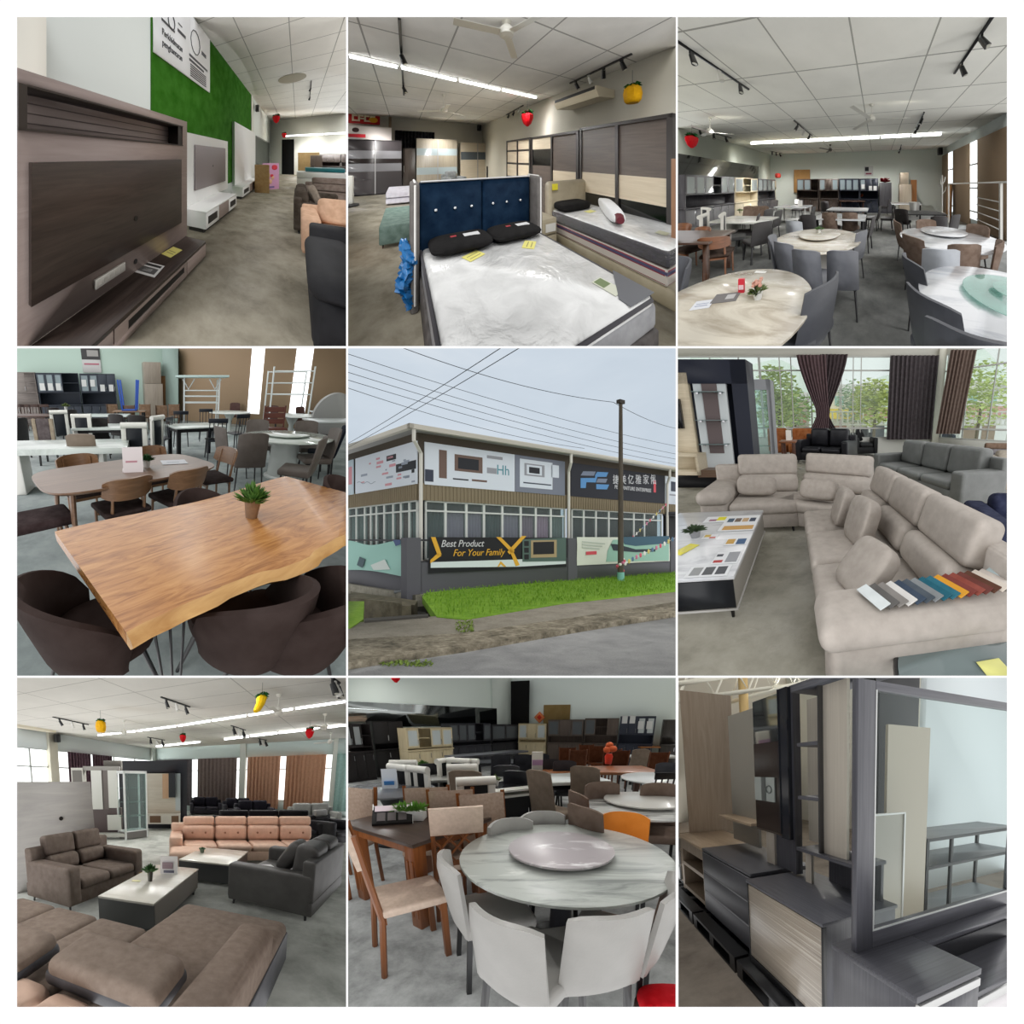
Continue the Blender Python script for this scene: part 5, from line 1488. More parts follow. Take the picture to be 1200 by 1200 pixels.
 # ================================================================== live edge slab table among the dining sets
def room_slab():
 r=enter(Room(16,404,(20,408.2,405.6,791.8),1100,150,1.6,0,R(22.3)))
 fz,fx,fy,up=r.fz,r.fx,r.fy,r.up
 struct('floor',MB().b(-16,14,0.3,20,-0.1,0),concrete((98,108,108),(136,146,144),0.9,0.4,(160,168,164)))
 def on(zx,y):  # floor point seen in column zx at distance y
  d=r.ray(zx,150);return (d.x/d.y*y,y)
 C=on(592,16.5);A=on(-60,14.2);D=on(1290,11.5)
 wall_box('wall_back',plain((186,208,196),0.7),A,C,0,4.6,0.15)
 wall_box('wall_right',plain((150,128,102),0.75),C,D,0,4.6,0.15)
 struct('column_corner',MB().b(C[0]-0.75,C[0]-0.02,C[1]-0.5,C[1],0,4.6),plain((156,176,168),0.7))
 # bright slits between the boards
 (mx_,my_),an,Lr=base2(C,D)
 def along(zx):  # share of C-D seen in column zx (at eye height)
  d=r.ray(zx,150);dx,dy=D[0]-C[0],D[1]-C[1]
  s=(C[0]*d.y-C[1]*d.x)/(d.x*dy-d.y*dx);return s
 for i,(a,b_) in enumerate(((846,890),(1000,1058))):
  pa=[C[0]+along(a)*(D[0]-C[0]),C[1]+along(a)*(D[1]-C[1])];pb=[C[0]+along(b_)*(D[0]-C[0]),C[1]+along(b_)*(D[1]-C[1])]
  (ux,uy),a2,L=base2(pa,pb)
  M=Matrix.Translation((ux,uy,0))@Matrix.Rotation(a2,4,'Z')
  struct('window_%d'%(i+1),MB().b(-L/2,L/2,-0.03,-0.005,0.5,4.6,m=M),glow((244,248,252),1.7))
  # ---------- slab table
 P=[fz(430,1070,0.76),fz(165,675,0.76),fz(1000,480,0.76),fz(1225,560,0.76),fz(1190,700,0.76)]
 dirx=Vector((P[4][0]-P[0][0],P[4][1]-P[0][1],0));L=dirx.length;dirx.normalize();diry=Vector((-dirx.y,dirx.x,0))
 Wd=1.06
 n=28
 def edge(u):return 0.04*math.sin(u*4.2+0.4)+0.014*math.sin(u*11+1)+0.006*math.sin(u*29)
 front,back=[],[]
 for i in range(n+1):
  u=i/n*2.25;front.append((u,edge(u)*(0.35+0.65*min(1,u))+0.0));back.append((u,Wd+0.04*math.sin(u*3.1+1.2)))
 tb=thing('slab_table','large golden live edge slab table on thin black rod legs in front','table',(P[0][0],P[0][1],0),math.atan2(dirx.y,dirx.x))
 m=MB()
 ring=[(x,y+0.05) for x,y in front]+[(x,y) for x,y in reversed(back)]
 low=[(x,y+0.05) for x,y in front]+[(x,y-0.02) for x,y in reversed(back)]
 mid=[(x,y+0.05) for x,y in front]+[(x,y) for x,y in reversed(back)]
 m.rings([[(x,y,0.70) for x,y in low],[(x,y,0.735) for x,y in mid],[(x,y,0.76) for x,y in ring]])
 gw=wood((128,78,38),(202,150,92),'x',9,0.26,6,2.4,(180,124,70))
 MB().rings([[(x,y+0.052,0.7605),(x,y+0.012,0.748),(x,y-0.004,0.728),(x,y+0.022,0.70),(x,y+0.052,0.70)] for x,y in front]).build('live_edge',wood((168,120,66),(214,172,112),'x',5,0.35,5,2.0),tb,0.9)
 m.build('tabletop',gw,tb,0.5)
 rod=plain((22,22,24),0.4)
 for x,y in ((0.25,0.16),(0.22,Wd-0.2),(2.0,0.16),(2.0,Wd-0.2)):
  m=MB()
  for k in (-0.09,0.0,0.09):m.tube([(x+k,y,0.7),(x+k*0.3,y-0.03,0.01)],0.007,6)
  m.build('hairpin_leg',rod,tb)
 px,py=fz(852,618,0.76)
 pot_plant('bushy green plant in a wooden pot on the slab table',wood((120,92,68),(146,114,86),'x',6),plain((84,124,50),0.7),0.30,0.058,0.105,170,(px,py,0.762),lw=0.012,stiff=0.1)
 vel=fabric((56,45,42),0.8,8,5,220);bk=plain((22,22,24),0.4)
 KT=Kind(lambda l:chair_tub(l,vel,bk,W=0.55,H=0.82),0.82,0.3)
 KT(40,872,232,'dark brown velvet tub chair at the left end of the slab table')
 KT(1010,880,146,'dark brown velvet tub chair nearest us, its back to the camera')
 KT(1250,850,128,'dark velvet tub chair at the right edge, under the slab table')
 KT(648,520,-30,'brown velvet tub chair behind the slab table, only its back rim showing')
 KT(1150,470,-40,'dark tub chair behind the right end of the slab table')
 # ---------- second table, rounded brown top
 Q=[fz(60,450,0.76),fz(150,555,0.76),fz(768,440,0.76),fz(560,386,0.76)]
 (cx,cy),an,L2=base2(((Q[0][0]+Q[1][0])/2,(Q[0][1]+Q[1][1])/2),((Q[2][0]+Q[3][0])/2,(Q[2][1]+Q[3][1])/2))
 bw=wood((104,78,60),(132,102,80),'x',6,0.3,12)
 t=thing('dining_table','brown wooden table with rounded corners, second row, white bag on it','table',(cx,cy,0),an)
 W2,D2=L2+0.1,1.0
 prof=[(W2/2*math.copysign(abs(math.cos(a))**0.35,math.cos(a)),D2/2*math.copysign(abs(math.sin(a))**0.5,math.sin(a))) for a in [k*2*PI/48+0.01 for k in range(48)]]
 MB().rings([[(x*0.97,y*0.96,0.725) for x,y in prof],[(x,y,0.745) for x,y in prof],[(x,y,0.76) for x,y in prof]]).build('tabletop',bw,t)
 legs4(t,bw,W2/2-0.25,-D2/2+0.2,D2/2-0.2,0.73,0.032,0.02,0.06)
 KW=Kind(lambda l:chair_bentwood(l,wood((110,80,56),(136,102,74),'x',6,0.35),fabric((54,44,42)),W=0.5,H=0.83),0.82,0.28)
 a0=math.degrees(an)
 g='wooden chairs at the rounded brown table'
 KW(418,478,180-a0,'wooden chair with a curved plank back, left of the two with backs to us',g)
 KW(642,445,176-a0,'wooden chair with a curved plank back, right of the two with backs to us',g)
 KW(222,396,0-a0,'wooden chair behind the left part of the rounded brown table',g)
 KW(482,366,0-a0,'wooden chair behind the white bag at the rounded brown table',g)
 KW(775,372,100-a0,'wooden chair at the right end of the rounded brown table',g)
 px,py=fz(428,452,0.76)
 m=MB().b(-0.11,0.11,-0.05,0.05,0,0.02)
 m.prism([(-0.07,0),(0.07,0),(0.02,0.25),(-0.02,0.25)],-0.1,0.11,'x')
 m.use(1).b(-0.07,0.05,-0.05,-0.045,0.1,0.12)
 solo('card_stand',m,[plain((226,218,218),0.5),plain((200,150,160),0.6)],'white folded card stand on the rounded brown table','card stand',(px,py,0.76),0.15)
 px,py=fz(477,440,0.76)
 pot_plant('small dark green plant in a white pot beside the white card stand',plain((214,214,210),0.4),plain((52,96,54),0.7),0.2,0.05,0.09,60,(px,py,0.762),lw=0.016)
 px,py=fz(575,422,0.76)
 paper('paper_sheet','white sheet of paper lying on the rounded brown table',(214,216,222),0.3,0.22,(px,py,0.763),0.2,'paper',((0.2,0.7,0.4,0.46,(150,156,170)),))
 px,py=fz(60,640,0.46)
 t=thing('bench','dark brown padded bench at the left edge before the rounded table','bench',(px-0.25,py,0),an)
 MB().b(-0.7,0.6,-0.22,0.22,0.38,0.47,0.04,3).build('seat',fabric((58,46,46)),t)
 legs4(t,bw,0.5,-0.16,0.16,0.4,0.022,splay=0.04)
 # ---------- white and black set on the left
 wm_=marble((206,214,208),(176,184,178),1.4,0.2);wl=plain((214,214,208),0.4)
 x,y=fz(180,352,0.78)
 t=rect_table('white marble dining table on the left behind the rounded brown table',wm_,wl,2.4,0.85,0.76,0.09,kind='block');move(t,(x-0.2,y),0.12)
 KS=Kind(lambda l:chair_slab(l,leather((122,108,94),0.5),bk,H=0.95,curve=0.03),0.95)
 KS(238,318,178,'taupe chair with its back to us at the left white marble table')
 KG=Kind(lambda l:chair_panel(l,fabric((150,138,120)),fabric((92,84,84)),bk,H=0.98,roll=False),0.98)
 KG(98,268,178,'beige and grey high back chair behind the left end of the white marble table')
 KP=Kind(lambda l:chair_panel(l,plain((218,218,210),0.4),plain((30,34,40),0.4),wl),1.0)
 gp='white and black chairs of the left set'
 KP(243,256,0,'white and black high back chair behind the white marble table, left of the group',gp)
 KP(430,290,178,'white high back chair with a rolled black top, its back to us',gp)
 KP(520,262,120,'white and black high back chair nearest the black dining set',gp)
 x,y=fz(328,292,0.76)
 t=rect_table('white table with a black rim beyond the taupe chair',wm_,wl,1.4,0.9,0.76,0.05,apron=0.06,apm=bk);move(t,(x,y+0.1),0.1)
 KP(160,242,160,'white and black chair far behind on the left',gp)
 # ---------- black set in the middle
 x,y=fz(650,288,0.76)
 t=rect_table('white topped table with square black legs, in the middle distance',wm_,bk,1.25,0.85,0.76,0.03,leg=0.09,apron=0.08);move(t,(x,y),0.35)
 blk=plain((26,30,38),0.4)
 KB=Kind(lambda l:chair_spindle(l,blk,H=0.95),0.93,0.25)
 gb='black spindle chairs round the white topped table'
 KB(560,262,110,'black spindle chair at the left end of the white topped table',gb)
 KB(735,268,175,'black spindle chair before the right end of the white topped table',gb)
 KB(825,252,150,'black spindle chair farther right, beside the tall grey chair',gb)
 KB(600,240,0,'black spindle chair behind the left of the white topped table',gb)
 KB(690,232,0,'black spindle chair behind the right of the white topped table',gb)
 # ---------- round marble table with grey chairs
 x0,y0=fz(978,328,0.76)
 rm=marble((200,210,202),(168,178,170),1.3,0.12)
 t=round_table('round pale marble table with a drum foot and a turntable on the right',rm,plain((186,192,188),0.3),0.80);move(t,(x0,y0))
 susan('pale marble turntable on the round marble table',rm,0.42,0.02,(x0,y0+0.05,0.76))
 gc=leather((96,88,82),0.55);
 KR=Kind(lambda l:chair_slab(l,gc,bk,H=0.95,curve=0.07,sq=False,W=0.5),0.95)
 gr='grey-brown chairs round the marble table'
 KR(864,316,176,'grey-brown chair nearest us on the left of the round marble table',gr)
 KR(1112,330,120,'grey-brown chair on the right of the round marble table, side on',gr)
 KR(738,292,250,'grey-brown chair at the left of the round marble table, seen edge on',gr)
 KR(876,268,0,'grey-brown chair behind the left of the round marble table',gr)
 KR(1052,272,0,'grey-brown chair behind the right of the round marble table',gr)
 KR(1160,300,95,'second grey-brown chair at the far right of the round marble table',gr)
 KD=Kind(lambda l:chair_slab(l,fabric((34,40,52)),bk,H=0.95,curve=0.04),0.95)
 KD(1185,290,110,'dark blue chair cut by the right edge')
 # ---------- far tables and chairs
 t1=None
 for i,(zx,zy,W,lab) in enumerate(((775,241,1.4,'far white round table before the right wall'),(1000,252,1.4,'far white table beneath the wider bright slit'),(1160,268,1.5,'pale table at the right edge before the leaning disc'))):
  x,y=fz(zx,zy,0.76)
  t=round_table(lab,plain((212,218,214),0.3),plain((190,196,192),0.4),0.75,kind='cone') if i!=2 else rect_table(lab,plain((200,206,206),0.3),bk,1.6,0.9)
  move(t,(x,y))
 rb=wood((84,46,38),(104,60,48),'x',5)
 t=thing('high_back_bench','reddish brown ladder back chair beyond the round marble table','chair',(fz(938,300,0.45)[0],fz(938,300,0.45)[1],0))
 MB().b(-0.3,0.3,-0.2,0.2,0.42,0.47).build('seat',rb,t)
 m=MB()
 for k in range(3):m.b(-0.32,0.32,0.2,0.23,0.56+0.17*k,0.70+0.17*k)
 m.build('back_slats',rb,t)
 for sx in (-0.3,0.3):
  MB().b(sx-0.02,sx+0.02,0.19,0.24,0,1.08).build('back_post',rb,t);MB().b(sx-0.02,sx+0.02,-0.2,-0.16,0,0.44).build('leg',rb,t)
 KN=Kind(lambda l:chair_slab(l,leather((74,48,42),0.5),bk,H=0.95,curve=0.03),0.95)
 for i,(zx,zy,a) in enumerate(((795,208,0),(930,218,20),(1030,222,-30))):
  KN(zx,zy,a,'dark red-brown chair far off before the right wall, '+('left one','middle one','right one')[i],'far red-brown chairs')
 KX=Kind(lambda l:chair_padded(l,wood((84,62,48),(110,84,66),'x',5),fabric((128,104,84)),H=0.95),0.95)
 for i,zx in enumerate((352,412,470,530,575)):
  KX(zx,212+4*(i%2),(180,170,0,180,0)[i],'brown padded chair in the far row below the blue stool, '+('first','second','third','fourth','fifth')[i]+' from the left','far row of brown padded chairs')
 KQ=Kind(lambda l:chair_spindle(l,wood((58,40,34),(74,52,44),'x',5),H=0.95,n=4),0.95,0.25)
 for i,zx in enumerate((18,40,72,105)):
  KQ(zx,214,0,'dark wooden chair before the grey cabinets at the far left, '+('first','second','third','fourth')[i]+' from the edge','dark chairs before the far left cabinets')
 for i,(zx,zy,top,lab) in enumerate(((300,205,wood((170,146,104),(190,164,120),'x',4),'pale yellow wooden table before the dark cabinets'),(60,250,wood((72,50,42),(90,64,54),'x',4),'dark wooden table at the far left'),(330,250,plain((190,200,196),0.3),'grey-white table in the middle of the far left sets'),(1150,238,plain((196,202,200),0.3),'white table at the far right edge'))):
  x,y=fz(zx,zy,0.76);t=rect_table(lab,top,bk,2.0 if i==0 else 1.5,0.9);move(t,(x,y))
 px,py=fz(175,238,0.76)
 pot_plant('leafy plant on the far grey-white table at the left',plain((200,200,196),0.4),plain((112,128,78),0.7),0.35,0.07,0.16,60,(px,py+0.4,0.762),lw=0.03)
 KD2=Kind(lambda l:chair_slab(l,leather((40,36,36),0.5),bk,H=0.95,curve=0.04),0.95)
 for i,(zx,zy,a) in enumerate(((140,225,180),(200,232,150),(300,262,170),(365,248,200),(440,252,180),(15,262,120))):
  KD2(zx,zy,a,'black chair among the far left tables, '+('first from the left edge group','second, by the grey chair','third, beside the white table','fourth, above the white bag','fifth, before the pale row','at the very left edge')[i],'black chairs among the far left tables')
  # ---------- cabinets on the back wall
 (bx,by),ab,Lb=base2(A,C)
 def onwall(zx,off):
  d=r.ray(zx,150);nx,ny=-math.sin(ab),math.cos(ab)
  ax,ay=A[0]-nx*off,A[1]-ny*off;ux,uy=math.cos(ab),math.sin(ab)
  s=(d.x*ay-d.y*ax)/(d.y*ux-d.x*uy);return (ax+ux*s,ay+uy*s)
 gw_=wood((126,118,114),(148,140,134),'x',4);dg=plain((66,72,82),0.4)
 spec=[(-30,82,gw_,'pale grey kitchen cabinet at the left edge of the back wall','ddo',None,98),(86,236,dg,'dark grey kitchen cabinet with white printed doors on the back wall','gggoo',[(0.05,1.45),(0.24,1.45),(0.43,1.45)],101),(240,366,dg,'dark grey kitchen cabinet with white paper sheets on the back wall','ggdd',[(0.04,1.6),(0.28,1.6),(0.55,1.4),(0.8,1.4)],104)]
 for a,b_,mt,lab,pt,sh,zt_ in spec:
  pa,pb=onwall(a,0.6),onwall(b_,0.6);(ux,uy),a2,L=base2(pa,pb)
  c=hutch(lab,mt,L,up((ux,uy),zt_),0.45,pattern=pt,n=len(pt),sheets=sh);move(c,(ux,uy),a2)
 pa,pb=onwall(470,0.55),onwall(535,0.55);(ux,uy),a2,L=base2(pa,pb)
 wl_=wood((150,140,128),(170,160,146),'z',4)
 t=thing('cupboard','two pale wood box cupboards stacked by the corner','cupboard',(ux,uy,0),a2)
 zm_=up((ux,uy),140);zt_=up((ux,uy),62)
 MB().b(-L/2,L/2,0,0.5,0,zm_,0.004).build('lower_box',wl_,t);MB().b(-L/2,L*0.42,0.02,0.5,zm_+0.01,zt_,0.004).build('upper_box',wl_,t)
 pa,pb=onwall(528,0.3),onwall(558,0.3);(ux,uy),a2,L=base2(pa,pb)
 solo('board',MB().b(-L/2,L/2,0,0.05,0,up((ux,uy),112)),plain((132,98,66),0.7),'brown board standing in the corner behind the stacked box cupboards','board',(ux,uy,0),a2)
 pa,pb=onwall(255,0.03),onwall(320,0.03);(ux,uy),a2,L=base2(pa,pb);z0,z1=up((ux,uy),100),up((ux,uy),5)
 m=MB().b(-L/2,L/2,0,0.02,z0,z1).use(1).b(-L/2,L/2,-0.004,0,z0+(z1-z0)*0.5,z1).use(2).b(-L*0.4,L*0.4,-0.004,0,z0+(z1-z0)*0.3,z0+(z1-z0)*0.36).use(3).b(-L*0.2,L*0.4,-0.008,-0.004,z0+(z1-z0)*0.62,z0+(z1-z0)*0.85)
 solo('poster',m,[plain((206,206,204),0.5),plain((70,70,70),0.5),plain((196,120,136),0.5),plain((170,168,164),0.5)],'poster with a photo and pink lettering on the back wall','poster',(ux,uy,0),a2)
 x,y=on(412,12.2)
 t=thing('stool','blue plastic stool standing upside down on the far tables','stool',(x,y,0.76))
 bl=plain((36,78,166),0.4)
 MB().b(-0.28,0.28,-0.22,0.22,0,0.05,0.02).build('seat',bl,t)
 hh=up((x,y),126)-0.76
 for sx in (-1,1):
  for sy in (-1,1):MB().bar((sx*0.25,sy*0.19,0.04),(sx*0.34,sy*0.25,hh),0.06,0.05,(0,1,0)).build('leg',bl,t)
 x2,y2=x,y
 t=rect_table('wooden table under the blue upturned stool',wood((120,92,68),(140,110,84),'x',4),bk,1.2,0.8,0.757);move(t,(x,y))
 # ---------- white metal frames by the right wall
 wf=plain((200,206,204),0.35)
 def frame(label,zx0,zx1,y,ztop,rails,slant=0.0):
  a,b_=on(zx0,y),on(zx1,y);h=up(a,ztop)
  t=thing('metal_bed_frame',label,'bed frame',(a[0],a[1],0));L=b_[0]-a[0]
  for q in (0,L):
   for k in (0,0.7):MB().cyl((q,k,0),(q,k,h-0.1*(k>0)),0.028,n=8).build('post',wf,t)
  for zr in rails:
   for k in (0,0.7):MB().cyl((0,k,zr*h),(L,k,zr*h),0.02,n=6).build('rail',wf,t)
  return t,L,h
 t,L,h=frame('white metal frame with a pale slatted roof by the right wall near the corner',612,738,11.5,112,(0.55,0.66,0.76))
 MB().b(-0.3,L+0.3,-0.2,0.9,h-0.05,h+0.02,0.01).build('top_board',plain((176,196,192),0.4),t)
 for q in (0.15,L-0.15):
  MB().tube([(q-0.2,0,h-0.1),(q,0,h*0.78),(q+0.2,0,h-0.1)],0.025,6).build('brace',wf,t)
 frame('white metal frame before the wider bright slit',928,1072,10.8,78,(0.62,0.78,0.94))
 x,y=on(1165,9.6)
 zt_=up((x,y),172)
 m=MB().cyl((0,0,zt_-0.62),(0.0,0.1,zt_-0.60),0.62,n=40)
 solo('tabletop_disc',m,plain((150,150,148),0.4),'grey round tabletop leaning upright at the right edge','tabletop',(x,y,0),0.1)
 solo('table_stand',MB().b(-0.3,0.3,0.0,0.3,0,zt_-1.2,0.02),plain((70,66,64),0.5),'dark crate carrying the leaning grey tabletop','crate',(x,y,0),0.1)
 fill_spots(-7,4,1.5,12,3,4,3.2,2.6,ramp=(0.4,1.7),color=(0.95,1,1))
 sun(0.6,(0.1,1,-0.35),80)
 # ================================================================== the shop from the road
def building():
 r=enter(Room(404,404,(407.9,408.2,791.8,791.8),1834,700,1.7,-math.atan(1834/2168)))
 fz,fx,fy=r.fz,r.fx,r.fy
 x0,y0=fz(265,886)  # corner of the low wall
 YB=y0+0.9;XB=fy(262,690,YB)[0]  # front and side planes of the building
 Z=lambda zx,zy:fy(zx,zy,YB)[1]
 X=lambda zx:fy(zx,690,YB)[0]
 Ys=lambda zx:fx(zx,690,XB)[0]
 ze=Z(285,318)  # eaves
 zs1,zs0=Z(285,350),Z(285,502)  # sign band
 zc0=Z(285,558)  # foot of the corrugated band
 XE=X(1190)+7;YE=Ys(12)+9
 dk=plain((92,92,98),0.7);wall=plain((120,112,98),0.8);shade=plain((92,84,74),0.8)
 struct('wall_front',MB().b(XB,XE,YB,YB+0.2,zc0,ze),shade)
 struct('wall_side',MB().b(XB,XB+0.2,YB,YE,zc0,ze),shade)
 struct('wall_front_lower',MB().b(XB,XE,YB+0.06,YB+0.2,0,1.0),plain((150,146,138),0.8))
 struct('wall_side_lower',MB().b(XB+0.06,XB+0.2,YB,YE,0,1.0),plain((150,146,138),0.8))
 struct('roof',MB().prism([(YB-0.55,ze),(YB-0.55,ze+0.05),(YE,ze+0.5),(YE,ze)],XB-0.55,XE,'x'),plain((150,150,148),0.6))
 gut=plain((196,192,182),0.6)
 m=MB().b(XB-0.72,XE,YB-0.72,YB-0.55,ze-0.06,ze+0.1).b(XB-0.72,XB-0.55,YB-0.72,YE,ze-0.06,ze+0.1)
 struct('roof_gutter',m,gut)
 # corrugated band
 cor=plain((134,122,100),0.7)
 m=MB();k=XB-0.02
 m.b(XB-0.05,XE,YB-0.05,YB-0.02,zc0,zs0+0.04)
 n=int((XE-XB)/0.16)
 for i in range(min(n,130)):m.b(XB+i*0.16,XB+i*0.16+0.07,YB-0.08,YB-0.05,zc0,zs0+0.04)
 struct('wall_cladding_front',m,cor)
 m=MB();m.b(XB-0.05,XB-0.02,YB-0.05,YE,zc0,zs0+0.04)
 for i in range(90):m.b(XB-0.08,XB-0.05,YB+i*0.16,YB+i*0.16+0.07,zc0,zs0+0.04)
 struct('wall_cladding_side',m,cor)
 # sign boards on the front
 white=plain((214,222,232),0.5);wd=plain((112,92,84),0.6);blk=plain((40,42,48),0.4);gr=plain((150,152,160),0.5);navy=plain((60,66,82),0.5);teal=plain((86,146,160),0.5)
 TX=lambda zx,zy,off=0.0:Matrix.Translation((fy(zx,zy,YB-0.1)[0],YB-0.1-off,fy(zx,zy,YB-0.1)[1]))@Matrix.Rotation(PI/2,4,'X')
 yS=YB-0.1
 def P(zx,zy):return fy(zx,zy,yS)
 def rect(m,a,b,c,d,off):  # picture corners -> upright patch on the sign plane
  (u0,v0),(u1,v1)=P(a,b),P(c,d)
  m.b(min(u0,u1),max(u0,u1),yS-off-0.006,yS-off,min(v0,v1),max(v0,v1))
 def board(zx0,zx1):
  return P(zx0,500)[0],P(zx1,500)[0]
 a,b_=board(287,610)
 m=MB().b(a,b_,yS,yS+0.04,zs0,zs1)
 rect(m.use(1),338,376,366,480,0);rect(m,394,392,494,462,0)
 rect(m.use(2),406,404,480,452,0.007);rect(m,388,478,444,488,0)
 rect(m.use(1),456,482,510,494,0)
 rect(m.use(3),510,396,566,414,0);rect(m,510,440,545,464,0)
 rect(m.use(4),288,446,318,492,0)
 m.use(5).text('Hh',TX(568,452),0.55,0.01)
 solo('sign_board',m,[white,wd,blk,gr,navy,teal],'white sign picturing a brown framed television wall with teal letters, left on the shop front','sign')
 a,b_=board(612,790)
 m=MB().b(a,b_,yS,yS+0.04,zs0,zs1)
 rect(m.use(1),628,408,745,520,0);rect(m.use(2),644,424,716,476,0.007);rect(m.use(1),652,430,706,470,0.014);rect(m.use(3),660,438,698,464,0.021)
 rect(m.use(4),640,492,740,506,0.007);rect(m.use(1),740,430,768,478,0)
 solo('sign_board',m,[plain((120,126,140),0.5),white,gr,blk,navy],'grey and white sign picturing a white television unit, middle of the shop front','sign')
 a,b_=board(812,1146)
 m=MB().b(a,b_,yS,yS+0.04,zs0,zs1)
 blue=plain((96,150,204),0.4);steel=plain((128,138,158),0.4);ltr=plain((214,216,220),0.5);red=plain((214,90,100),0.5)
 def poly(pts,mi,off=0.0):
  q=[P(*p) for p in pts];m.use(mi).prism(q,yS-off-0.012,yS-off,'y')
 poly([(855,454),(900,455),(893,470),(846,469)],1)
 poly([(846,478),(898,478),(898,468),(905,456),(945,458),(938,474),(905,474),(900,494),(866,493),(864,514),(846,514)],2)
 poly([(908,480),(942,481),(936,495),(902,494)],1);poly([(902,500),(948,502),(940,519),(902,518)],2)
 for i,ch in enumerate('捷美亿雅家俬'):
  u,v=P(972+i*27,486);(u2,_)=P(972+i*27+22,486)
  m.use(3).text(ch,Matrix.Translation((u,yS-0.004,v))@Matrix.Rotation(PI/2,4,'X'),abs(u2-u)*1.0,0.006)
 u0,u1=P(960,515)[0],P(1106,515)[0];v=P(1030,517)[1]
 m.text('PE FURNITURE ENTERPRISE',Matrix.Translation(((u0+u1)/2,yS-0.004,v))@Matrix.Rotation(PI/2,4,'X'),0.26,0.006,sx=abs(u1-u0)/3.5)
 rect(m.use(4),1108,486,1116,530,0)
 solo('sign_board',m,[plain((44,46,54),0.5),steel,blue,ltr,red],'dark shop sign with blue letters PE and white Chinese lettering','sign')
 a,b_=board(1150,1290)
 m=MB().b(a,b_,yS,yS+0.04,zs0,zs1);rect(m.use(1),1170,490,1260,535,0);rect(m.use(2),1165,535,1240,548,0)
 solo('sign_board',m,[white,navy,gr],'white sign cut by the right edge of the shop front','sign')
 # signs on the side
 xS=XB-0.1
 def Q(zx,zy):return fx(zx,zy,xS)
 ya,yb_=Q(258,450)[0],Q(38,450)[0]
 m=MB().b(xS,xS+0.04,ya,yb_,zs0,zs1)
 def srect(a,b,c,d,mi,off=0.0):
  (u0,v0),(u1,v1)=Q(a,b),Q(c,d);m.use(mi).b(xS-off-0.006,xS-off,min(u0,u1),max(u0,u1),min(v0,v1),max(v0,v1))
 srect(184,430,256,444,1);srect(150,400,184,410,1);srect(240,448,250,458,1)
 for k in range(22):
  u=rng.uniform(45,245);v=rng.uniform(400,510);srect(u,v,u+rng.uniform(4,26),v+rng.uniform(2,5),2+k%2)
 m.use(2).tube([(xS-0.004,Q(45+5*i,490-3*math.sin(i))[0],Q(45+5*i,495-4*math.sin(i*1.1))[1]) for i in range(14)],0.012,5)
 solo('sign_board',m,[white,blk,plain((150,160,176),0.5),plain((206,150,160),0.5)],'white sign with faint furniture drawings on the side wall of the shop','sign')
 ya,yb_=Q(30,450)[0],Q(-40,450)[0]
 m=MB().b(xS,xS+0.04,ya,yb_,zs0,zs1);srect(14,440,26,500,1)
 solo('sign_board',m,[plain((190,206,216),0.5),plain((206,140,150),0.5)],'pale blue sign cut by the left edge on the side wall','sign')
 # windows
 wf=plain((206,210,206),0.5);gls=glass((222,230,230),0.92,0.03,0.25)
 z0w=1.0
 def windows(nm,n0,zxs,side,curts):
  for i in range(len(zxs)-1):
   if side=='f':
    a,b_=X(zxs[i]),X(zxs[i+1]);M=Matrix.Translation((a,YB,0))
   else :
    a,b_=Ys(zxs[i]),Ys(zxs[i+1]);M=Matrix.Translation((XB,b_,0))@Matrix.Rotation(-PI/2,4,'Z')
    M=Matrix.Translation((XB,a,0))@Matrix(((0,1,0,0),(1,0,0,0),(0,0,1,0),(0,0,0,1)))
   L=abs(b_-a)
   zt_=zc0;zr=zc0-0.36
   w=MB();e=0.05
   w.b(0,L,0.0,0.08,zt_-e,zt_,m=M).b(0,L,0.0,0.08,z0w,z0w+e,m=M).b(0,L,-0.01,0.08,zr-0.03,zr+0.03,m=M).b(0,e,0,0.08,z0w,zt_,m=M).b(L-e,L,0,0.08,z0w,zt_,m=M)
   o=struct('window_%d'%(n0+i),w,wf)
   MB().b(e,L-e,0.03,0.04,z0w+e,zt_-e,m=M).build('pane',gls,o)
   c=curts[i]
   if c:
    f=lambda u,v:M@Vector((0.03+u*(L-0.06),0.14+0.03*math.sin(u*34),z0w+v*(zr-z0w)))
    info(MB().shell(f,40,1,0.01).build('curtain',fabric(c,0.8,8),None),('curtain behind the shop window, '+{'f':'front','s':'side'}[side]+' pane number '+str(i+1)+' from the corner'),'curtain','curtains behind the shop windows')
    # dark sheet standing for the unlit room behind
   MB().b(0,L,0.30,0.32,z0w,zt_,m=M).build('dark_sheet',plain((34,38,40),0.7),o)
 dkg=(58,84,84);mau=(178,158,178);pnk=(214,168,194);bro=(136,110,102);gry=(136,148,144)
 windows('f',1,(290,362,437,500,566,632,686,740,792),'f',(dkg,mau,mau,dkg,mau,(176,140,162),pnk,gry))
 windows('f',9,(815,858,902,948,996,1038,1076,1138),'f',(None,None,None,None,None,None,None))
 windows('s',21,(258,230,200,172,140,112,92,70,40,12,-30),'s',(gry,bro,bro,gry,None,bro,bro,gry,gry,bro))
 # downpipes
 pipe=plain((214,212,204),0.5)
 for zx,zt_,lab in ((248,318,'white downpipe at the corner of the shop'),(812,398,'white downpipe between the middle and the dark sign'),(1166,445,'white downpipe near the right edge of the shop')):
  u=fy(zx,zt_,YB-0.62)[0];w=fy(zx+(22 if zx<300 else -12),600,YB-0.14)[0]
  solo('downpipe',MB().tube([(u,YB-0.62,ze-0.02),(u,YB-0.62,ze-0.42),(w,YB-0.2,ze-0.75),(w,YB-0.2,0.3)],0.065,10),pipe,lab,'downpipe')
  # entrance shade
 u0,u1=X(1146),X(1300)
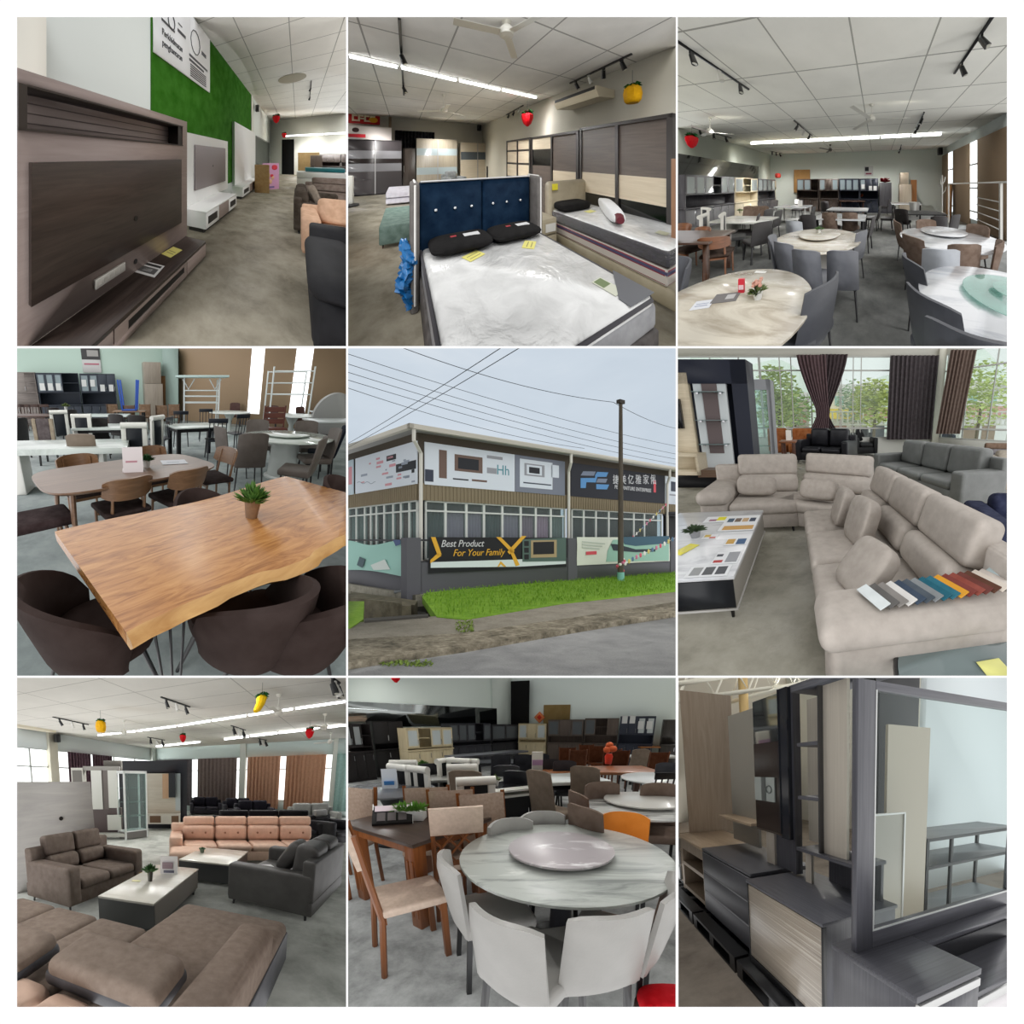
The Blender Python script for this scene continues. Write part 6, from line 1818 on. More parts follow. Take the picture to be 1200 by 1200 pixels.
 struct('canopy',MB().b(u0,u1,YB-1.2,YB+0.1,zc0-0.1,zc0+0.1),plain((60,60,64),0.6))
 struct('door_1',MB().b(u0+0.2,u1,YB+0.05,YB+0.2,0,zc0),plain((26,26,28),0.6))
 # low dark wall with posts in front
 hw=1.72
 struct('wall_yard_front',MB().b(x0,XE,y0,y0+0.12,-0.25,0.95).b(x0-0.02,XE,y0-0.03,y0+0.15,-0.4,-0.02),dk)
 struct('wall_yard_side',MB().b(x0,x0+0.12,y0,YE,-0.25,0.95),dk)
 for i,zx in enumerate((252,815,1178)):
  u=fy(zx,800,y0)[0]
  w_=0.28 if i else 0.32
  struct('column_yard_%d'%(i+1),MB().b(u-w_,u+w_*(0.6 if i==0 else 1),y0-0.05,y0+0.35,-0.25,hw+0.05),dk)
 struct('rail_yard',MB().b(x0,XE,y0+0.04,y0+0.08,hw-0.06,hw).b(x0,XE,y0+0.04,y0+0.08,0.95,1.0).b(x0+0.04,x0+0.08,y0,YE,hw-0.06,hw),plain((60,60,64),0.6))
 struct('trim_plinth',MB().b(x0-0.25,XE,y0-0.25,y0,-0.45,-0.08).b(x0-0.25,x0,y0-0.25,YE,-0.45,-0.08),concrete((110,106,94),(140,136,124),2.0,0.9))
 # banners on the yard wall
 yF=y0-0.06
 def G(zx,zy):return fy(zx,zy,yF)
 def banner(label,zxa,zxb,zta,zba,base,draw):
  (ua,va),(ub,vb)=G(zxa,zta),G(zxb,zba)
  m=MB();m.shell(lambda u,v:(ua+(ub-ua)*u,yF-0.02+0.012*math.sin(u*23)*(1-v)+0.01*math.sin(u*9+v*7),vb+(va-vb)*v),40,4,0.01)
  ms=draw(m)
  return solo('banner',m,ms,label,'banner')
 org=plain((226,172,60),0.5);cy=plain((176,206,202),0.5)
 def d1(m):
  def patch(pts,mi,off):m.use(mi).prism([G(*p) for p in pts],yF-0.05-off,yF-0.04-off,'y')
  patch([(306,800),(306,780),(620,770),(790,760),(790,786),(620,796)],1,0.0)
  for p in ([(306,690),(322,690),(344,752),(330,756)],[(330,748),(344,756),(304,784),(304,772)],[(540,690),(556,690),(606,740),(596,748)],[(632,686),(648,686),(588,752),(580,742)],[(590,744),(600,740),(624,790),(610,794)],[(544,796),(556,776),(576,796),(566,796),(556,786),(550,796)]):patch(p,2,0.012)
  u,v=G(420,714);m.use(3).text('Best Product',Matrix.Translation((u,yF-0.055,v))@Matrix.Rotation(PI/2,4,'X'),0.34,0.006,shear=0.3,sx=1.0)
  u,v=G(480,746);m.use(2).text('For Your Family',Matrix.Translation((u,yF-0.055,v))@Matrix.Rotation(PI/2,4,'X'),0.34,0.006,shear=0.3,sx=1.02)
  patch([(634,698),(790,692),(790,776),(634,778)],4,0.012);patch([(664,702),(756,700),(756,762),(664,764)],5,0.02);patch([(672,708),(746,706),(746,750),(672,752)],0,0.03)
  for k in range(3):patch([(640,704+k*24),(656,704+k*24),(656,722+k*24),(640,722+k*24)],0,0.02)
  return [plain((36,36,40),0.5),plain((216,226,228),0.5),org,plain((206,206,210),0.5),plain((84,104,98),0.5),plain((170,150,116),0.5)]
 banner('long black and orange banner with slanted words on the yard wall',300,794,690,796,None,d1)
 def d2(m):
  def patch(pts,mi,off=0.0):m.use(mi).prism([G(*p) for p in pts],yF-0.05-off,yF-0.04-off,'y')
  patch([(960,700),(1160,690),(1160,774),(935,778),(940,740)],1)
  patch([(990,690),(1160,686),(1160,712),(1040,722),(1000,716)],2,0.012)
  patch([(950,714),(976,716),(1040,734),(1110,732),(1110,742),(1040,744),(960,738)],3,0.02)
  patch([(862,742),(900,740),(900,752),(862,754)],4,0.012)
  for k in range(3):patch([(848,704+k*10),(930-10*k,712+k*9),(930-10*k,716+k*9),(848,708+k*10)],5,0.012)
  return [plain((216,220,208),0.5),plain((146,186,170),0.5),plain((60,92,110),0.5),plain((44,54,62),0.5),plain((206,80,90),0.5),plain((186,194,184),0.5)]
 banner('white and pale green banner hung on the right part of the yard wall',832,1164,690,776,None,d2)
 xF=x0-0.06
 def H(zx,zy):return fx(zx,zy,xF)
 (ya,za),(yb_,zb_)=H(214,698),H(8,806)
 m=MB();m.shell(lambda u,v:(xF-0.02-0.05*math.sin(u*7+v*5)*0.5,ya+(yb_-ya)*u,0.45+0.08*math.sin(u*3)+(za-0.5)*v*(0.9+0.1*math.cos(u*6))),30,8,0.012)
 for k,p in enumerate(([(100,790),(150,770),(170,806),(110,808)],[(60,760),(80,770),(70,800),(50,790)],[(180,700),(206,700),(206,716),(190,722)])):
  m.use(1+k).prism([H(*q) for q in p],xF-0.08,xF-0.07,'x')
 solo('banner',m,[plain((150,196,186),0.5),plain((206,216,212),0.5),plain((60,84,92),0.5),plain((66,84,128),0.5)],'crumpled turquoise banner hanging on the side of the yard wall','banner')
 # pipe at the corner of the yard wall
 u,_=fz(214,860)
 solo('drain_pipe',MB().tube([(x0-0.12,y0+0.5,0.4),(x0-0.12,y0+0.5,0.05),(x0-0.16,y0+0.9,-0.05),(x0-0.3,y0+1.1,-0.08)],0.05,8),plain((120,124,126),0.6),'short grey drain pipe on the side of the yard wall','pipe')
 # ---------------- ground
 struct('ground',MB().b(-30,XE,-6,YE,-1.1,-0.95),speckle((70,66,52),(96,90,72),12))
 sk,nt,bs=_new('cloudy_sky');n1=_noise(nt,_coord(nt,(0.02,0.02,0.05)),1.6,6,0.55,0.4)
 nt.links.new(_ramp(nt,n1,[(0.3,(196,208,220)),(0.55,(206,217,228)),(0.75,(218,226,234))]),bs.inputs['Emission Color'])
 bs.inputs['Emission Strength'].default_value=1.0;bs.inputs['Base Color'].default_value=(0,0,0,1);bs.inputs['Specular IOR Level'].default_value=0
 def dome(u,v):
  d=Vector(r.ray(-200+1600*u,1000-1200*v)).normalized();return Vector((0,0,r.h))+d*95
 struct('sky',MB().shell(dome,14,10,0.5),sk)
 def strip(name,pts,z0,z1,mt,kind='structure',label=None):
  m=MB().prism([fz(*p) for p in pts],z0,z1,'z')
  return struct(name,m,mt)
 strip('road',[(-150,1250),(-150,1160),(120,1120),(480,1060),(800,1010),(1300,930),(1500,960),(1500,1400),(-150,1400)],-0.16,-0.1,speckle((126,126,126),(158,158,156),40,0.9))
 cur=speckle((70,66,56),(128,120,104),9,0.95,(172,164,146),2.2)
 strip('kerb',[(-60,1150),(-60,1060),(420,1035),(840,975),(1300,905),(1300,945),(860,1010),(440,1080)],-0.2,0.0,cur)
 strip('path',[(-60,1075),(-60,1000),(400,965),(1300,860),(1300,912),(840,985),(420,1045)],-0.2,-0.02,speckle((122,116,104),(150,144,132),22,0.95))
 g=MB();gp=[fz(*p) for p in ((278,905),(330,975),(430,985),(780,928),(1300,872),(1300,808),(820,842),(300,888))]
 g.prism(gp,-0.2,0.0,'z')
 gx0,gx1=min(p[0] for p in gp),max(p[0] for p in gp)
 ctr=gp
 def inside(x,y,poly):
  c=False;j=len(poly)-1
  for i in range(len(poly)):
   if (poly[i][1]>y)!=(poly[j][1]>y) and x<(poly[j][0]-poly[i][0])*(y-poly[i][1])/(poly[j][1]-poly[i][1])+poly[i][0]:c= not c
   j=i
  return c
 gy0,gy1=min(p[1] for p in gp),max(p[1] for p in gp)
 for i in range(9000):
  x,y=rng.uniform(gx0,gx1),rng.uniform(gy0,gy1)
  if inside(x,y,gp):g.leaf((x,y,0),(rng.uniform(-0.05,0.05),rng.uniform(-0.05,0.05),rng.uniform(0.06,0.16)),0.014,0.1)
 info(g.build('grass',speckle((96,138,40),(130,166,58),6,0.9)),kind='stuff')
 g=MB().prism([fz(*p) for p in ((-60,920),(70,920),(66,985),(20,1015),(-60,1015))],-0.2,0.0,'z')
 info(g.build('grass',speckle((92,128,44),(122,150,60),6,0.9)),kind='stuff')
 # open drain at the corner
 dr=concrete((62,58,46),(96,90,74),1.6,0.9)
 strip('drain_floor',[(-60,1000),(330,975),(290,880),(-60,850)],-1.0,-0.75,dr)
 struct('drain_wall',MB().prism([fz(*p) for p in ((20,890),(250,915),(262,900),(20,870))],-0.9,-0.15),dr)
 struct('drain_wall_near',MB().prism([fz(*p) for p in ((70,985),(300,968),(300,976),(70,994))],-0.9,0.02),plain((70,68,64),0.8))
 struct('drain_pillar',MB().prism([fz(*p) for p in ((205,930),(238,930),(238,914),(205,914))],-0.9,-0.05),dr)
 for i in range(30):
  pass
 w=MB()
 for i in range(260):
  t=rng.random();zx=400+60*rng.random() if t<0.5 else rng.uniform(120,320);zy=990+40*rng.random() if t<0.5 else 1118+14*rng.random()
  x,y=fz(zx,zy);w.leaf((x,y,-0.02 if t<.5 else -0.1),(rng.uniform(-0.06,0.06),rng.uniform(-0.06,0.06),rng.uniform(0.03,0.09)),0.02,0.2)
 info(w.build('weeds',plain((112,132,62),0.9)),kind='stuff')
 # ---------------- pole, wires, bunting
 px,py=fz(990,846);hp=r.up((px,py),203)
 t=thing('utility_pole','dark wooden utility pole standing in the grass before the shop','utility pole',(px,py,0))
 MB().tube([(0,0,-0.1),(0,0,3),(0,0,hp)],[0.13,0.11,0.075],12).build('pole',wood((74,68,60),(96,88,78),'z',5,0.8),t)
 MB().b(-0.16,0.16,-0.1,0.1,hp-0.1,hp+0.05).build('cap',plain((64,60,56),0.7),t)
 MB().cyl((0,0,0.0),(0,0,0.35),0.15,n=12).build('painted_foot',plain((130,190,180),0.6),t)
 wire=plain((70,74,80),0.6)
 def cable(label,a,da,b_,db,sag=0.25,rad=0.012,group='overhead wires'):
  ra,rb=r.ray(*a),r.ray(*b_)
  pa=Vector((0,0,r.h))+Vector(ra)*da;pb=Vector((0,0,r.h))+Vector(rb)*db
  pts=[pa.lerp(pb,k/14)-Vector((0,0,sag*4*(k/14)*(1-k/14))) for k in range(15)]
  solo('overhead_wire',MB().tube(pts,rad,5),wire,label,'wire',group=group)
 dp=px*0+1
 dpole=(r.rot@Vector((px,py,0))).y
 cable('thin overhead wire from the upper left to the pole top',(210,12),16,(963,206),dpole)
 cable('thin overhead wire from the pole top to the right edge',(963,206),dpole,(1230,305),dpole+12)
 cable('overhead wire crossing steeply, the one nearer the left edge',(-20,372),20,(565,8),9,0.05,0.008)
 cable('overhead wire crossing steeply, the one farther right',(-20,385),20,(632,8),9,0.05,0.008)
 for i,(a,b_) in enumerate((((-10,26),(1230,372)),((-10,62),(1230,400)),((-10,92),(1230,418)),((-10,120),(1230,436)),((-10,148),(860,372)))):
  cable('long overhead wire running above the roof, '+('topmost','second','third','fourth','lowest')[i]+' of five',a,20,b_,34 if i<4 else 30,0.3)
 cols=[plain(c,0.6) for c in ((210,90,110),(226,226,220),(206,190,110),(90,120,150),(200,120,150))]
 m=MB();pts=[(994,792),(1040,765),(1090,742),(1140,718),(1190,690)]
 prev=None
 for k in range(15):
  s_=k/14*4;i=min(int(s_),3);f=s_-i
  zx=pts[i][0]+(pts[i+1][0]-pts[i][0])*f;zy=pts[i][1]+(pts[i+1][1]-pts[i][1])*f
  d=r.ray(zx,zy);q=Vector((0,0,r.h))+Vector(d)*(dpole+0.1*k)
  o=m.use(k%5).soft(q,(0.16,0.05,0.2),0.8,0.8,8,5)
  if prev is not None:m.use(1).tube([prev,q],0.008,4)
  prev=q
 solo('bunting',m,cols,'string of small coloured flags tied from the pole to the right','bunting')
 m=MB()
 for k in range(9):
  a=k*0.9;m.use(k%3).soft((px+0.14*math.cos(a),py+0.14*math.sin(a),0.4+0.07*k),(0.14,0.14,0.12),0.8,0.8,8,5)
 solo('bunting',m,cols[:2]+cols[4:],'bundle of red and white flags wound round the pole foot','bunting')
 a,b_=fy(1072,690,y0-0.3),fy(1140,575,YB-0.3)
 m=MB();pa,pb=Vector((a[0],y0+0.3,a[1])),Vector((b_[0],YB-0.5,b_[1]))
 for k in range(11):m.use(k%5).soft(pa.lerp(pb,k/10),(0.12,0.04,0.16),0.8,0.8,8,5)
 m.use(1).tube([pa,pb],0.01,4)
 solo('bunting',m,cols,'short string of flags rising to the entrance shade','bunting')
 sun(2.2,(0.15,0.85,-0.75),80)
 # ================================================================== beige corner sofa before the windows
def room_sofa():
 r=enter(Room(790,404,(794.3,408.2,1180,791.8),1050,270,1.5,0,R(17.4)))
 fz,fx,fy,up=r.fz,r.fx,r.fy,r.up
 def on(zx,y):
  d=r.ray(zx,270);return (d.x/d.y*y,y)
 struct('floor',MB().b(-10,12,0.2,14.5,-0.1,0),concrete((104,100,86),(138,134,120),1.1,0.35,(160,156,142)))
 A,K,D=on(-120,13.5),on(944,13.5),on(1330,10.2)
 zt=up(on(500,13.5),40)
 fr=plain((178,178,172),0.5)
 beam=plain((178,176,166),0.6)
 zb=up(on(500,13.5),300)
 wall_box('wall_back',plain((196,196,188),0.7),A,K,0,zb-0.42,0.15);wall_box('wall_right',plain((190,190,182),0.7),K,D,0,zb-0.42,0.15)
 wall_box('wall_back_upper',beam,A,K,zt,zt+1.2,0.15);wall_box('wall_right_upper',beam,K,D,zt+0.05,zt+1.2,0.15)
 struct('column_corner',MB().b(K[0]-0.18,K[0]+0.12,K[1]-0.12,K[1]+0.15,0,zt+1),plain((206,204,190),0.6))
 def win(i,p,q,muls,z0,z1):
  (mx_,my_),a,L=base2(p,q);M=Matrix.Translation((mx_,my_,0))@Matrix.Rotation(a,4,'Z')
  m=MB();e=0.05
  zr=up((mx_,my_),92 if i<5 else 72)
  m.b(-L/2,L/2,0,0.06,z1-e,z1,m=M).b(-L/2,L/2,0,0.06,zr-e/2,zr+e/2,m=M).b(-L/2,L/2,0,0.06,z0-0.03,z0+0.04,m=M).b(-L/2,L/2,0,0.06,z0-0.42,z0-0.37,m=M)
  for s_ in muls:m.b(s_*L-L/2-0.02,s_*L-L/2+0.02,0.005,0.055,z0-0.4,z1,m=M)
  o=struct('window_%d'%i,m,fr)
  MB().b(-L/2,L/2,0.025,0.032,z0-0.4,z1,m=M).build('pane',glass((240,246,244),0.93),o)
 win(1,on(-100,13.5),on(322,13.5),(0.02,0.3,0.6,0.83,0.99),zb,zt);win(2,on(322,13.5),on(600,13.5),(0,0.24,0.38,0.62,0.98),zb,zt);win(3,on(600,13.5),on(940,13.5),(0,0.12,0.2,0.49,0.6,0.8,0.99),zb,zt)
 win(5,K,D,(0.06,0.3,0.55,0.8),zb,zt+0.05)
 # ---- outside
 struct('ground',MB().b(-40,40,14.6,90,-1.6,-1.5),speckle((168,170,160),(200,200,192),4))
 def tree(label,zx,y,w,h,z0,c1,c2,n=900):
  x,y=on(zx,y)
  t=thing('tree',label,'tree',(x,y,-1.5))
  MB().tube([(0,0,0),(0.1,0,z0+1.5+h*0.4)],[0.16,0.08],7).build('trunk',plain((110,96,80),0.9),t)
  m=MB()
  for i in range(n):
   a,b,q=rng.uniform(0,6.28),rng.uniform(-1,1),rng.random()**0.4
   s_=math.sqrt(1-b*b)
   p=(w/2*q*s_*math.cos(a),w/2*q*s_*math.sin(a),z0+1.5+h/2+h/2*q*b)
   m.leaf(p,(rng.uniform(-0.3,0.3),rng.uniform(-0.3,0.3),rng.uniform(-0.1,0.3)),0.2,0.3)
  m.build('foliage',speckle(c1,c2,3,0.8),t)
 g1,g2=(186,206,104),(224,234,160)
 tree('yellow-green tree outside, seen just right of the glass cabinet',372,17,2.4,3.6,0.7,g1,g2)
 tree('yellow-green tree outside between the gathered and the dark curtain',715,20,3.0,3.0,1.0,(192,206,106),(228,232,160))
 tree('grey-green tree outside just right of the gathered curtain',640,26,3.0,3.6,1.0,(160,182,150),(196,212,180),600)
 tree('round green tree outside beyond the right windows',1090,20,4.2,4.2,0.9,(186,202,112),(216,226,160))
 tree('smaller green tree outside at the left of the panes',430,24,3.4,3.0,0.8,(150,182,110),(190,212,150),600)
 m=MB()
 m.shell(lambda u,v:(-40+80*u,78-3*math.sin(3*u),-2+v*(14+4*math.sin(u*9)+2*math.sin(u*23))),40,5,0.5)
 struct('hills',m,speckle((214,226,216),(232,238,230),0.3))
 def house(label,zx0,zx1,y,zt_,zb_,wall,roof,door):
  a,b_=on(zx0,y),on(zx1,y);L=b_[0]-a[0];h=up(a,zt_)+1.5;hr=h*1.0
  t=thing('shop_house',label,'building',(a[0],y,-1.5))
  MB().b(0,L,0,4,0,h).build('wall',plain(wall,0.7),t)
  MB().b(-0.3,L+0.3,-1.2,0.2,h*0.55,h*0.72).build('awning',plain(roof,0.6),t)
  MB().prism([(-0.3,h),(4.3,h),(2,h+1.0)],-0.2,L+0.2,'x').build('roof',plain((206,200,196),0.6),t)
  for k in range(max(1,int(L/2))):MB().b(0.3+2*k,1.7+2*k,-0.03,0,0.2,h*0.45).build('shutter',plain(door,0.6),t);MB().b(0.5+2*k,1.4+2*k,-0.03,0,h*0.78,h*0.94).build('window',plain((150,190,186),0.3),t)
 house('white shop outside with a yellow awning, seen past the gathered curtain',560,690,32,172,240,(226,222,214),(236,206,70),(176,130,110))
 house('white house outside with a pink awning, left of the dark curtain',695,750,31,165,240,(232,230,226),(206,150,150),(90,92,96))
 house('long house outside with a faded red awning beyond the right windows',1030,1200,32,160,240,(230,230,226),(206,156,146),(150,130,110))
 house('low red roofed house outside left of the gathered curtain',400,470,34,200,240,(214,196,184),(190,130,116),(140,120,110))
 t=thing('fence','pale railing fence outside along the road','fence',(0,0,-1.5))
 yF=24
 h0,h1=up(on(500,yF),290)+1.5,up(on(500,yF),238)+1.5
 MB().b(-22,22,yF,yF+0.1,h1-0.1,h1).build('rail',plain((206,204,196),0.6),t);MB().b(-22,22,yF,yF+0.1,h0,h0+0.1).build('rail',plain((206,204,196),0.6),t)
 m=MB()
 for k in range(110):m.b(-22+k*0.4,-22+k*0.4+0.12,yF+0.02,yF+0.08,h0,h1)
 m.build('pickets',plain((200,198,190),0.6),t)
 struct('road',MB().b(-40,40,25,30,-1.5,-1.45),plain((186,186,182),0.9))
 struct('lawn',MB().b(-40,40,14.8,23.5,-1.5,-1.42),speckle((186,196,120),(214,214,160),2))
 # ---- curtains
 def cur(label,zx0,zx1,y,c,zt_,zb_,folds,gather=None,lean=None):
  p,q=on(zx0,y),on(zx1,y);mid=on((zx0+zx1)/2,y)
  return curtain('curtain',label,fabric(c,0.9,8),p,q,up(mid,zb_),up(mid,zt_),folds,0.045,gather=gather,lean=lean)
 cur('mauve-brown curtain gathered to the right by a tie, left half of the pair',448,548,13.2,(98,80,82),36,345,8,(0.36,0.42,0.86))
 cur('dark brown curtain gathered to the left by a tie, right half of the pair',528,622,13.25,(72,62,64),34,345,7,(0.36,0.36,0.1))
 cur('wide dark grey-brown pleated curtain left of the corner column',766,930,13.25,(80,74,76),38,340,11)
 cur('brown curtain hanging slanted at the right of the corner column',968,1055,12.4,(108,92,84),18,320,7,None,-0.28)
 # ---- left: dark wall unit with shelves and glass cabinet
 Y1=6.5
 p=on(-200,Y1)
 navy=plain((34,38,52),0.5);bw=wood((196,182,156),(212,200,176),'x',5)
 def U(zx,zy,y):return fy(zx,zy,y)
 t=thing('television_unit','dark navy wall unit with a white shelf panel and pale wood board, at the left','tv unit',(0,Y1,0))
 x1_=U(268,200,Y1)[0];zt1=U(200,52,Y1)[1]
 MB().b(-5.5,x1_,0,0.5,zt1-0.45,zt1).b(U(212,200,Y1)[0],x1_,0,0.5,0,zt1).b(-5.5,x1_,0.42,0.5,0,zt1).build('frame',navy,t)
 a,b_=U(62,100,Y1-0.05)[0],U(206,440,Y1-0.05)[0]
 z0,z1=U(130,445,Y1-0.05)[1],U(130,96,Y1-0.05)[1]
 a=U(82,270,Y1)[0];b_=U(197,270,Y1)[0]
 po=MB().b(a,b_,0.02,0.08,z0,z1).build('white_panel',plain((206,212,214),0.4),t)
 w=b_-a
 MB().b(a+w*0.27,b_-w*0.27,0.005,0.02,z0+(z1-z0)*0.17,z1-(z1-z0)*0.09).build('brown_strip',plain((104,92,92),0.5),t)
 for k,s_ in enumerate((0.27,0.52,0.8)):
  sh=MB().b(a+0.04,b_-0.04,-0.2,0.02,z0+(z1-z0)*s_,z0+(z1-z0)*s_+0.012).build('glass_shelf',glass((170,190,190),0.5),t)
  for q in (a+0.1,b_-0.1):MB().b(q-0.025,q+0.025,-0.06,0.02,z0+(z1-z0)*s_-0.03,z0+(z1-z0)*s_).build('bracket',chrome(),sh)
 c_=U(72,300,Y1)[0]
 MB().b(-5.5,c_,0.0,0.1,z0-0.1,U(40,100,Y1)[1]).build('wood_board',bw,t)
 MB().b(-5.5,U(30,240,Y1)[0],-0.06,0.0,U(20,300,Y1)[1],U(20,195,Y1)[1]).build('screen',plain((20,20,24),0.2),t)
 MB().b(-5.5,U(90,440,Y1-0.4)[0],-0.42,0.0,U(60,468,Y1-0.4)[1],U(60,462,Y1-0.4)[1]+0.04).b(-5.5,U(90,440,Y1-0.4)[0],-0.42,0.0,U(60,402,Y1-0.4)[1],U(60,398,Y1-0.4)[1]+0.03).b(U(90,440,Y1-0.4)[0]-0.05,U(90,440,Y1-0.4)[0],-0.42,0,U(60,468,Y1-0.4)[1],U(60,400,Y1-0.4)[1]).build('open_box',bw,t)
 MB().b(U(88,460,Y1-0.3)[0],U(222,460,Y1-0.3)[0],-0.35,0.1,U(150,474,Y1-0.3)[1],U(150,455,Y1-0.3)[1]+0.04).build('low_shelf',wood((96,76,62),(120,98,82),'x'),t)
 MB().b(-5.5,x1_,0.15,0.45,0,0.24).build('plinth',plain((26,26,28),0.6),t)
 a,b_=on(256,8.2),on(352,8.2);L=b_[0]-a[0];h=up(a,124)
 gc=thing('display_cabinet','grey framed glass display cabinet standing before the window','cabinet',(a[0],8.2,0))
 gf=plain((146,148,152),0.5)
 MB().b(0,0.1,0,0.08,0,h).b(L-0.1,L,0,0.08,0,h).b(0,L,0,0.08,h-0.25,h).b(0,L,0,0.08,0,0.4).b(0,0.05,0,0.45,0,h).b(L-0.05,L,0,0.45,0,h).build('frame',gf,gc)
 MB().b(0.1,L-0.1,0.03,0.04,0.4,h-0.25).build('pane',glass((226,240,238),0.85),gc)
 for k in range(3):MB().b(0.06,L-0.06,0.06,0.42,0.8+0.5*k,0.812+0.5*k).build('glass_shelf',glass((206,226,222),0.6),gc)
 # ---- background seats
 org=fabric((150,92,54))
 for i,(zx,zy) in enumerate(((384,410),(455,412))):
  x,y=fz(zx,zy)
  s=thing('armchair',('orange-brown armchair left of the little wooden table','orange-brown armchair right of the little wooden table')[i],'armchair',(x,y,0),(0.5,-0.15)[i],'orange-brown armchairs')
  MB().b(-0.33,0.33,-0.3,0.3,0.2,0.45,0.06,3).build('seat',org,s);MB().b(-0.33,0.33,0.2,0.34,0.3,0.85,0.06,3).build('backrest',org,s)
  legs4(s,plain((60,40,30),0.5),0.26,-0.22,0.24,0.22,0.02);s.scale=(1.2,1.2,1.4)
 x,y=fz(405,458)
 t=rect_table('small dark wooden table between the orange-brown armchairs',wood((110,66,40),(136,86,56)),wood((70,40,26),(90,54,36)),0.5,0.9,0.72,0.04);move(t,(x,y+0.5),0.1);t.scale=(1,1,1.25)
 solo('table_sign',MB().b(-0.08,0.08,-0.03,0.03,0,0.3),plain((226,222,214),0.5),'white upright card on the little wooden table','card stand',(x,y+0.6,0.9))
 lb=leather((28,28,32),0.32,4)
 x,y=fz(545,428)
 s=sofa('glossy black leather two seat sofa by the window',lb,1.9,0.9,2,0.42,0.92,0.24,0.62,puff=0.08);move(s,(x,y+0.35),-0.42);s.scale=(1.1,1.1,1.32)
 x,y=fz(682,400)
 s=sofa('black leather recliner armchair right of the glossy two seat sofa',leather((20,20,22),0.45,3),0.95,0.9,1,0.42,0.9,0.2,0.6,puff=0.1);move(s,(x,y+0.5),0.2);s.scale=(1.1,1.1,1.3)
 x,y=fz(960,345,0.5)
 s=sofa('dark navy tufted sofa below the corner column',fabric((46,50,66)),1.6,0.85,2,0.42,0.85,0.2,0.8,buttons=plain((36,38,52),0.6));move(s,(x,y+0.6),-0.2)
 gl=leather((112,114,112),0.45)
 s=sofa('grey leather three seat sofa behind the long beige one, facing left',gl,3.1,1.0,3,0.44,1.02,0.3,0.66,bt=0.3,puff=0.1,head=0.0)
 P1,P0=fz(748,332,1.0),fz(1108,372,1.0)
 (cx,cy),an,L=base2(P1,P0)
 move(s,(cx-0.02,cy-0.8),an);s.scale=(1.08,1.05,1.0)
 # right: more sofas
 bg=fabric((150,142,130))
 x,y=fz(1130,560)
 s=sofa('greyish beige sofa cut by the right edge behind the grey leather one',bg,2.2,1.0,2,0.44,0.88,0.3,0.78);move(s,(x+1.2,y+0.5),-0.25)
 x,y=fz(1160,400,0.5)
 s=sofa('grey sofa with brown head rests at the right under the window',fabric((120,116,118)),2.0,0.9,2,0.44,0.8,0.2,0.6,head=0.18,headm=fabric((112,92,78)));move(s,(x+0.8,y+0.6),-0.2)
 x,y=fz(1170,890)
 s=sofa('dark navy velvet sofa corner at the right edge beside the beige sofa',fabric((44,48,70)),1.6,1.0,2,0.42,0.72,0.24,0.6);move(s,(x+0.75,y+0.5),-0.1)
 # ---- beige sectional
 be=fabric((176,168,160),0.9,8,12,320)
 s=sofa('beige sofa element with a left arm, at the far side of the group',be,1.28,1.0,1,0.42,1.0,0.36,0.62,right=False,bt=0.28,puff=0.06,head=0.3,lean=0.2,armpad=0.2)
 a,b_=fz(100,582,0.42),fz(388,572,0.42);(cx,cy),an,L=base2(a,b_)
 move(s,(cx+0.02,cy+0.5),an)
 s=sofa('beige corner sofa element turned towards the coffee table',be,1.15,1.05,1,0.42,1.0,0.2,0.62,left=False,right=False,bt=0.28,puff=0.06,lean=0.2,head=0.3)
 a,b_=fz(392,578,0.42),fz(478,628,0.42);an2=math.atan2(b_[1]-a[1],b_[0]-a[0])
 move(s,(-0.22,4.22),-0.42)
 # long sofa
 a,b_=fz(462,598,0.42),fz(548,1120,0.42)
 (cx,cy),an,L=base2(a,b_)
 near=fz(700,1045,0.62)
 Ls=L+0.06
 s=sofa('long beige three seat sofa with a wide near arm carrying fabric swatches',be,Ls,1.12,3,0.42,0.98,0.30,0.64,left=False,bt=0.34,puff=0.06,lean=0.28,head=0.30,armpad=0.16)
 ux,uy=math.cos(an),math.sin(an)
 c0=(a[0]+ux*Ls/2,a[1]+uy*Ls/2)
 move(s,(c0[0]-uy*0.56,c0[1]+ux*0.56),an)
 Ms=Matrix.Translation((c0[0]-uy*0.56,c0[1]+ux*0.56,0))@Matrix.Rotation(an,4,'Z')
 cu=fabric((168,160,152),0.9,8,12,320)
 def cushion(label,zx,zy,z,w,h,d,rz,tilt):
  x,y=fz(zx,zy,z)
  m=MB().soft((0,0,0),(w,d,h),0.5,0.35,24,10)
  solo('cushion',m,cu,label,'cushion',rot=(tilt,0,rz),loc=(x,y,z))
 cushion('oblong beige cushion on the element with the left arm',298,505,0.6,0.56,0.28,0.16,an*0,-0.25)
 cushion('oblong beige cushion on the corner element',520,520,0.6,0.56,0.28,0.16,-0.42,-0.35)
 cushion('square beige cushion at the far end of the long sofa',604,578,0.62,0.42,0.4,0.15,an,-0.3)
 cushion('square beige cushion leaning in the middle of the long sofa',672,632,0.62,0.44,0.44,0.16,an+0.15,-0.3)
 cushion('large beige cushion beside the arm with the swatches',690,800,0.56,0.40,0.40,0.15,an+0.3,-0.75)
 # swatches on the near arm: a fanned row of fabric samples
 cols=((206,212,212),(92,90,88),(128,124,120),(206,204,200),(60,72,88),(76,84,92),(126,130,132),(38,92,108),(48,104,120),(206,148,52),(120,62,56),(136,72,62),(104,60,54),(92,62,50),(206,196,184),(196,188,180),(188,206,210))
 p,q=fz(695,905,0.66),fz(1185,850,0.66)
 (cx,cy),a3,L3=base2(p,q)
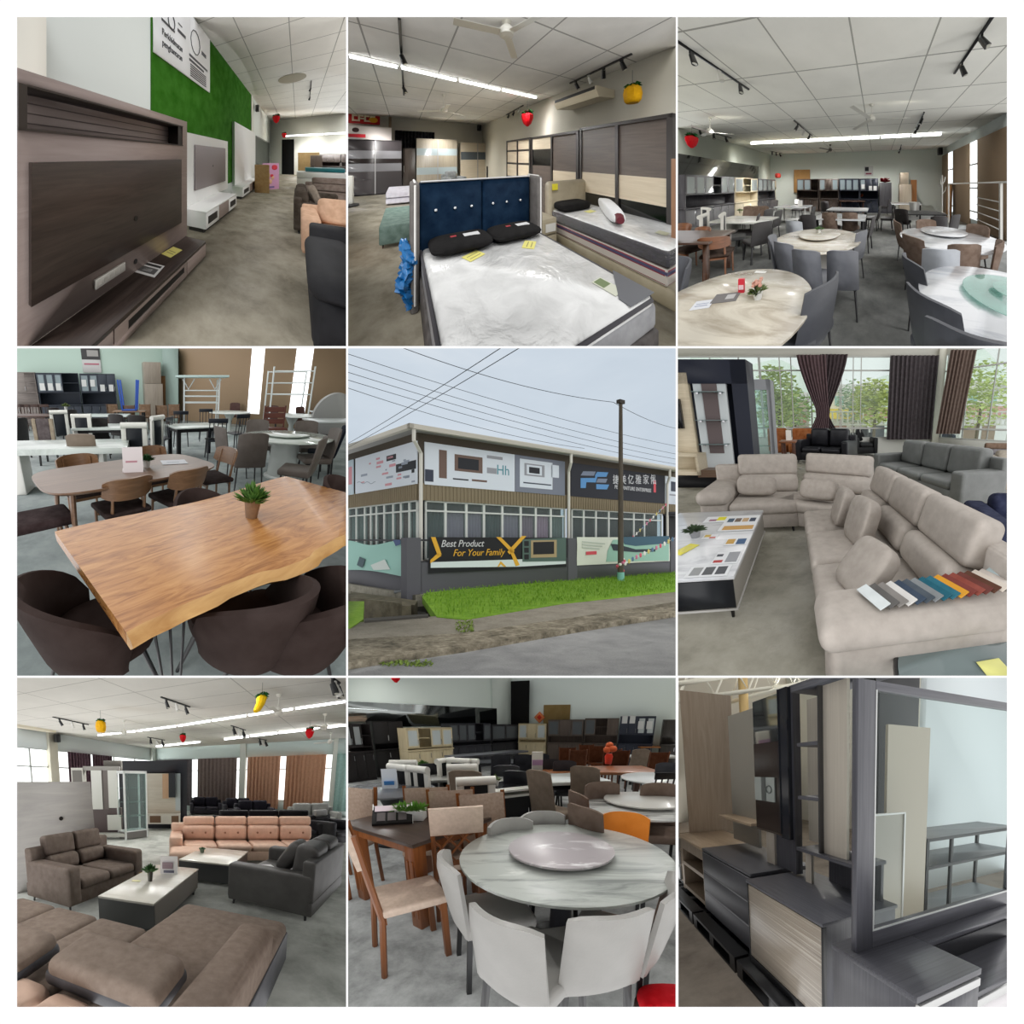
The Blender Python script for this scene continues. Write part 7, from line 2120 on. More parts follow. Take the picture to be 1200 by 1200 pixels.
 bk=thing('swatch_book','fan of coloured fabric swatches lying on the near arm of the long sofa','swatches',(p[0],p[1],0.655),a3)
 n=len(cols)
 for i,c in enumerate(cols):
  x=L3*(i+0.5)/n
  m=Matrix.Translation((x,-0.01,0.012+0.0015*i))@Matrix.Rotation(0.35,4,'Z')@Matrix.Rotation(-0.22,4,'Y')
  MB().box((0,0,0),(L3/n*1.4,0.2,0.008),0.002,1,m).build('swatch',fabric(c,0.8,6,12),bk)
  # ---- coffee table
 c1,c2,c3=fz(15,660,0.42),fz(320,592,0.42),fz(215,828,0.42)
 ax=math.atan2(c2[1]-c3[1],c2[0]-c3[0])
 D_=math.hypot(c2[0]-c3[0],c2[1]-c3[1])
 t=thing('coffee_table','white marble topped coffee table with a black end, covered with sample cards','coffee table',(c3[0],c3[1],0),ax-PI/2)
 W_=1.0
 mw=marble((218,220,222),(190,192,196),1.4,0.2,(0,0,0.5),(1,3,1),0.5)
 MB().b(-W_,0.0,0,D_,0.385,0.42,0.008).build('tabletop',mw,t)
 MB().b(-W_+0.03,-0.01,0.01,D_-0.01,0.14,0.385).build('body',plain((150,146,138),0.5),t)
 MB().b(-W_+0.03,-0.012,0.0,0.012,0.15,0.382).build('front_panel',plain((28,30,34),0.3),t)
 MB().b(-W_+0.02,0.0,0.0,D_,0.125,0.14).build('rim',plain((170,168,164),0.4),t)
 for x in (-W_+0.1,-0.07):
  for y in (0.1,D_-0.1):MB().cyl((x,y,0.13),(x,y,0),0.02,0.012).build('leg',plain((24,24,24),0.4),t)
 Mt=Matrix.Translation((c3[0],c3[1],0))@Matrix.Rotation(ax-PI/2,4,'Z')
 px,py=fz(77,690,0.42)
 pot_plant('small green plant in a grey pot on the marble coffee table',plain((150,152,156),0.5),plain((74,92,66),0.8),0.17,0.055,0.09,120,(px,py,0.421),lw=0.007)
 rz=ax-PI/2
 def card(label,zx,zy,w,d,marks,c=(222,224,226),dz=0.002,drz=0.0):
  x,y=fz(zx,zy,0.42);paper('sample_card',label,c,w,d,(x,y,0.421+dz),rz+drz,'sample card',marks)
 chips=tuple((0.08+0.22*i,0.26+0.22*i,0.55,0.8,c) for i,c in enumerate(((60,84,104),(110,92,78),(190,160,120),(50,60,80))))
 card('large sample card with small fabric chips and an orange band',238,640,0.36,0.5,chips+((0.1,0.95,0.06,0.3,(196,152,84)),),dz=0.004)
 card('sample card with a yellow and a blue chip in the middle of the table',225,708,0.2,0.16,((0.05,0.4,0.2,0.9,(196,156,80)),(0.5,0.9,0.1,0.9,(62,92,128))))
 card('sample card with pale grey chips',190,765,0.2,0.22,((0.5,0.95,0.1,0.95,(150,152,156)),(0.05,0.4,0.1,0.3,(176,70,70)),(0.05,0.3,0.6,0.8,(80,82,88))))
 card('white card with three grey chips at the near edge of the coffee table',125,815,0.3,0.16,tuple((0.08+0.3*i,0.32+0.3*i,0.15,0.9,c) for i,c in enumerate(((150,152,152),(90,92,94),(80,82,86)))),dz=0.003)
 card('white sheet with a yellow round mark beyond the potted plant',155,628,0.26,0.2,((0.5,0.85,0.3,0.9,(222,214,40)),(0.2,0.5,0.2,0.5,(150,100,120))))
 card('yellow price strip at the left of the potted plant',42,735,0.1,0.22,((0.1,0.9,0.2,0.8,(214,206,110)),),(222,214,90),0.002,-0.4)
 card('small card with red and yellow shapes beside the large sample card',130,690,0.14,0.12,((0.1,0.5,0.4,0.9,(206,176,90)),(0.5,0.9,0.1,0.4,(190,100,90))))
 # ---- round glass table at the lower right
 gx,gy=fz(1080,1185,0.42)
 t=thing('glass_table','round glass table with a dark rim cut by the lower right corner','table',(gx,gy,0))
 e_=fz(800,1190,0.42);Rg=math.hypot(e_[0]-gx,e_[1]-gy)
 MB().lathe([(Rg-0.01,0.405),(Rg-0.01,0.42)],48).build('glass_top',glass((150,164,164),0.5),t)
 MB().tube([(Rg*math.cos(k*PI/24),Rg*math.sin(k*PI/24),0.41) for k in range(48)],0.012,6,True).build('rim',plain((60,60,62),0.3,0.8),t)
 MB().cyl((0,0,0),(0,0,0.40),0.05,n=12).lathe([(0.2,0),(0.2,0.02)],24).build('pedestal',plain((60,60,62),0.4),t)
 px,py=fz(1150,1165,0.42)
 paper('price_card','pale yellow price card on the round glass table',(214,212,130),0.12,0.1,(px,py,0.423),0.2,'price card')
 fill_spots(-3,4,1.5,9.5,3,4,3.4,3.0,ramp=(0.45,1.5))
 sun(1.5,(0.1,0.9,-0.55),70)
 # ================================================================== sofa lounge
def room_lounge():
 r=enter(Room(16,790,(20,794.3,405.6,1180),1180,385,1.8,math.atan(638/1180),R(11.0)))
 fz,fx,fy,up=r.fz,r.fx,r.fy,r.up
 zc=3.9
 XW,YB=fz(502,268,zc)
 X1=XW+16
 struct('floor',MB().b(XW-0.2,X1,-2,YB+0.2,-0.1,0),concrete((142,144,136),(184,186,178),0.9,0.35,(214,216,208)))
 struct('ceiling',MB().b(XW-0.2,X1,-2,YB+0.2,zc,zc+0.08),tiles((226,222,212),(180,176,166),2.4,1.2,(0.2,0.3),5))
 def wz(zx,zy,pl):  # height on the left or the back wall
  return fx(zx,zy,XW)[1] if pl=='l' else fy(zx,zy,YB)[1]
 zt=wz(900,295,'b');z0=0.75
 lw=plain((228,234,232),0.7);bw=plain((220,234,230),0.7)
 struct('wall_left_upper',MB().b(XW-0.15,XW,-2,YB,zt,zc),lw);struct('wall_back_upper',MB().b(XW,X1,YB,YB+0.15,zt,zc),bw)
 struct('wall_left_lower',MB().b(XW-0.15,XW,-2,YB,0,z0),lw);struct('wall_back_lower',MB().b(XW,X1,YB,YB+0.15,0,z0),bw)
 day=glow((246,250,248),1.5)
 # windows as bright panes with bars
 fr=plain((176,178,176),0.5)
 def winl(i,zx0,zx1):
  a,b_=sorted((fx(zx0,320,XW)[0],fx(zx1,320,XW)[0]))
  w=MB();n=4;
  for k in range(n+1):y=a+(b_-a)*k/n;w.b(XW-0.08,XW-0.02,y-0.03,y+0.03,z0,zt)
  for z in (z0,zt-(zt-z0)*0.32,zt-0.03):w.b(XW-0.08,XW-0.02,a,b_,z,z+0.05)
  o=struct('window_%d'%i,w,fr);MB().b(XW-0.12,XW-0.1,a,b_,z0,zt).build('pane',day,o)
 winl(1,-200,130);winl(2,160,500)
 def winb(i,zx0,zx1):
  a,b_=fy(zx0,340,YB)[0],fy(zx1,340,YB)[0]
  w=MB();n=3
  for k in range(n+1):x=a+(b_-a)*k/n;w.b(x-0.03,x+0.03,YB+0.02,YB+0.08,z0,zt)
  for z in (z0,zt-(zt-z0)*0.3,zt-0.03):w.b(a,b_,YB+0.02,YB+0.08,z,z+0.05)
  o=struct('window_%d'%i,w,fr);MB().b(a,b_,YB+0.1,YB+0.12,z0,zt).build('pane',day,o)
 winb(3,505,812);winb(4,832,1142);winb(5,1156,1320)
 cw=plain((208,210,202),0.6)
 for i,(a,b_) in enumerate(((812,833),(1141,1157))):struct('column_back_%d'%(i+1),MB().b(fy(a,340,YB)[0],fy(b_,340,YB)[0],YB-0.12,YB+0.1,0,zc),cw)
 y_=fx(146,300,XW)[0];struct('column_left',MB().b(XW-0.1,XW+0.15,y_-0.35,y_+0.1,0,zc),plain((206,200,184),0.6))
 struct('column_corner',MB().b(XW,XW+0.2,YB-0.4,YB,zt-0.2,zc),cw)
 def cur(label,zx0,zx1,c,folds,zt_=None):
  a,b_=fy(zx0,340,YB-0.12)[0],fy(zx1,340,YB-0.12)[0]
  curtain('curtain',label,fabric(c,0.9,8),(a,YB-0.12),(b_,YB-0.12),0.3,zt-0.02,folds,0.06)
 cur('dark curtain at the left end of the back wall',506,640,(84,78,80),7)
 cur('wide dark brown curtain left of the first column on the back wall',660,800,(116,102,97),10)
 cur('orange-brown curtain right of the first column on the back wall',838,955,(190,146,120),9)
 cur('orange-brown curtain left of the second column on the back wall',976,1118,(194,148,120),10)
 cur('pale teal curtain at the right end of the back wall',1152,1330,(148,178,172),8)
 a,b_=sorted((fx(196,330,XW+0.1)[0],fx(276,330,XW+0.1)[0]))
 curtain('curtain','mauve curtain on the left wall, nearer half of the pair',fabric((112,88,98),0.9,8),(XW+0.12,a),(XW+0.12,b_),0.3,zt-0.02,8,0.05)
 a,b_=sorted((fx(284,330,XW+0.1)[0],fx(352,330,XW+0.1)[0]))
 curtain('curtain','mauve curtain on the left wall, farther half of the pair',fabric((108,86,94),0.9,8),(XW+0.12,a),(XW+0.12,b_),0.3,zt-0.02,8,0.05)
 # ---- wall units on the left
 bd=wood((158,154,150),(176,172,166),'x',3,0.5,9)
 p,q=fz(-60,800),fz(308,735)
 (cx,cy),an,L=base2(p,q);h=up(q,386);h0=up(p,386)
 t=thing('television_board','large pale grey board with one dark cable hole behind the grey-brown sofa','tv board',(cx,cy,0),an)
 MB().prism([(-L/2,0),(L/2,0),(L/2-0.08,h),(-L/2,h)],0,0.12,'y').build('board',bd,t)
 d=r.ray(170,518)
 # hole position on the board plane
 nx,ny=-math.sin(an),math.cos(an);s_=(nx*cx+ny*cy)/(nx*d.x+ny*d.y);hx,hy,hz=d.x*s_,d.y*s_,r.h+d.z*s_
 lx=(hx-cx)*math.cos(an)+(hy-cy)*math.sin(an)
 MB().cyl((lx,-0.006,hz),(lx,0.004,hz),0.035,n=14).build('cable_hole',plain((40,36,34),0.5),t)
 bwn=plain((96,84,84),0.5);wht=plain((214,214,206),0.4)
 def facing(zx0,zx1,b):  # floor line seen between two columns, facing the camera, at camera distance b
  out=[]
  for zx in (zx0,zx1):
   dd=r.ray(zx,385);f=(r.rot@Vector(dd)).y;out.append((dd.x*b/f,dd.y*b/f))
  return out
 p,q=facing(208,385,10.2);(cx,cy),an,L=base2(p,q)
 H=up((cx,cy),322)
 def zz(zy):return up((cx,cy),zy)
 t=thing('television_unit','brown and white shelf unit with two tall white lit panels behind the grey board','tv unit',(cx,cy,0),an)
 def sx(zx):return (zx-208)/(385-208)*L-L/2
 MB().b(sx(208),sx(250),0,0.35,zz(400),zz(336)).build('box',plain((196,194,184),0.5),t)
 MB().b(sx(212),sx(246),-0.004,0.0,zz(395),zz(345)).build('niche',plain((110,106,100),0.6),t)  # flat darker patch on the box, no recess behind it
 MB().b(sx(250),sx(380),0.02,0.3,zz(345),zz(330)).build('top_board',plain((150,146,140),0.5),t)
 MB().b(sx(278),sx(316),0,0.04,zz(485),zz(345)).build('white_panel',wht,t);MB().b(sx(338),sx(372),0,0.04,zz(480),zz(345)).build('white_panel',wht,t)
 MB().b(sx(316),sx(338),0.02,0.05,zz(485),zz(345)).build('brown_strip',plain((110,102,98),0.5),t)
 MB().b(sx(255),sx(380),0.05,0.3,0.1,zz(480)).build('body',bwn,t)
 MB().b(sx(330),sx(380),0.0,0.06,zz(560),zz(505)).build('white_drawer',wht,t)
 MB().b(sx(255),sx(400),-0.3,0.3,0.1,zz(568)).build('low_shelf',plain((196,194,186),0.5),t)
 MB().b(sx(318),sx(382),0.25,0.5,zz(345),zz(308)).build('upper_box',plain((140,136,130),0.5),t)
 # dark frame and pale board behind
 p,q=facing(375,640,12.2);(cx,cy),an,L=base2(p,q)
 def sx(zx):return (zx-375)/(640-375)*L-L/2
 nv=plain((52,52,58),0.5)
 t=thing('television_unit','dark framed wall unit with a pale wood board and open shelf boxes','tv unit',(cx,cy,0),an)
 MB().b(sx(376),sx(622),0.1,0.4,zz(352),zz(310)).b(sx(598),sx(622),0.1,0.4,0,zz(352)).b(sx(376),sx(405),0.1,0.4,0,zz(352)).b(sx(376),sx(622),0.36,0.4,0,zz(310)).build('frame',nv,t)
 MB().b(sx(470),sx(598),0.05,0.3,zz(500),zz(356)).build('pale_board',wood((206,196,180),(220,212,198),'x',4),t)
 MB().b(sx(534),sx(556),-0.1,0.1,zz(446),zz(358)).build('wood_strip',wood((206,164,128),(216,178,144),'z'),t)
 MB().b(sx(556),sx(580),-0.12,0.1,zz(442),zz(354)).build('dark_cabinet',plain((40,42,50),0.4),t)
 MB().b(sx(580),sx(598),0.0,0.1,zz(490),zz(356)).build('glass_shelves',plain((196,204,206),0.3),t)
 m=MB();m.b(sx(472),sx(598),-0.25,0.1,zz(535),zz(500))
 m.use(1).b(sx(488),sx(528),-0.255,-0.2,zz(530),zz(506)).b(sx(566),sx(592),-0.255,-0.2,zz(530),zz(506))
 m.build('shelf_box',[plain((222,216,206),0.5),plain((120,90,68),0.6)],t)
 # glass display cabinet
 p,q=fz(402,596),fz(482,585);(cx,cy),an,L=base2(p,q);H=up(p,346)
 t=thing('display_cabinet','tall white framed glass display cabinet with glass shelves','cabinet',(cx,cy,0),an)
 e=0.05;D_=0.45
 m=MB()
 for x in (-L/2,L/2-e):
  for y in (0,D_-e):m.b(x,x+e,y,y+e,0,H)
 m.b(-L/2,L/2,0,D_,H-0.08,H).b(-L/2,L/2,0,D_,0.24,0.28)
 m.build('frame',plain((216,218,216),0.4),t)
 MB().b(-L/2+0.01,L/2-0.01,0.01,D_-0.01,0.03,0.24).build('drawer',plain((120,116,112),0.4),t)
 g=glass((214,226,224),0.85)
 for k in range(3):MB().b(-L/2+0.02,L/2-0.02,0.02,D_-0.02,0.28+(H-0.36)*(k+1)/4,0.29+(H-0.36)*(k+1)/4).build('glass_shelf',glass((196,220,216),0.6),t)
 MB().b(-L/2+e,L/2-e,0.012,0.018,0.28,H-0.08).build('pane',g,t)
 # ---- sofas
 gb=fabric((114,102,94),0.9,9);lg=leather((82,80,78),0.5)
 a,b_=fz(216,770,0.42),fz(470,690,0.42)
 s=sofa('grey-brown two seat sofa with head rests and a console arm on the left',gb,2.1,1.0,2,0.42,0.98,0.3,0.64,bt=0.26,head=0.3,puff=0.07)
 f0,f1=fz(210,862),fz(472,752)
 (cx,cy),an,L=base2(f0,f1)
 ux,uy=math.cos(an),math.sin(an)
 move(s,(cx-uy*0.52,cy+ux*0.52),an);s.scale=(L/2.1,1,1)
 # near corner sofa seen from behind: chaise on the right
 fg=fabric((142,126,114),0.9,9,14,320);pi=leather((74,74,78),0.5)
 c0,c1=fz(618,818,0.45),fz(992,872,0.45)
 xr=c1[0];yf=c0[1]+0.03
 sx0=fz(0,900,0.45)[0]-0.3
 s=thing('corner_sofa','big taupe corner sofa with a chaise, seen from behind in front','sofa',(xr,0,0))
 w_ch=c1[0]-c0[0]
 yb=0.55
 MB().b(-w_ch-0.02,0,yb+0.25,yf,0.2,0.45,0.08,4).build('chaise_cushion',fg,s)
 MB().b(-w_ch+0.02,-0.03,yb+0.2,yf-0.03,0.06,0.3,0.03).build('base',pi,s)
 MB().b(-0.30,0.0,yb-0.2,fz(925,905,0.62)[1],0.06,0.64,0.09,4).build('arm',fg,s)
 MB().b(-0.02,0.012,yb-0.2,yf-0.05,0.06,0.36,0.02).build('arm_side',pi,s)
 ys=fz(380,885,0.43)[1]
 n=3;ws=0.62
 for k in range(n):
  x1_=-w_ch-k*ws
  MB().b(x1_-ws+0.006,x1_-0.006,yb+0.2,ys,0.24,0.44,0.07,4).build('seat_cushion',fg,s)
  MB().b(x1_-ws,x1_,yb+0.2,ys-0.03,0.06,0.28,0.03).build('base',pi,s)
 hz=0.66
 ha,hb=fz(95,1010,hz),fz(632,1080,hz)
 MB().b(-w_ch-3*ws,-0.28,yb-0.22,yb+0.22,0.06,0.5,0.06,3).build('backrest',pi,s)
 for k,(zx0,zx1,zy0,zy1) in enumerate(((95,632,930,1120),(-330,215,870,1010))):
  p,q=fz((zx0+zx1)/2,(zy0+zy1)/2,hz),None
  wl=abs(fz(zx1,(zy0+zy1)/2,hz)[0]-fz(zx0,(zy0+zy1)/2,hz)[0])
  m=Matrix.Translation((p[0]-xr,p[1],hz-0.06))@Matrix.Rotation(0.12,4,'X')
  o=MB().box((0,0,0),(0.86,0.44,0.18),0.085,5,m)
  o.build('headrest',fg,s)
  MB().box((0,-0.01,-0.05),(0.87,0.445,0.12),0.05,4,m).build('headrest_side',pi,s)
  # peach sofa
 pe=fabric((216,184,164),0.9,7)
 p,q=fz(600,640),fz(1075,655)
 a,b_=fz(612,515,0.95),fz(1066,515,0.95)
 (cx,cy),an,L=base2(a,b_)
 s=sofa('long peach sofa with four buttoned back cushions and a chaise at its left',pe,L+0.35,1.0,4,0.42,0.98,0.3,0.62,bt=0.28,puff=0.09,head=0.2,buttons=plain((150,112,92),0.7),right=False)
 ux,uy=math.cos(an),math.sin(an)
 bx,by=cx-ux*0.16+uy*0.30,cy-uy*0.16-ux*0.30
 move(s,(bx,by),an)
 W_=L+0.35
 MB().b(-W_/2+0.02,-W_/2+0.02+0.82,-1.15,-0.42,0.22,0.42,0.09,4).build('chaise_cushion',pe,s)
 MB().b(-W_/2+0.05,-W_/2+0.8,-1.1,-0.4,0.06,0.3,0.03).build('chaise_base',pe,s)
 # grey leather love seat on the right
 f0,f1=fz(760,822),fz(1064,898)
 (cx,cy),an,L=base2(f0,f1)  # the near arm's foot line
 ah=up(f1,728)
 s=sofa('dark grey leather love seat on the right, its arm side towards us',lg,1.75,L,2,0.40,ah+0.34,0.24,ah,bt=0.3,puff=0.09)
 an2=an-PI/2
 ux,uy=math.cos(an2),math.sin(an2)
 move(s,(cx-ux*1.75/2,cy-uy*1.75/2),an2)
 solo('cushion',MB().soft((0,0,0),(0.5,0.5,0.22),0.55,0.5),lg,'puffy dark grey leather cushion on the love seat by its near arm','cushion',(cx-ux*0.55+math.cos(an)*0.16,cy-uy*0.55+math.sin(an)*0.16,ah+0.12),rot=(0,-1.0,an))
 px,py=fz(905,690,0.44)
 paper('price_sheet','white sheet lying on the love seat',(220,220,218),0.22,0.16,(px,py,0.45),0.6)
 # peach cushions in the lower left corner
 p0=fz(120,1185,0.5)
 t=thing('sofa','peach sofa of which only two cushion tops show at the lower left','sofa',(p0[0],p0[1],0))
 for k in (-0.28,0.1):MB().box((k,-0.1,0.42),(0.36,0.5,0.2),0.09,4).build('seat_cushion',pe,t)
 MB().b(-0.6,0.4,-0.4,0.1,0.05,0.36,0.03).build('base',pe,t)
 # far sofas
 bk=leather((40,38,46),0.5);gy=leather((104,106,100),0.5)
 def far(label,zx0,zx1,ztop,mat,n,bhh=0.95,b=None,rot=0.0,**k):
  d0,d1=r.ray(zx0,ztop),r.ray(zx1,ztop)
  a,b_=fz(zx0,ztop,bhh),fz(zx1,ztop,bhh)
  (cx,cy),an,L=base2(a,b_)
  s=sofa(label,mat,L,0.95,n,0.42,bhh,0.2,0.64,**k)
  move(s,(cx+math.sin(an+rot)*0.3,cy-math.cos(an+rot)*0.3),an+rot)
 far('dark navy sofa in the far row, at its left end',632,745,440,bk,2)
 far('dark navy sofa in the far row, in the middle',748,860,444,bk,2)
 far('dark navy low backed sofa before the far row',790,925,452,bk,2)
 far('olive grey leather sofa below the orange-brown curtains',890,1055,432,gy,2)
 far('olive grey leather sofa at the right end of the far row',1060,1230,424,gy,3)
 far('grey leather sofa with a white rounded back before the olive ones',985,1150,462,leather((150,150,146),0.4),2)
 far('black sofa whose head rests show behind the peach sofa',712,1085,488,leather((30,29,32),0.5),3,head=0.2)
 p,q=fz(1090,612),fz(1160,612)
 s=sofa('black and grey recliner sofa behind the love seat at the right',leather((44,43,46),0.45),0.95,0.95,1,0.42,0.98,0.2,0.7,headm=leather((150,150,148),0.4),head=0.2)
 (cx,cy),an,L=base2(p,q);move(s,(cx,cy+0.2),an+0.5)
 px,py=fz(845,470)
 t=thing('floor_statue','tall black and yellow stand by the first column','stand',(px,py,0));hh=up((px,py),352)
 MB().b(-0.28,0.28,-0.2,0.2,0,hh*0.7,0.02).build('body',plain((60,66,84),0.5),t)
 MB().b(-0.2,0.2,-0.22,-0.2,hh*0.35,hh*0.68).build('yellow_panel',plain((186,170,90),0.5),t)
 MB().b(-0.32,0.32,-0.25,0.25,hh*0.7,hh*0.95,0.06).build('head',plain((34,34,38),0.5),t)
 # ---- coffee tables
 mw=marble((222,218,206),(204,198,184),1.2,0.2,(0,0,0.5),(1,3,1),0.5);blk=plain((30,31,36),0.3)
 def ctable(label,c_nl,c_nr,c_fr,h,side,frontm):
  a,b_,c=fz(*c_nl,h),fz(*c_nr,h),fz(*c_fr,h)
  (cx,cy),an,L=base2(a,b_);D_=(c[0]-b_[0])*-math.sin(an)+(c[1]-b_[1])*math.cos(an)
  t=thing('coffee_table',label,'coffee table',(a[0],a[1],0),an)
  MB().b(0,L,0,D_,h-0.03,h,0.006).build('tabletop',mw,t)
  MB().b(0.01,L-0.01,0.03,D_-0.01,0.1,h-0.03).build('body',side,t)
  MB().b(0.0,L,0.005,0.03,0.1,h-0.032).build('front_panel',frontm,t)
  m=MB().b(0.03,L-0.03,0.05,D_-0.05,0.06,0.1);m.build('plinth',blk,t)
  for x in (0.06,L-0.06):
   for y in (0.08,D_-0.08):MB().cyl((x,y,0.08),(x,y,0),0.02).build('leg',blk,t)
  return t
 ctable('white marble topped coffee table with a black end, nearest in the lounge',(302,795),(502,824),(686,700),0.42,plain((136,130,122),0.5),blk)
 ctable('white marble topped coffee table on a black base before the peach sofa',(592,664),(782,684),(853,636),0.42,blk,blk)
 px,py=fz(490,742,0.42)
 pot_plant('green plant in a dark glass jar on the nearest coffee table',plain((44,40,30),0.25),plain((62,104,54),0.7),0.34,0.045,0.11,70,(px,py,0.421),lw=0.016)
 px,py=fz(676,640,0.42)
 pot_plant('small plant in a green pot on the second coffee table',plain((96,110,92),0.5),plain((70,104,66),0.7),0.16,0.05,0.06,40,(px,py,0.421),lw=0.014)
 px,py=fz(558,715,0.42)
 m=MB().prism([(-0.05,0),(0.05,0),(0.0,0.27)],-0.13,0.13,'x');m.use(1).b(-0.1,0.06,-0.038,-0.03,0.08,0.18).use(2).b(-0.08,0.08,-0.046,-0.04,0.02,0.06)
 solo('card_stand',m,[plain((222,220,220),0.5),plain((150,130,140),0.6),plain((110,110,130),0.6)],'white tent card standing beside the green plant on the coffee table','card stand',(px,py,0.421),0.4)
 px,py=fz(440,742,0.42);paper('price_card','pale yellow slip on the nearest coffee table',(226,222,170),0.12,0.06,(px,py,0.422),0.3,'price card')
 # ---- ceiling
 def C(zx,zy,dz=0.0):return fz(zx,zy,zc-dz)
 names=('first','second','third','fourth','fifth','sixth')
 row=[(302,219),(445,203),(590,185),(712,166),(842,147),(1010,123),(1200,96)]
 for i in range(6):tube_light('fluorescent tube in the long nearer row, '+names[i]+' from the left',C(*row[i],0.05),C(row[i+1][0]-8,row[i+1][1]+1,0.05),zc,9,'nearer row of tubes in the lounge',0.035,watt=8)
 row=[(512,259),(668,243)]
 tube_light('single fluorescent tube above the dark curtains on the left',C(*row[0],0.05),C(*row[1],0.05),zc,9,None,0.045,watt=8)
 row=[(756,233),(850,222),(952,210),(1075,196),(1200,181)]
 for i in range(4):tube_light('fluorescent tube in the farther row on the right, '+names[i]+' from the left',C(*row[i],0.05),C(row[i+1][0]-6,row[i+1][1]+1,0.05),zc,9,'farther row of tubes in the lounge',0.045,watt=8)
 bt,wt=plain(BLACK,0.4),plain((226,224,218),0.4)
 for zx0,zy0,zx1,zy1,lab in ((140,152,268,180,'black spot rail at the left beside the pineapple lantern'),(528,80,632,116,'black spot rail in the upper middle of the lounge ceiling'),(480,225,542,236,'small black spot rail near the corner column'),(780,183,832,200,'small black spot rail above the farther tube row'),(878,230,908,236,'tiny black spot rail on the far ceiling'),(1140,8,1170,30,'black spot rail at the upper right corner of the lounge')):
  track_light(lab,C(zx0,zy0),C(zx1,zy1),zc,3,mats=[bt,wt,bt],size=1.1 if zx1-zx0>90 else 1.5)
 for zx,zy,lab,a in ((395,165,'white ceiling fan right of the pineapple lantern',0.2),(952,72,'white ceiling fan beside the banana lantern',0.5),(1118,142,'white ceiling fan at the right over the farther tubes',0.1),(1138,208,'small white ceiling fan far off at the right',0.8)):
  px,py=C(zx,zy);fan(lab,(px,py,zc),a,0.6,drop=0.42)
 def hang(zx,zy,dz):d=r.ray(zx,zy);k=(zc-dz-r.h)/d.z;return (d.x*k,d.y*k,zc-dz)
 fruit_lantern('yellow paper pineapple lantern on the left of the lounge',hang(313,188,0.62),'pineapple',0.3)
 fruit_lantern('yellow paper banana lantern with a green top at the upper right',hang(890,104,0.42),'banana',0.32)
 fruit_lantern('red paper chilli lantern in the middle of the lounge ceiling',hang(607,230,0.45),'strawberry',0.28)
 fruit_lantern('red and white paper lantern at the right of the lounge ceiling',hang(1062,212,0.45),'strawberry',0.32)
 y_=fx(60,190,XW+0.4)[0]
 aircon('cream air conditioner with a black grille under the ceiling at the upper left',(XW+0.4,y_,fx(60,172,XW+0.4)[1]),PI/2,2.0,0.75,0.3)
 solo('loudspeaker',MB().box((0,0,0),(0.2,0.24,0.34),0.03),bt,'black loudspeaker on the left column below the air conditioner','speaker',(XW+0.3,fx(156,230,XW+0.3)[0],fx(156,230,XW+0.3)[1]))
 fill_spots(XW+1.5,XW+11,1.0,YB-1,4,4,zc-0.15,5.4,ramp=(0.8,1.3))
 sun(0.6,(0.1,1,0.1),80)
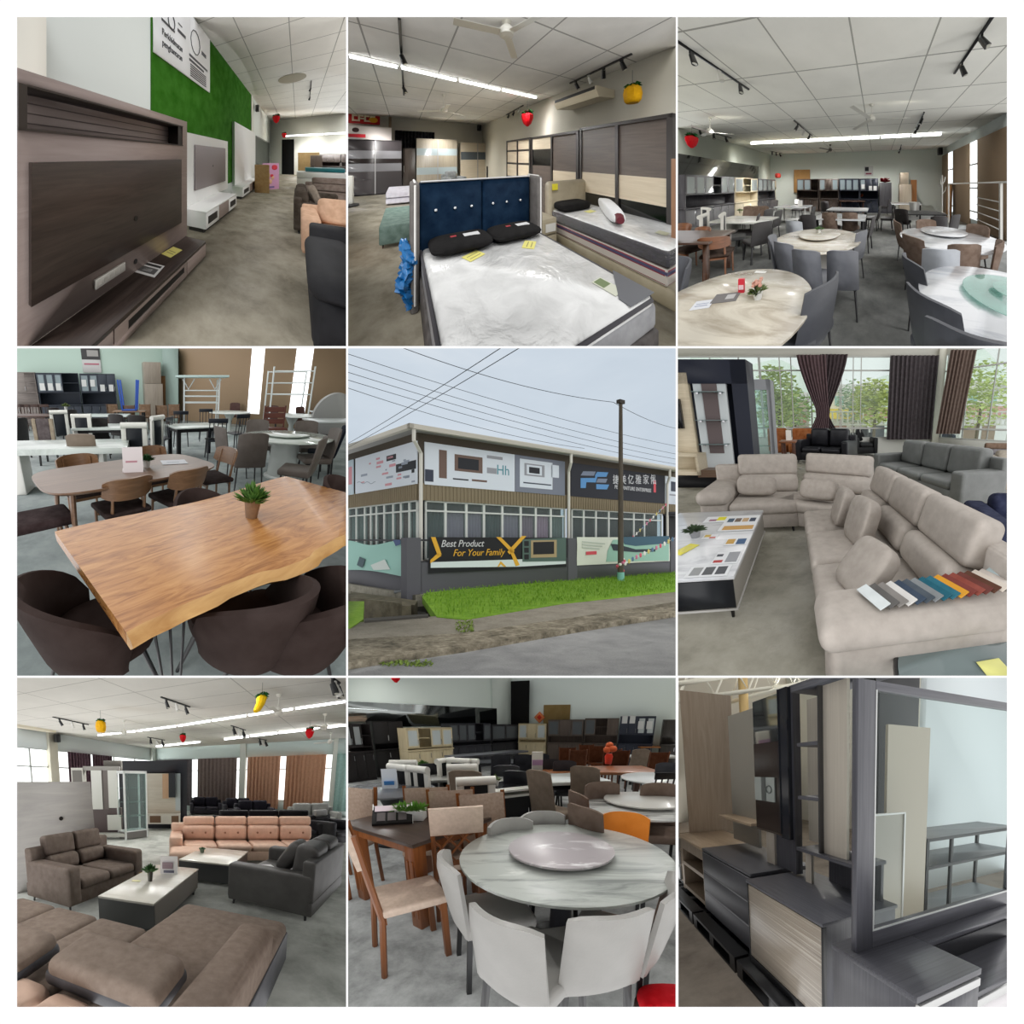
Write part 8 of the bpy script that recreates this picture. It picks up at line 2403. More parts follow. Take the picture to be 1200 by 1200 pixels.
 # ================================================================== round marble table and the dining sets
def room_marble():
 r=enter(Room(404,790,(407.9,794.3,791.8,1180),1200,177,1.6,0,R(19.5)))
 fz,fx,fy,up=r.fz,r.fx,r.fy,r.up
 def on(zx,y):
  d=r.ray(zx,177);return (d.x/d.y*y,y)
 struct('floor',MB().b(-9,9,0.3,17,-0.1,0),concrete((112,114,112),(164,166,164),1.6,0.4,(202,204,202)))
 A,C,D=on(-160,9.5),on(597,16),on(1300,13.6)
 wl=plain((222,232,224),0.7);wr=plain((218,228,222),0.7)
 zc=4.6
 wall_box('wall_left',wl,A,C,0,zc,0.15);wall_box('wall_right',wr,C,D,0,zc,0.15)
 struct('ceiling',MB().b(-9,9,3,17,zc,zc+0.1),plain((206,206,200),0.8))
 p,q=on(530,15.0),on(596,15.9)
 struct('column_corner',MB().prism([p,q,(q[0],q[1]+0.3),(p[0],p[1]+0.5)],0,zc),plain((196,204,196),0.7))
 p,q=on(596,15.6),on(659,15.3);(cx,cy),a,L=base2(p,q);M=Matrix.Translation((cx,cy,0))@Matrix.Rotation(a,4,'Z')
 struct('door_1',MB().b(-L/2,L/2,0,0.08,0,up((cx,cy),24),m=M),plain((12,12,12),0.9))
 (ax,ay),aL,LL=base2(A,C);(bx,by),aR,LR=base2(C,D)
 def onw(zx,off,w='l'):
  P0,an=(A,aL) if w=='l' else (C,aR)
  d=r.ray(zx,177);nx,ny=-math.sin(an),math.cos(an)
  px,py=P0[0]-nx*off,P0[1]-ny*off;ux,uy=math.cos(an),math.sin(an)
  s=(d.x*py-d.y*px)/(d.y*ux-d.x*uy);return (px+ux*s,py+uy*s)
  # mirror strip on the left wall
 p,q=onw(-20,0.05),onw(545,0.05);(cx,cy),a,L=base2(p,q);M=Matrix.Translation((cx,cy,0))@Matrix.Rotation(a,4,'Z')
 z1=up(p,96);z0=1.5
 solo('mirror_band',MB().b(-L/2,L/2,-0.02,0.02,z0,z1,m=M),plain((130,134,132),0.1,1.0),'long mirror strip along the left wall above the cabinets','mirror')
 # ---- cabinets
 def cab(label,zx0,zx1,zt_,mt,pat,off=0.7,w='l',**k):
  p,q=onw(zx0,off,w),onw(zx1,off,w);(cx,cy),a,L=base2(p,q)
  c=hutch(label,mt,L-0.03,up((cx,cy),zt_),0.45,pattern=pat,n=len(pat),**k);move(c,(cx,cy),a);return c
 dk=wood((56,52,50),(74,70,66),'z',5);lt=wood((206,190,152),(220,206,172),'z',4);br=wood((92,82,76),(112,100,92),'z',5);bl=plain((66,70,82),0.45)
 wp=glass((222,230,230),0.2);dp=glass((130,136,140),0.4)
 cab('dark brown cabinet with white barred doors at the left edge',-60,92,178,plain((34,30,30),0.4),'gggo',0.75,pane=glass((180,186,186),0.3))
 cab('dark cabinet with a white cross shaped rail on the left wall',96,208,168,plain((48,46,46),0.4),'dd',0.45,handle=plain((206,206,202),0.4))
 cab('pale wood kitchen cabinet with white glass doors on the left',214,384,192,lt,'gogg',1.5,pane=wp)
 cab('dark grey kitchen cabinet with patterned doors left of centre',372,524,176,plain((64,64,70),0.4),'gggog',0.9,pane=dp)
 cab('small dark grey kitchen cabinet in the corner',526,622,180,plain((56,56,60),0.4),'gg',0.7,pane=dp)
 cab('pale wood kitchen cabinet with white doors just right of the black doorway',622,724,177,lt,'gdg',0.9,'r',pane=wp)
 cab('brown kitchen cabinet on the right wall, left one of two',728,858,163,br,'gdg',0.8,'r',pane=dp)
 cab('brown kitchen cabinet on the right wall, right one of two',860,984,158,br,'god',0.8,'r',pane=dp)
 cab('dark blue-grey kitchen cabinet with white window doors on the right wall',986,1116,151,bl,'ddgg',0.8,'r',pane=wp,sheets=[(0.05,1.6),(0.27,1.6),(0.52,1.4),(0.76,1.4)])
 cab('dark brown cupboard at the right edge',1142,1260,163,dk,'dd',0.8,'r')
 p,q=onw(712,0.1,'r'),onw(806,0.1,'r');(cx,cy),a,L=base2(p,q)
 solo('cardboard_sheet',MB().b(-L/2,L/2,0,0.05,0.8,up((cx,cy),110)),speckle((146,122,76),(162,138,90),4),'brown cardboard sheet on the right wall above the brown cabinet','cardboard',(cx,cy,0),a)
 p=onw(698,0.12,'r');zz_=up(p,155)
 solo('festive_sign',MB().box((0,0,0),(0.34,0.03,0.34),0.01).use(1).box((0,-0.02,0),(0.16,0.01,0.16),0,1),[plain((206,56,44),0.6),plain((226,140,90),0.6)],'red diamond shaped paper sign beside the black doorway','sign',(p[0],p[1],zz_),rot=(0,PI/4,aR))
 x,y=on(182,8)
 d=r.ray(182,12);k=7/d.y
 fruit_lantern('red paper lantern cut by the top edge at the left',(d.x*k,d.y*k,r.h+d.z*k+0.05),'strawberry',0.25)
 # pale sideboard at the far left
 p,q=fz(0,372),fz(150,352);(cx,cy),a,L=base2(p,q)
 t=thing('sideboard','pale wood sideboard with white drawers and dark openings at the left','sideboard',(cx,cy,0),a)
 h=up((cx,cy),282);pw=wood((206,176,142),(220,194,160),'x',4)
 MB().b(-L/2,L/2,0,0.45,0,h-0.03).build('body',pw,t);MB().b(-L/2-0.02,L/2,-0.02,0.46,h-0.03,h).build('worktop',wood((170,120,90),(186,138,106),'x',4),t)
 MB().b(-L/2,-L*0.12,-0.02,0,h*0.7,h-0.05).build('drawer',plain((216,214,208),0.4),t);MB().b(-L*0.1,L*0.3,-0.012,0,h*0.72,h-0.06).build('opening',plain((40,34,32),0.6),t)  # second piece is a flat dark patch painted as an unlit opening
 p=fz(195,345)
 solo('carton',MB().b(-0.35,0.35,0,0.4,0,up(p,282),0.01),plain((170,122,60),0.7),'orange-brown carton between the sideboard and the pale cabinet','carton',(p[0],p[1],0),0.1)
 # ---- front round table
 L0,R0,F0,N0=fz(422,660,0.76),fz(1188,680,0.76),fz(800,535,0.76),fz(800,845,0.76)
 c0=((L0[0]+R0[0])/2,(F0[1]+N0[1])/2);Rt=0.5*((R0[0]-L0[0])+(F0[1]-N0[1]))/2
 gm=marble((176,180,174),(128,132,128),1.5,0.4,(0,0,-0.5),(1,5,1),0.52,(214,216,210))
 bk=plain((28,28,30),0.45)
 t=round_table('large round grey marble table in front with a marble turntable',gm,plain((34,34,38),0.5),Rt,ped2=None,kind='cone');move(t,c0)
 s0=fz(775,628,0.79)
 susan('violet-grey marble turntable with white veins on the large round table',marble((166,158,160),(226,224,224),1.6,0.38,(0,0,-0.3),(1,3,1),0.46,(150,142,146)),Rt*0.50,0.02,(s0[0],s0[1],0.76))
 lg=leather((156,154,150),0.42,6)
 KC=Kind(lambda l:chair_slab(l,lg,bk,W=0.43,H=0.86,curve=0.08,lean=0.09,t=0.07),0.86,0.3)
 g='light grey leather chairs round the large marble table'
 KC(540,870,220,'light grey leather chair nearest us on the left, its back to the camera',g)
 KC(985,862,166,'light grey leather chair nearest us on the right, its back to the camera',g)
 KC(352,655,252,'light grey leather chair at the left side of the marble table, side on',g)
 KC(1205,745,118,'light grey leather chair cut by the right edge',g)
 KC(586,518,-28,'light grey leather chair behind the marble table, left of two',g)
 KC(706,492,-10,'light grey leather chair behind the marble table, right of two',g)
 KO=Kind(lambda l:chair_slab(l,leather((204,122,44),0.5),bk,W=0.43,H=0.88,curve=0.08),0.88)
 KO(1005,498,15,'orange leather chair behind the right of the marble table')
 solo('red_cloth',MB().soft((0,0,0),(0.3,0.22,0.1),0.7),fabric((196,26,36)),'red cloth corner at the lower right','cloth',(fz(1165,1180,0.3)[0],fz(1165,1180,0.3)[1],0.3))
 x,y=fz(1165,1180,0.3)
 solo('stool',MB().cyl((0,0,0),(0,0,0.25),0.16,n=18),plain((60,40,36),0.6),'dark low stool carrying the red cloth','stool',(x,y,0))
 # ---- dark wooden table with carved legs
 n0,n1,n2=fz(242,612,0.76),fz(-60,528,0.76),fz(528,515,0.76)
 ex=Vector((n2[0]-n0[0],n2[1]-n0[1],0));D_=ex.length;an=math.atan2(n0[1]-n1[1],n0[0]-n1[0])
 dw=wood((58,46,40),(74,60,52),'x',6,0.35);hb=wood((118,66,30),(150,90,46),'z',6,0.4)
 an=math.atan2(ex.y,ex.x)-PI/2
 t=thing('dining_table','dark brown wooden dining table with thick carved amber legs on the left','table',(n0[0],n0[1],0),an)
 W_=1.0
 MB().b(-W_,0,0,D_,0.725,0.76,0.008).build('tabletop',dw,t)
 MB().b(-W_+0.06,-0.06,0.06,D_-0.06,0.64,0.725).build('apron',hb,t)
 for xx in (-W_+0.1,-0.08):
  for yy in (0.08,D_-0.1):
   m=MB().b(xx-0.06,xx+0.06,yy-0.06,yy+0.06,0,0.72,0.012)
   for k in (-0.03,0.03):m.b(xx+k-0.012,xx+k+0.012,yy-0.068,yy-0.058,0.1,0.6,0.003)
   m.build('leg',hb,t)
 pad=fabric((196,176,160),0.8,8,30)
 KLt=Kind(lambda l:chair_lattice(l,wood((104,58,26),(138,82,40),'z',6,0.4),pad,W=0.41,H=1.0),1.0,0.3)
 a0=math.degrees(an)
 KLt(16,552,240,'lattice backed wooden chair at the left edge, cream seat towards us','lattice backed chairs at the dark wooden table')
 KLt(398,478,165,'lattice backed wooden chair with a pink top pad, its back to us','lattice backed chairs at the dark wooden table')
 KPd=Kind(lambda l:chair_padded(l,wood((104,58,26),(138,82,40),'z',6,0.4),fabric((170,150,134),0.8,10,40),H=1.0),1.0,0.33)
 for zx,zy,dg,lab in ((292,398,-10,'quilted beige chair beyond the dark wooden table, left of the row'),(378,408,-18,'quilted beige chair beyond the dark wooden table, middle of the row'),(486,420,-24,'quilted beige chair beyond the dark wooden table, right of the row'),(48,400,20,'quilted beige chair at the left edge beyond the dark wooden table')):
  KPd(zx,zy,dg,lab,'quilted chairs beyond the dark wooden table')
 px,py=fz(240,520,0.76)
 pot_plant('bright green plant in a square white pot on the dark wooden table',plain((220,220,216),0.4),plain((110,156,66),0.7),0.22,0.075,0.11,200,(px,py,0.762),square=True,lw=0.009)
 px,py=fz(175,530,0.76)
 t=thing('sample_case','open black and white sample case beside the square plant pot','sample case',(px,py,0.76),0.25)
 MB().prism([(-0.1,0),(0.1,0),(0.1,0.13),(0.08,0.13),(-0.1,0.02)],-0.17,0.17,'x').build('case',plain((34,32,32),0.4),t)
 m=MB();mm=Matrix.Translation((0,0,0.075))@Matrix.Rotation(0.55,4,'X')
 m.b(-0.15,0.15,0.03,0.1,0.002,0.01,m=mm);m.use(1)
 for k in range(3):m.b(-0.13+0.09*k,-0.06+0.09*k,-0.09,0.01,0.004,0.012,m=mm)
 m.build('samples',[plain((206,190,196),0.5),plain((90,84,84),0.5)],t)
 for sx_ in (-0.17,0.165):MB().prism([(-0.1,0),(0.1,0),(0.1,0.15)],sx_,sx_+0.008,'x').build('side_panel',plain((226,224,220),0.4),t)
 # ---- second row
 x,y=fz(158,412,0.76)
 t=round_table('dark grey round table on the left with a blue and white card',plain((112,114,118),0.25),bk,0.62,kind='cone');move(t,(x,y))
 px,py=fz(165,408,0.76)
 solo('card_stand',MB().prism([(-0.06,0),(0.06,0),(0.0,0.26)],-0.1,0.1,'x').use(1).b(-0.07,0.06,-0.062,-0.04,0.05,0.1),[plain((220,226,232),0.5),plain((70,130,190),0.5)],'white and blue tent card on the dark grey round table','card stand',(px,py,0.76),0.2)
 KW=Kind(lambda l:chair_panel(l,plain((220,218,210),0.4),plain((26,26,28),0.5),bk),1.0)
 for i,(zx,zy,dg) in enumerate(((185,335,215),(215,338,215),(252,342,215),(212,318,0),(355,310,-60),(412,312,20),(440,312,20),(420,335,170),(472,385,165))):
  KW(zx,zy,dg,('white and black roll top chair, first of three in a row at the left','white and black roll top chair, second of three in a row at the left','white and black roll top chair, third of three in a row at the left','white high back chair behind the three roll top chairs','white chair with a pink item beside the grey marble table','white high back chair left of two behind the pale cabinet','white high back chair right of two behind the pale cabinet','white roll top chair with its back to us, farther one','white roll top chair with its back to us beside the glass table')[i],'white and black roll top chairs')
 x,y=fz(325,365,0.76)
 t=rect_table('grey marble table with rounded corners among the white and black chairs',marble((170,170,164),(140,140,136),1.5,0.2),bk,1.2,0.9,0.76,0.05,bev=0.02);move(t,(x,y),0.2)
 px,py=fz(280,345,0.76)
 pot_plant('green plant on the grey marble table at the left',plain((200,196,186),0.4),plain((84,126,58),0.7),0.26,0.05,0.12,50,(px,py,0.762),lw=0.02)
 # glass table with two layers
 ca,cb=fz(520,425,0.76),fz(735,402,0.76);(cx,cy),a,L=base2(ca,cb)
 t=thing('dining_table','white framed table with a black glass middle and a lower shelf, centre','table',(cx,cy,0),a)
 wh=plain((218,216,208),0.35);bg=plain((40,40,42),0.15)
 MB().b(-L/2,L/2,0,0.9,0.735,0.76).build('tabletop',wh,t);MB().b(-L/2+0.2,L/2-0.2,0.2,0.7,0.76,0.764).build('glass_inlay',bg,t)
 MB().b(-L/2,L/2,0,0.9,0.66,0.69).build('lower_rim',wh,t)
 MB().b(-L*0.3,L*0.3,0.25,0.65,0.08,0.66).build('pedestal',bk,t);MB().b(-L*0.42,L*0.42,0.1,0.8,0.0,0.08).build('foot',wh,t)
 px,py=fz(540,402,0.76)
 pot_plant('small plant in a white pot on the white framed table',plain((214,212,206),0.4),plain((112,128,84),0.7),0.2,0.06,0.08,40,(px,py,0.765),lw=0.02)
 # marble table, brown table
 wm=marble((206,208,202),(176,178,174),1.5,0.2)
 x,y=fz(735,372,0.76);t=rect_table('white marble table with black legs right of centre',wm,bk,1.7,0.95,0.76,0.05,leg=0.1);move(t,(x,y),0.25)
 x,y=fz(905,340,0.76);t=rect_table('brown wooden table before the right wall cabinets',wood((132,82,50),(156,102,68),'x',5,0.35),wood((58,34,24),(76,46,34),'z'),2.2,1.0,0.76,0.05,leg=0.1);move(t,(x,y),0.05)
 x,y=fz(600,312,0.76);t=rect_table('black dining table before the corner cabinets',bk,bk,1.8,0.9,0.76,0.05);move(t,(x,y))
 x,y=fz(520,282,0.86);t=rect_table('long dark counter in front of the grey patterned cabinet',plain((70,70,74),0.3),bk,2.6,0.6,0.86,0.05,kind='block');move(t,(x,y),aL)
 px,py=fz(690,345,0.76)
 solo('card_stand',MB().b(-0.1,0.1,-0.05,0.05,0,0.34).use(1).b(-0.1,0.1,-0.052,-0.05,0.1,0.2),[plain((206,200,190),0.5),plain((176,140,170),0.5)],'white and violet card on the white marble table','card stand',(px,py,0.76))
 px,py=fz(945,322,0.76)
 solo('flower_vase',MB().lathe([(0.07,0),(0.09,0.16),(0.06,0.22)],14).use(1).soft((0.06,0,0.32),(0.2,0.2,0.14),0.9).soft((-0.05,0,0.3),(0.16,0.16,0.14),0.9).soft((0.0,0.03,0.4),(0.16,0.16,0.12),0.9),[plain((206,60,40),0.5),plain((200,100,60),0.7)],'orange flowers in a red vase on the brown table','flowers',(px,py,0.76))
 # ---- right round table
 a_,b_=fz(853,470,0.76),fz(1205,470,0.76)
 f_,n_=fz(1030,424,0.76),fz(1030,524,0.76)
 Rr=(f_[1]-n_[1])/2;cr=(fz(1062,470,0.76)[0],(f_[1]+n_[1])/2)
 gw=marble((186,186,182),(120,120,118),1.3,0.2,(0,0,0.5),(1,5,1),0.5,(216,216,212))
 t=round_table('round white and grey striped marble table on the right with a pale turntable',gw,bk,max(0.62,min(Rr,0.8)),kind='cone');move(t,cr)
 sp=fz(1072,453,0.79);susan('pale round turntable on the striped marble table',plain((196,194,188),0.25),0.43,0.022,(sp[0],sp[1],0.76))
 brn=fabric((112,96,86),0.8,8)
 KB=Kind(lambda l:chair_slab(l,brn,bk,H=0.95,curve=0.06),0.95)
 for i,(zx,zy,dg,lab) in enumerate(((858,470,240,'brown chair at the near left of the striped marble table'),(835,420,255,'brown chair at the far left of the striped marble table'),(925,388,-10,'brown chair behind the left of the striped marble table'),(1135,392,10,'brown chair behind the right of the striped marble table'))):
  KB(zx,zy,dg,lab,'brown chairs round the striped table')
 KT=Kind(lambda l:chair_slab(l,fabric((132,118,104),0.8,8),bk,H=1.05,curve=0.03,lean=0.16),1.05)
 KT(868,328,215,'tall beige slanting chair between the marble and the striped table')
 KT(706,342,230,'tall beige and dark chair before the white marble table')
 KT(436,342,190,'tall beige chair left of the white framed table')
 t=round_table('white round table at the right edge in the third row',plain((206,208,206),0.25),bk,0.7,kind='cone');x,y=fz(1150,372,0.76);move(t,(x,y))
 KD=Kind(lambda l:chair_slab(l,leather((44,44,48),0.5),bk,H=0.95,curve=0.04),0.95)
 for i,(zx,zy,dg,lab) in enumerate(((580,325,180,'black chair before the white marble table, left one'),(618,345,200,'black chair at the left end of the white marble table'),(735,305,0,'black chair behind the white marble table, left one'),(790,310,0,'black chair behind the white marble table, right one'),(560,290,0,'black chair beyond the black dining table, left one'),(640,288,0,'black chair beyond the black dining table, right one'),(700,285,10,'black chair farther right beyond the black dining table'),(1165,318,20,'black chair at the right edge before the dark cupboard'),(300,320,150,'black chair left of the grey marble table'))):
  KD(zx,zy,dg,lab)
 KS=Kind(lambda l:chair_spindle(l,bk,H=0.95),0.95,0.25)
 KS(1165,352,170,'black spindle chair before the white round table at the right edge')
 rb=wood((92,50,28),(118,70,42),'z',6)
 KR=Kind(lambda l:chair_padded(l,rb,fabric((84,48,30),0.7,8),H=0.98),0.98)
 for i,(zx,zy) in enumerate(((800,262),(838,270),(868,252),(905,256),(962,268),(990,272))):
  KR(zx,zy,(0,180,0,0,180,180)[i],'reddish wooden chair behind the brown table, '+('first','second','third','fourth','fifth','sixth')[i]+' from the left','reddish chairs behind the brown table')
 KT(1060,268,170,'beige slatted chair right of the reddish chairs')
 KR(1130,278,180,'reddish wooden post backed chair at the right of the third row')
 x,y=fz(1120,258,0.76);t=rect_table('orange-brown wooden table below the dark blue-grey cabinet',wood((150,96,56),(170,116,74),'x'),rb,1.6,0.8,0.76,0.05);move(t,(x,y))
 x,y=fz(1100,292,0.76);t=rect_table('pale table among the reddish chairs at the right',plain((190,190,184),0.3),bk,1.4,0.8,0.76,0.04);move(t,(x,y))
 fill_spots(-5,5,1.2,12,3,4,3.3,5.5,ramp=(0.4,1.9))
 sun(0.9,(0.1,1,-0.2),80)
 # ================================================================== dressing tables and chests on pallets
def room_dresser():
 r=enter(Room(790,790,(795,794.3,1180,1180),1419,347,1.6,-math.atan(998/1419),R(10.2)))
 fz,fx,fy,up=r.fz,r.fx,r.fy,r.up
 Hd=0.8
 c3l,c3r,c3b=fz(262,735,Hd),fz(535,893,Hd),fz(645,880,Hd)
 X3=1.07
 struct('floor',MB().b(-3,9,0.4,14,-0.1,0),concrete((104,94,84),(128,118,106),1.2,0.6,(142,132,120)))
 grain=wood((66,66,72),(92,92,98),'x',9,0.4,40,0.4);grainz=wood((62,62,68),(86,86,92),'z',9,0.4,40,0.4);grainy=wood((66,66,72),(92,92,98),'y',9,0.4,40,0.4)
 smooth=plain((74,74,78),0.45);greige=wood((176,168,156),(190,182,170),'z',6,0.5,30,0.3);silver=plain((214,214,212),0.28,0.6)
 black=plain((22,22,24),0.5)
 # pallets
 for i,(y0,y1) in enumerate(((1.55,2.85),(2.9,4.1),(4.15,5.3),(5.35,6.6))):
  t=thing('pallet',('black pallet under the striped chest','black pallet under the grey three drawer chest','black pallet under the oak dressing table','black pallet under the silver fronted chest')[i],'pallet',(X3-0.08,y0,0))
  L=y1-y0
  for k in range(3):MB().b(0.0+0.22*k,0.12+0.22*k,0,L,0.11,0.135).build('deck_board',black,t)
  for k in range(3):MB().b(0,0.62,k*(L-0.12)/2,k*(L-0.12)/2+0.12,0.02,0.11).build('block',black,t)
  MB().b(0,0.62,0,L,0.0,0.02).build('bottom_board',black,t)
 zf=0.14
 # ---- chest with striped front and shelf mirror
 y0,y1=c3r[1],fz(262,735,Hd)[1]
 D3=0.52
 t=thing('chest_of_drawers','dark grey chest with a cream and brown striped front panel','chest',(X3,y0,0))
 L=y1-y0
 MB().b(0.02,D3,0,L,zf,Hd-0.02).build('body',grainz,t)
 MB().b(-0.01,D3+0.01,-0.01,L,Hd-0.022,Hd,0.002).build('top',grainy,t)
 st,nt,bs=_new('striped_panel');n1=_noise(nt,_coord(nt,(0.4,0.12,22)),2.2,6,0.75,0.5)
 nt.links.new(_ramp(nt,n1,[(0.36,(126,114,102)),(0.45,(168,158,144)),(0.52,(150,138,124)),(0.6,(196,188,174)),(0.7,(214,208,196))]),bs.inputs['Base Color']);bs.inputs['Roughness'].default_value=0.3
 MB().b(0.0,0.02,0.02,L-0.02,zf+0.06,Hd-0.035,0.002).build('front_panel',st,t)
 MB().b(-0.002,0.022,0.0,L,zf,zf+0.055).b(-0.002,0.022,0,0.018,zf,Hd-0.03).b(-0.002,0.022,L-0.018,L,zf,Hd-0.03).build('front_edge',black,t)
 # shelf tower with mirror standing on it
 xb=X3+D3-0.04
 def W(zx,zy,X):return fx(zx,zy,X)
 xs=X3+0.30
 ya,za=W(448,620,xs);yb_,zb_=W(648,690,xs)
 ztop=W(455,65,xs)[1]
 u=thing('mirror_shelf','dark shelf tower with greige dividers and a black mirror, standing on the striped chest','shelf',(xs,y0,Hd))
 yl,yr=ya-y0,max(W(660,600,xs)[0]-y0,-0.35)
 zs=[W(450,q,xs)[1]-Hd for q in (620,443,253,62)]
 MB().b(-0.02,0.22,yr,yl,zs[0]-0.022,zs[0]).build('base_board',grainy,u)
 MB().b(-0.03,0.24,yr-0.2,yl+0.02,zs[3],zs[3]+0.045).build('top_board',grainy,u)
 y2,y3=W(515,300,xs)[0]-y0,W(605,300,xs)[0]-y0
 MB().b(0.20,0.22,y2,yl+0.2,zs[0],zs[3]).build('back_panel',greige,u)
 MB().b(0,0.22,y2-0.02,y2,zs[0],zs[3]).build('divider',plain((60,58,58),0.5),u)
 MB().b(0.03,0.05,y3,y2-0.02,zs[0],zs[3]).build('greige_panel',greige,u)
 for q in zs[1:3]:MB().b(0.0,0.2,y2,yl,q-0.012,q+0.012).build('shelf',grainy,u)
 MB().b(0.10,0.12,yr,y3,zs[0]+0.02,zs[3]).build('black_mirror',plain((20,24,24),0.08),u)
 m=MB()
 for q in range(5):m.b(0.094,0.1,yr,y3-0.02,zs[0]+0.1+q*0.16,zs[0]+0.112+q*0.16)
 m.tube([(0.094,y3-0.05,zs[0]+0.05),(0.094,y3-0.08,zs[3]-0.1)],0.006,6)
 m.build('mirror_edge',plain((120,130,128),0.3),u)
 for q in (0.03,):
  MB().b(q,q+0.02,yl-0.12,yl-0.04,0,zs[0]-0.02).build('support',greige,u)
 MB().b(0.18,0.2,yr,yl-0.12,0,zs[0]-0.02).build('lower_back',grainz,u)
 # ---- grey chest of three drawers with a tall wall mirror cabinet
 y0b,y1b=y1+0.09,fz(122,625,Hd)[1]
 t=thing('chest_of_drawers','plain dark grey chest of three drawers','chest',(X3+0.06,y0b,0));L=y1b-y0b
 MB().b(0.025,0.54,0,L,zf,Hd-0.005).build('body',smooth,t);MB().b(0.0,0.55,-0.01,L,Hd-0.012,Hd+0.012,0.002).build('top',plain((82,82,86),0.4),t)
 for k in range(3):
  z0=zf+0.02+k*(Hd-zf-0.04)/3;z1=zf+0.02+(k+1)*(Hd-zf-0.04)/3
  d=MB().b(0,0.025,0.004,L-0.004,z0,z1-0.018,0.002).build('drawer',smooth,t)
  MB().b(0.002,0.025,0.004,L-0.004,z1-0.018,z1-0.004).build('finger_groove',plain((98,98,102),0.4),d)
 xm=X3+0.32
 u=thing('mirror_cabinet','tall mirror with a broad dark side frame on the plain grey chest','mirror',(xm,y0b,Hd+0.012))
 ymr,ymf,yfl=W(413,300,xm)[0],W(385,300,xm)[0],W(446,300,xm+0.06)[0]
 yml=W(288,300,xm)[0]
 zmb,zmt=W(340,560,xm)[1]-Hd-0.012,W(400,48,xm)[1]-Hd-0.012
 zb2=W(292,545,xm)[1]-Hd-0.012
 MB().b(0.0,0.02,ymf-y0b,yml-y0b,zb2-0.02,zmt-0.02).build('mirror_glass',plain((196,200,196),0.04,0.95),u)
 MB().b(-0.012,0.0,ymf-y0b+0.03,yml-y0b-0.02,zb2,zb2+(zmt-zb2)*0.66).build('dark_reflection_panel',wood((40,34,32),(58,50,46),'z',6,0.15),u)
 zq0,zq1=W(335,460,xm)[1]-Hd,W(335,375,xm)[1]-Hd
 m=MB().b(-0.02,-0.012,ymf-y0b+0.1,yml-y0b-0.03,zq0,zq1)
 m.use(1).tube([(-0.022,(ymf+yml)/2-y0b-0.06+0.05*math.cos(k*PI/6),(zq0+zq1)/2+0.03*math.sin(k*PI/6)) for k in range(12)],0.005,5,True).b(-0.024,-0.02,ymf-y0b+0.26,ymf-y0b+0.34,zq0,zq1)
 m.build('etched_strip',[plain((150,156,152),0.2),plain((84,88,86),0.3)],u)
 MB().b(-0.014,0.03,ymr-y0b,ymf-y0b,zb2-0.03,zmt).b(-0.02,-0.012,ymf-y0b,ymf-y0b+0.012,zb2,zmt).build('bevel_frame',plain((40,42,48),0.15),u)
 MB().b(0.02,0.08,yfl-y0b,ymr-y0b+0.02,0.0,zmt+0.01).build('side_frame',grainz,u)
 MB().b(0.04,0.06,yfl-y0b,yml-y0b-0.3,0.0,zb2).build('lower_back',grainz,u);MB().b(0.03,0.05,yml-y0b-0.28,yml-y0b-0.12,0,zb2).build('support',greige,u)
 # ---- oak dressing table with a tall back panel
 oak=wood((150,130,108),(172,152,128),'y',5,0.5,14);oakz=wood((146,130,112),(166,150,132),'z',5,0.5,16)
 y0c,y1c=y1b+0.03,fz(40,570,Hd)[1]
 t=thing('dressing_table','pale oak dressing table with open shelves and a tall back panel with a mirror','dressing table',(X3+0.08,y0c,0));L=y1c-y0c
 MB().b(-0.01,0.6,0,L,Hd-0.03,Hd,0.003).build('top',oak,t)
 m=MB();m.b(0,0.55,0.0,0.05,zf,Hd-0.03).b(0,0.55,L-0.3,L-0.22,zf,Hd-0.03).b(0,0.55,L*0.0,L-0.25,zf+0.02,zf+0.06).b(0,0.55,0.05,L-0.28,zf+0.32,zf+0.36).b(0,0.02,0.05,L-0.28,Hd-0.14,Hd-0.03).b(0.5,0.55,0,L,zf,Hd-0.03)
 m.build('carcass',oakz,t)
 xp=X3+0.45
 yA,yB,yC=W(20,300,xp)[0],W(200,300,xp)[0],W(288,300,xp)[0]
 zt1=W(110,62,xp)[1];zt2=W(245,135,xp)[1]
 yP=y1c-0.03
 xq0,zt1=fy(20,57,yP);xq1=fy(202,60,yP)[0]
 MB().b(xq0-X3-0.08,xq1-X3-0.08,yP-y0c,yP-y0c+0.02,Hd-0.02,zt1).build('back_panel',oakz,t)
 MB().b(xp-X3-0.085,xp-X3-0.06,yC-y0c-0.05,yB-y0c-0.01,Hd+0.06,zt2).build('mirror_panel',plain((150,146,136),0.35,0.25),t)
 yS0,yS1=W(300,515,xp-0.1)[0],W(180,500,xp-0.1)[0]
 MB().b(xp-X3-0.25,xp-X3-0.07,yS0-y0c,yS1-y0c,W(240,512,xp)[1]-0.012,W(240,512,xp)[1]+0.012).build('small_shelf',oak,t)
 # ---- silver fronted chest at the far left
 t=thing('chest_of_drawers','chest with rounded silver drawer fronts at the far left','chest',(X3+0.12,y1c+0.05,0));L=1.1
 MB().b(0.02,0.5,0,L,zf,Hd).build('body',oakz,t)
 for k in range(3):MB().b(-0.015,0.03,0.02,L-0.02,zf+0.02+k*0.21,zf+0.21+k*0.21,0.03,3).build('drawer',plain((196,198,198),0.25,0.5),t)
 # ---- near dresser with the big framed mirror
 n0,n1,n2=fz(590,965,Hd),fz(870,1160,Hd),fz(1105,1055,Hd)
 xN,yN=n1[0],(n1[1]+n2[1])/2
 yW=1.46
 xR1=n2[0]
 t=thing('dressing_table','near dark grey wood-grain dressing table with a set-back middle and silver drawer edges','dressing table',(xN,yN,0))
 wS=xR1-xN;dp=yW-yN
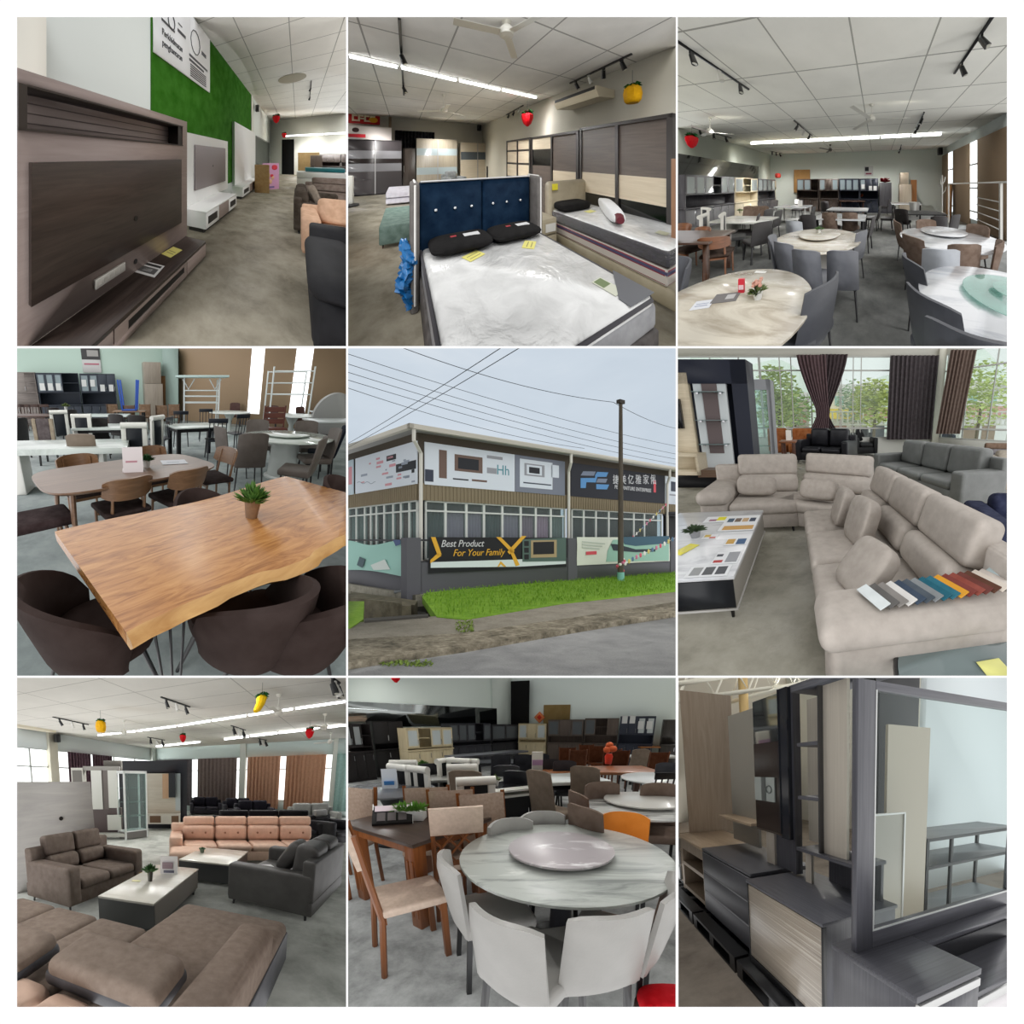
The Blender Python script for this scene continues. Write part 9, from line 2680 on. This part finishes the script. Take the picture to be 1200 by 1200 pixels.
 MB().b(0,wS,0,dp,Hd-0.028,Hd,0.002).build('top',grain,t)
 MB().b(0.012,wS-0.012,0.02,dp,0.02,Hd-0.028).build('body',grainz,t)
 a=MB().b(0.012,wS-0.012,0.0,0.02,0.2,Hd-0.075).build('drawer',grainz,t)
 MB().b(0.012,wS-0.012,-0.008,0.02,Hd-0.072,Hd-0.036,0.004).build('silver_edge',silver,a)
 MB().b(wS,wS+1.2,0.30,dp,Hd-0.028,Hd).build('rear_ledge',grain,t)
 MB().b(wS,wS+1.2,0.02,dp,Hd-0.15,Hd-0.125).build('middle_top',grain,t)
 MB().b(wS,wS+1.2,0.29,0.305,Hd-0.125,Hd-0.028).build('middle_back',plain((34,34,38),0.5),t)
 b=MB().b(wS+0.005,wS+1.2,0.02,0.04,0.2,Hd-0.2).build('drawer',plain((222,218,220),0.4),t)
 MB().b(wS+0.005,wS+1.2,0.012,0.04,Hd-0.196,Hd-0.156,0.004).build('silver_edge',silver,b)
 yM=fz(645,1000,Hd)[1]
 xa=fy(648,990,yM)[0]
 fi=fy(712,500,yM)[0]
 zT=fy(690,20,yM)[1];zi1=fy(735,60,yM)[1];zi0=fy(702,915,yM)[1]
 xe=xa+1.25
 u=thing('dressing_mirror','big dark wood-grain framed mirror standing on the near dressing table','mirror',(xa,yM,Hd))
 fw=fi-xa
 MB().b(0,fw,-0.012,0.03,0,zT-Hd,0.004).build('side_frame',grainz,u);MB().b(xe-xa-fw,xe-xa,-0.012,0.03,0,zT-Hd,0.004).build('side_frame',grainz,u)
 xi=fy(1170,700,yM)[0]-xa
 MB().b(fw,xe-xa-fw,-0.012,0.03,zi1-Hd,zT-Hd,0.004).build('rail',grain,u);MB().b(fw,xe-xa-fw,-0.012,0.03,0,zi0-Hd,0.004).build('rail',grain,u)
 MB().b(fw,xe-xa-fw,0.008,0.014,zi0-Hd,zi1-Hd).build('mirror_glass',glass((246,250,249),0.98,0.02,0.2),u)  # clear pane, not reflecting; the reflection is built as objects behind
 m=MB();m.b(fw,xe-xa-fw,-0.014,-0.004,zi0-Hd-0.008,zi0-Hd).b(fw,fw+0.006,-0.014,-0.004,zi0-Hd,zi1-Hd)
 m.build('glass_bead',plain((196,198,196),0.3),u)
 # ---- objects added behind the clear pane in place of the big mirror's reflection
 def place(yy,zx0,zx1):return fy(zx0,500,yy)[0],fy(zx1,500,yy)[0]
 yv=2.6
 a,b_=place(2.7,730,866)
 solo('tall_cabinet',MB().b(a,b_,2.7,2.9,0.05,2.6,0.004),plain((30,31,34),0.35),'black tall cabinet seen in the upper left of the big mirror','cabinet')
 a,b_=place(2.3,762,908);zt_=fy(830,185,2.3)[1]
 solo('panel',MB().b(a,b_,2.3,2.33,0.0,zt_),plain((166,156,140),0.4),'tall greige board seen in the middle of the big mirror','board')
 a,b_=place(2.1,690,828);zt_=fy(770,505,2.1)[1]
 t=thing('panel','lower greige board with a silver top edge seen at the left of the big mirror','board',(a,2.1,0))
 MB().b(0,b_-a,0,0.02,0.0,zt_).build('board',plain((160,154,142),0.35),t);MB().b(0,b_-a,-0.01,0.02,zt_,zt_+0.012).b(b_-a-0.014,b_-a,-0.012,0.0,0.0,zt_).build('silver_edge',silver,t)
 a,b_=place(2.5,908,1240)
 yy=2.45
 t=thing('shelf_rack','black metal rack with two grey shelves seen at the lower right of the big mirror','rack',(fy(908,600,yy)[0],yy,0))
 z1,z2=fy(920,590,yy)[1],fy(920,690,yy)[1]
 w=fy(1230,600,yy)[0]-fy(908,600,yy)[0]
 for q in (0,w-0.03):
  for k in (0,0.5):MB().b(q,q+0.035,k,k+0.035,0,z1).build('post',black,t)
 MB().b(0.34,0.37,0,0.03,0,z1).build('post',black,t)
 for q in (z1,z2,z2-0.5):MB().b(0,w,0,0.54,q-0.02,q).build('shelf',plain((110,112,114),0.4),t);
 for q in (z1,z2):MB().b(0,w,-0.005,0.0,q-0.03,q).build('shelf_rail',black,t)
 ax,bx_=place(3.6,890,1400)
 struct('wall_back',MB().b(ax-0.0,bx_,3.6,3.7,0,fy(1000,70,3.6)[1]+1.2),plain((206,214,216),0.6))
 # ---- warehouse behind
 cream=plain((232,226,206),0.5)
 struct('wall_far',MB().b(-2,11,12.5,12.6,0,5.0),plain((214,206,188),0.7))
 struct('wall_right',MB().b(6.5,6.6,0.5,12.5,0,6.5),plain((226,224,212),0.7))
 tr=plain((236,232,216),0.5)
 def P3(zx,zy,d):
  v=Vector(r.ray(zx,zy));return Vector((0,0,r.h))+v*d
 def truss(label,a,b_,d0,d1,dz):
  p,q=P3(*a,d0),P3(*b_,d1);up_=Vector((0,0,dz))
  t=thing('roof_truss',label,'roof truss',p)
  m=MB().tube([Vector((0,0,0)),q-p],0.05,6);m.build('lower_chord',tr,t)
  MB().tube([up_,q-p+up_],0.05,6).build('upper_chord',tr,t)
  m=MB();n=8
  pts=[]
  for k in range(n+1):pts.append((q-p)*(k/n)+(up_ if k%2 else Vector((0,0,0))))
  m.tube(pts,0.03,5);m.build('web',tr,t)
 truss('white roof truss crossing above the oak dressing table',(10,95),(455,35),7.5,10,0.7)
 truss('white roof truss at the upper left corner',(-20,40),(300,-10),6.5,9,0.7)
 truss('white roof truss seen over the tall mirror',(200,100),(500,20),9,9.5,0.6)
 p=P3(258,300,9)
 solo('roof_column',MB().b(-0.08,0.08,-0.08,0.08,0,6),plain((206,176,120),0.6),'yellowish steel column behind the oak back panel','column',(p.x,p.y,0))
 struct('roof',MB().b(-2,11,2.5,13,6.4,6.5),plain((236,230,210),0.6))
 struct('beam_roof',MB().b(-1,6.5,8.0,8.2,4.6,4.8),plain((200,196,180),0.6))
 fill_spots(-0.5,6,1.0,11,2,4,4.6,3.4,ramp=(0.6,1.5),color=(1,0.97,0.92))
 sun(1.0,(0.1,1,-0.35),80)
room_units()
room_beds()
room_dining()
room_slab()
building()
room_sofa()
room_lounge()
room_marble()
room_dresser()
finish()
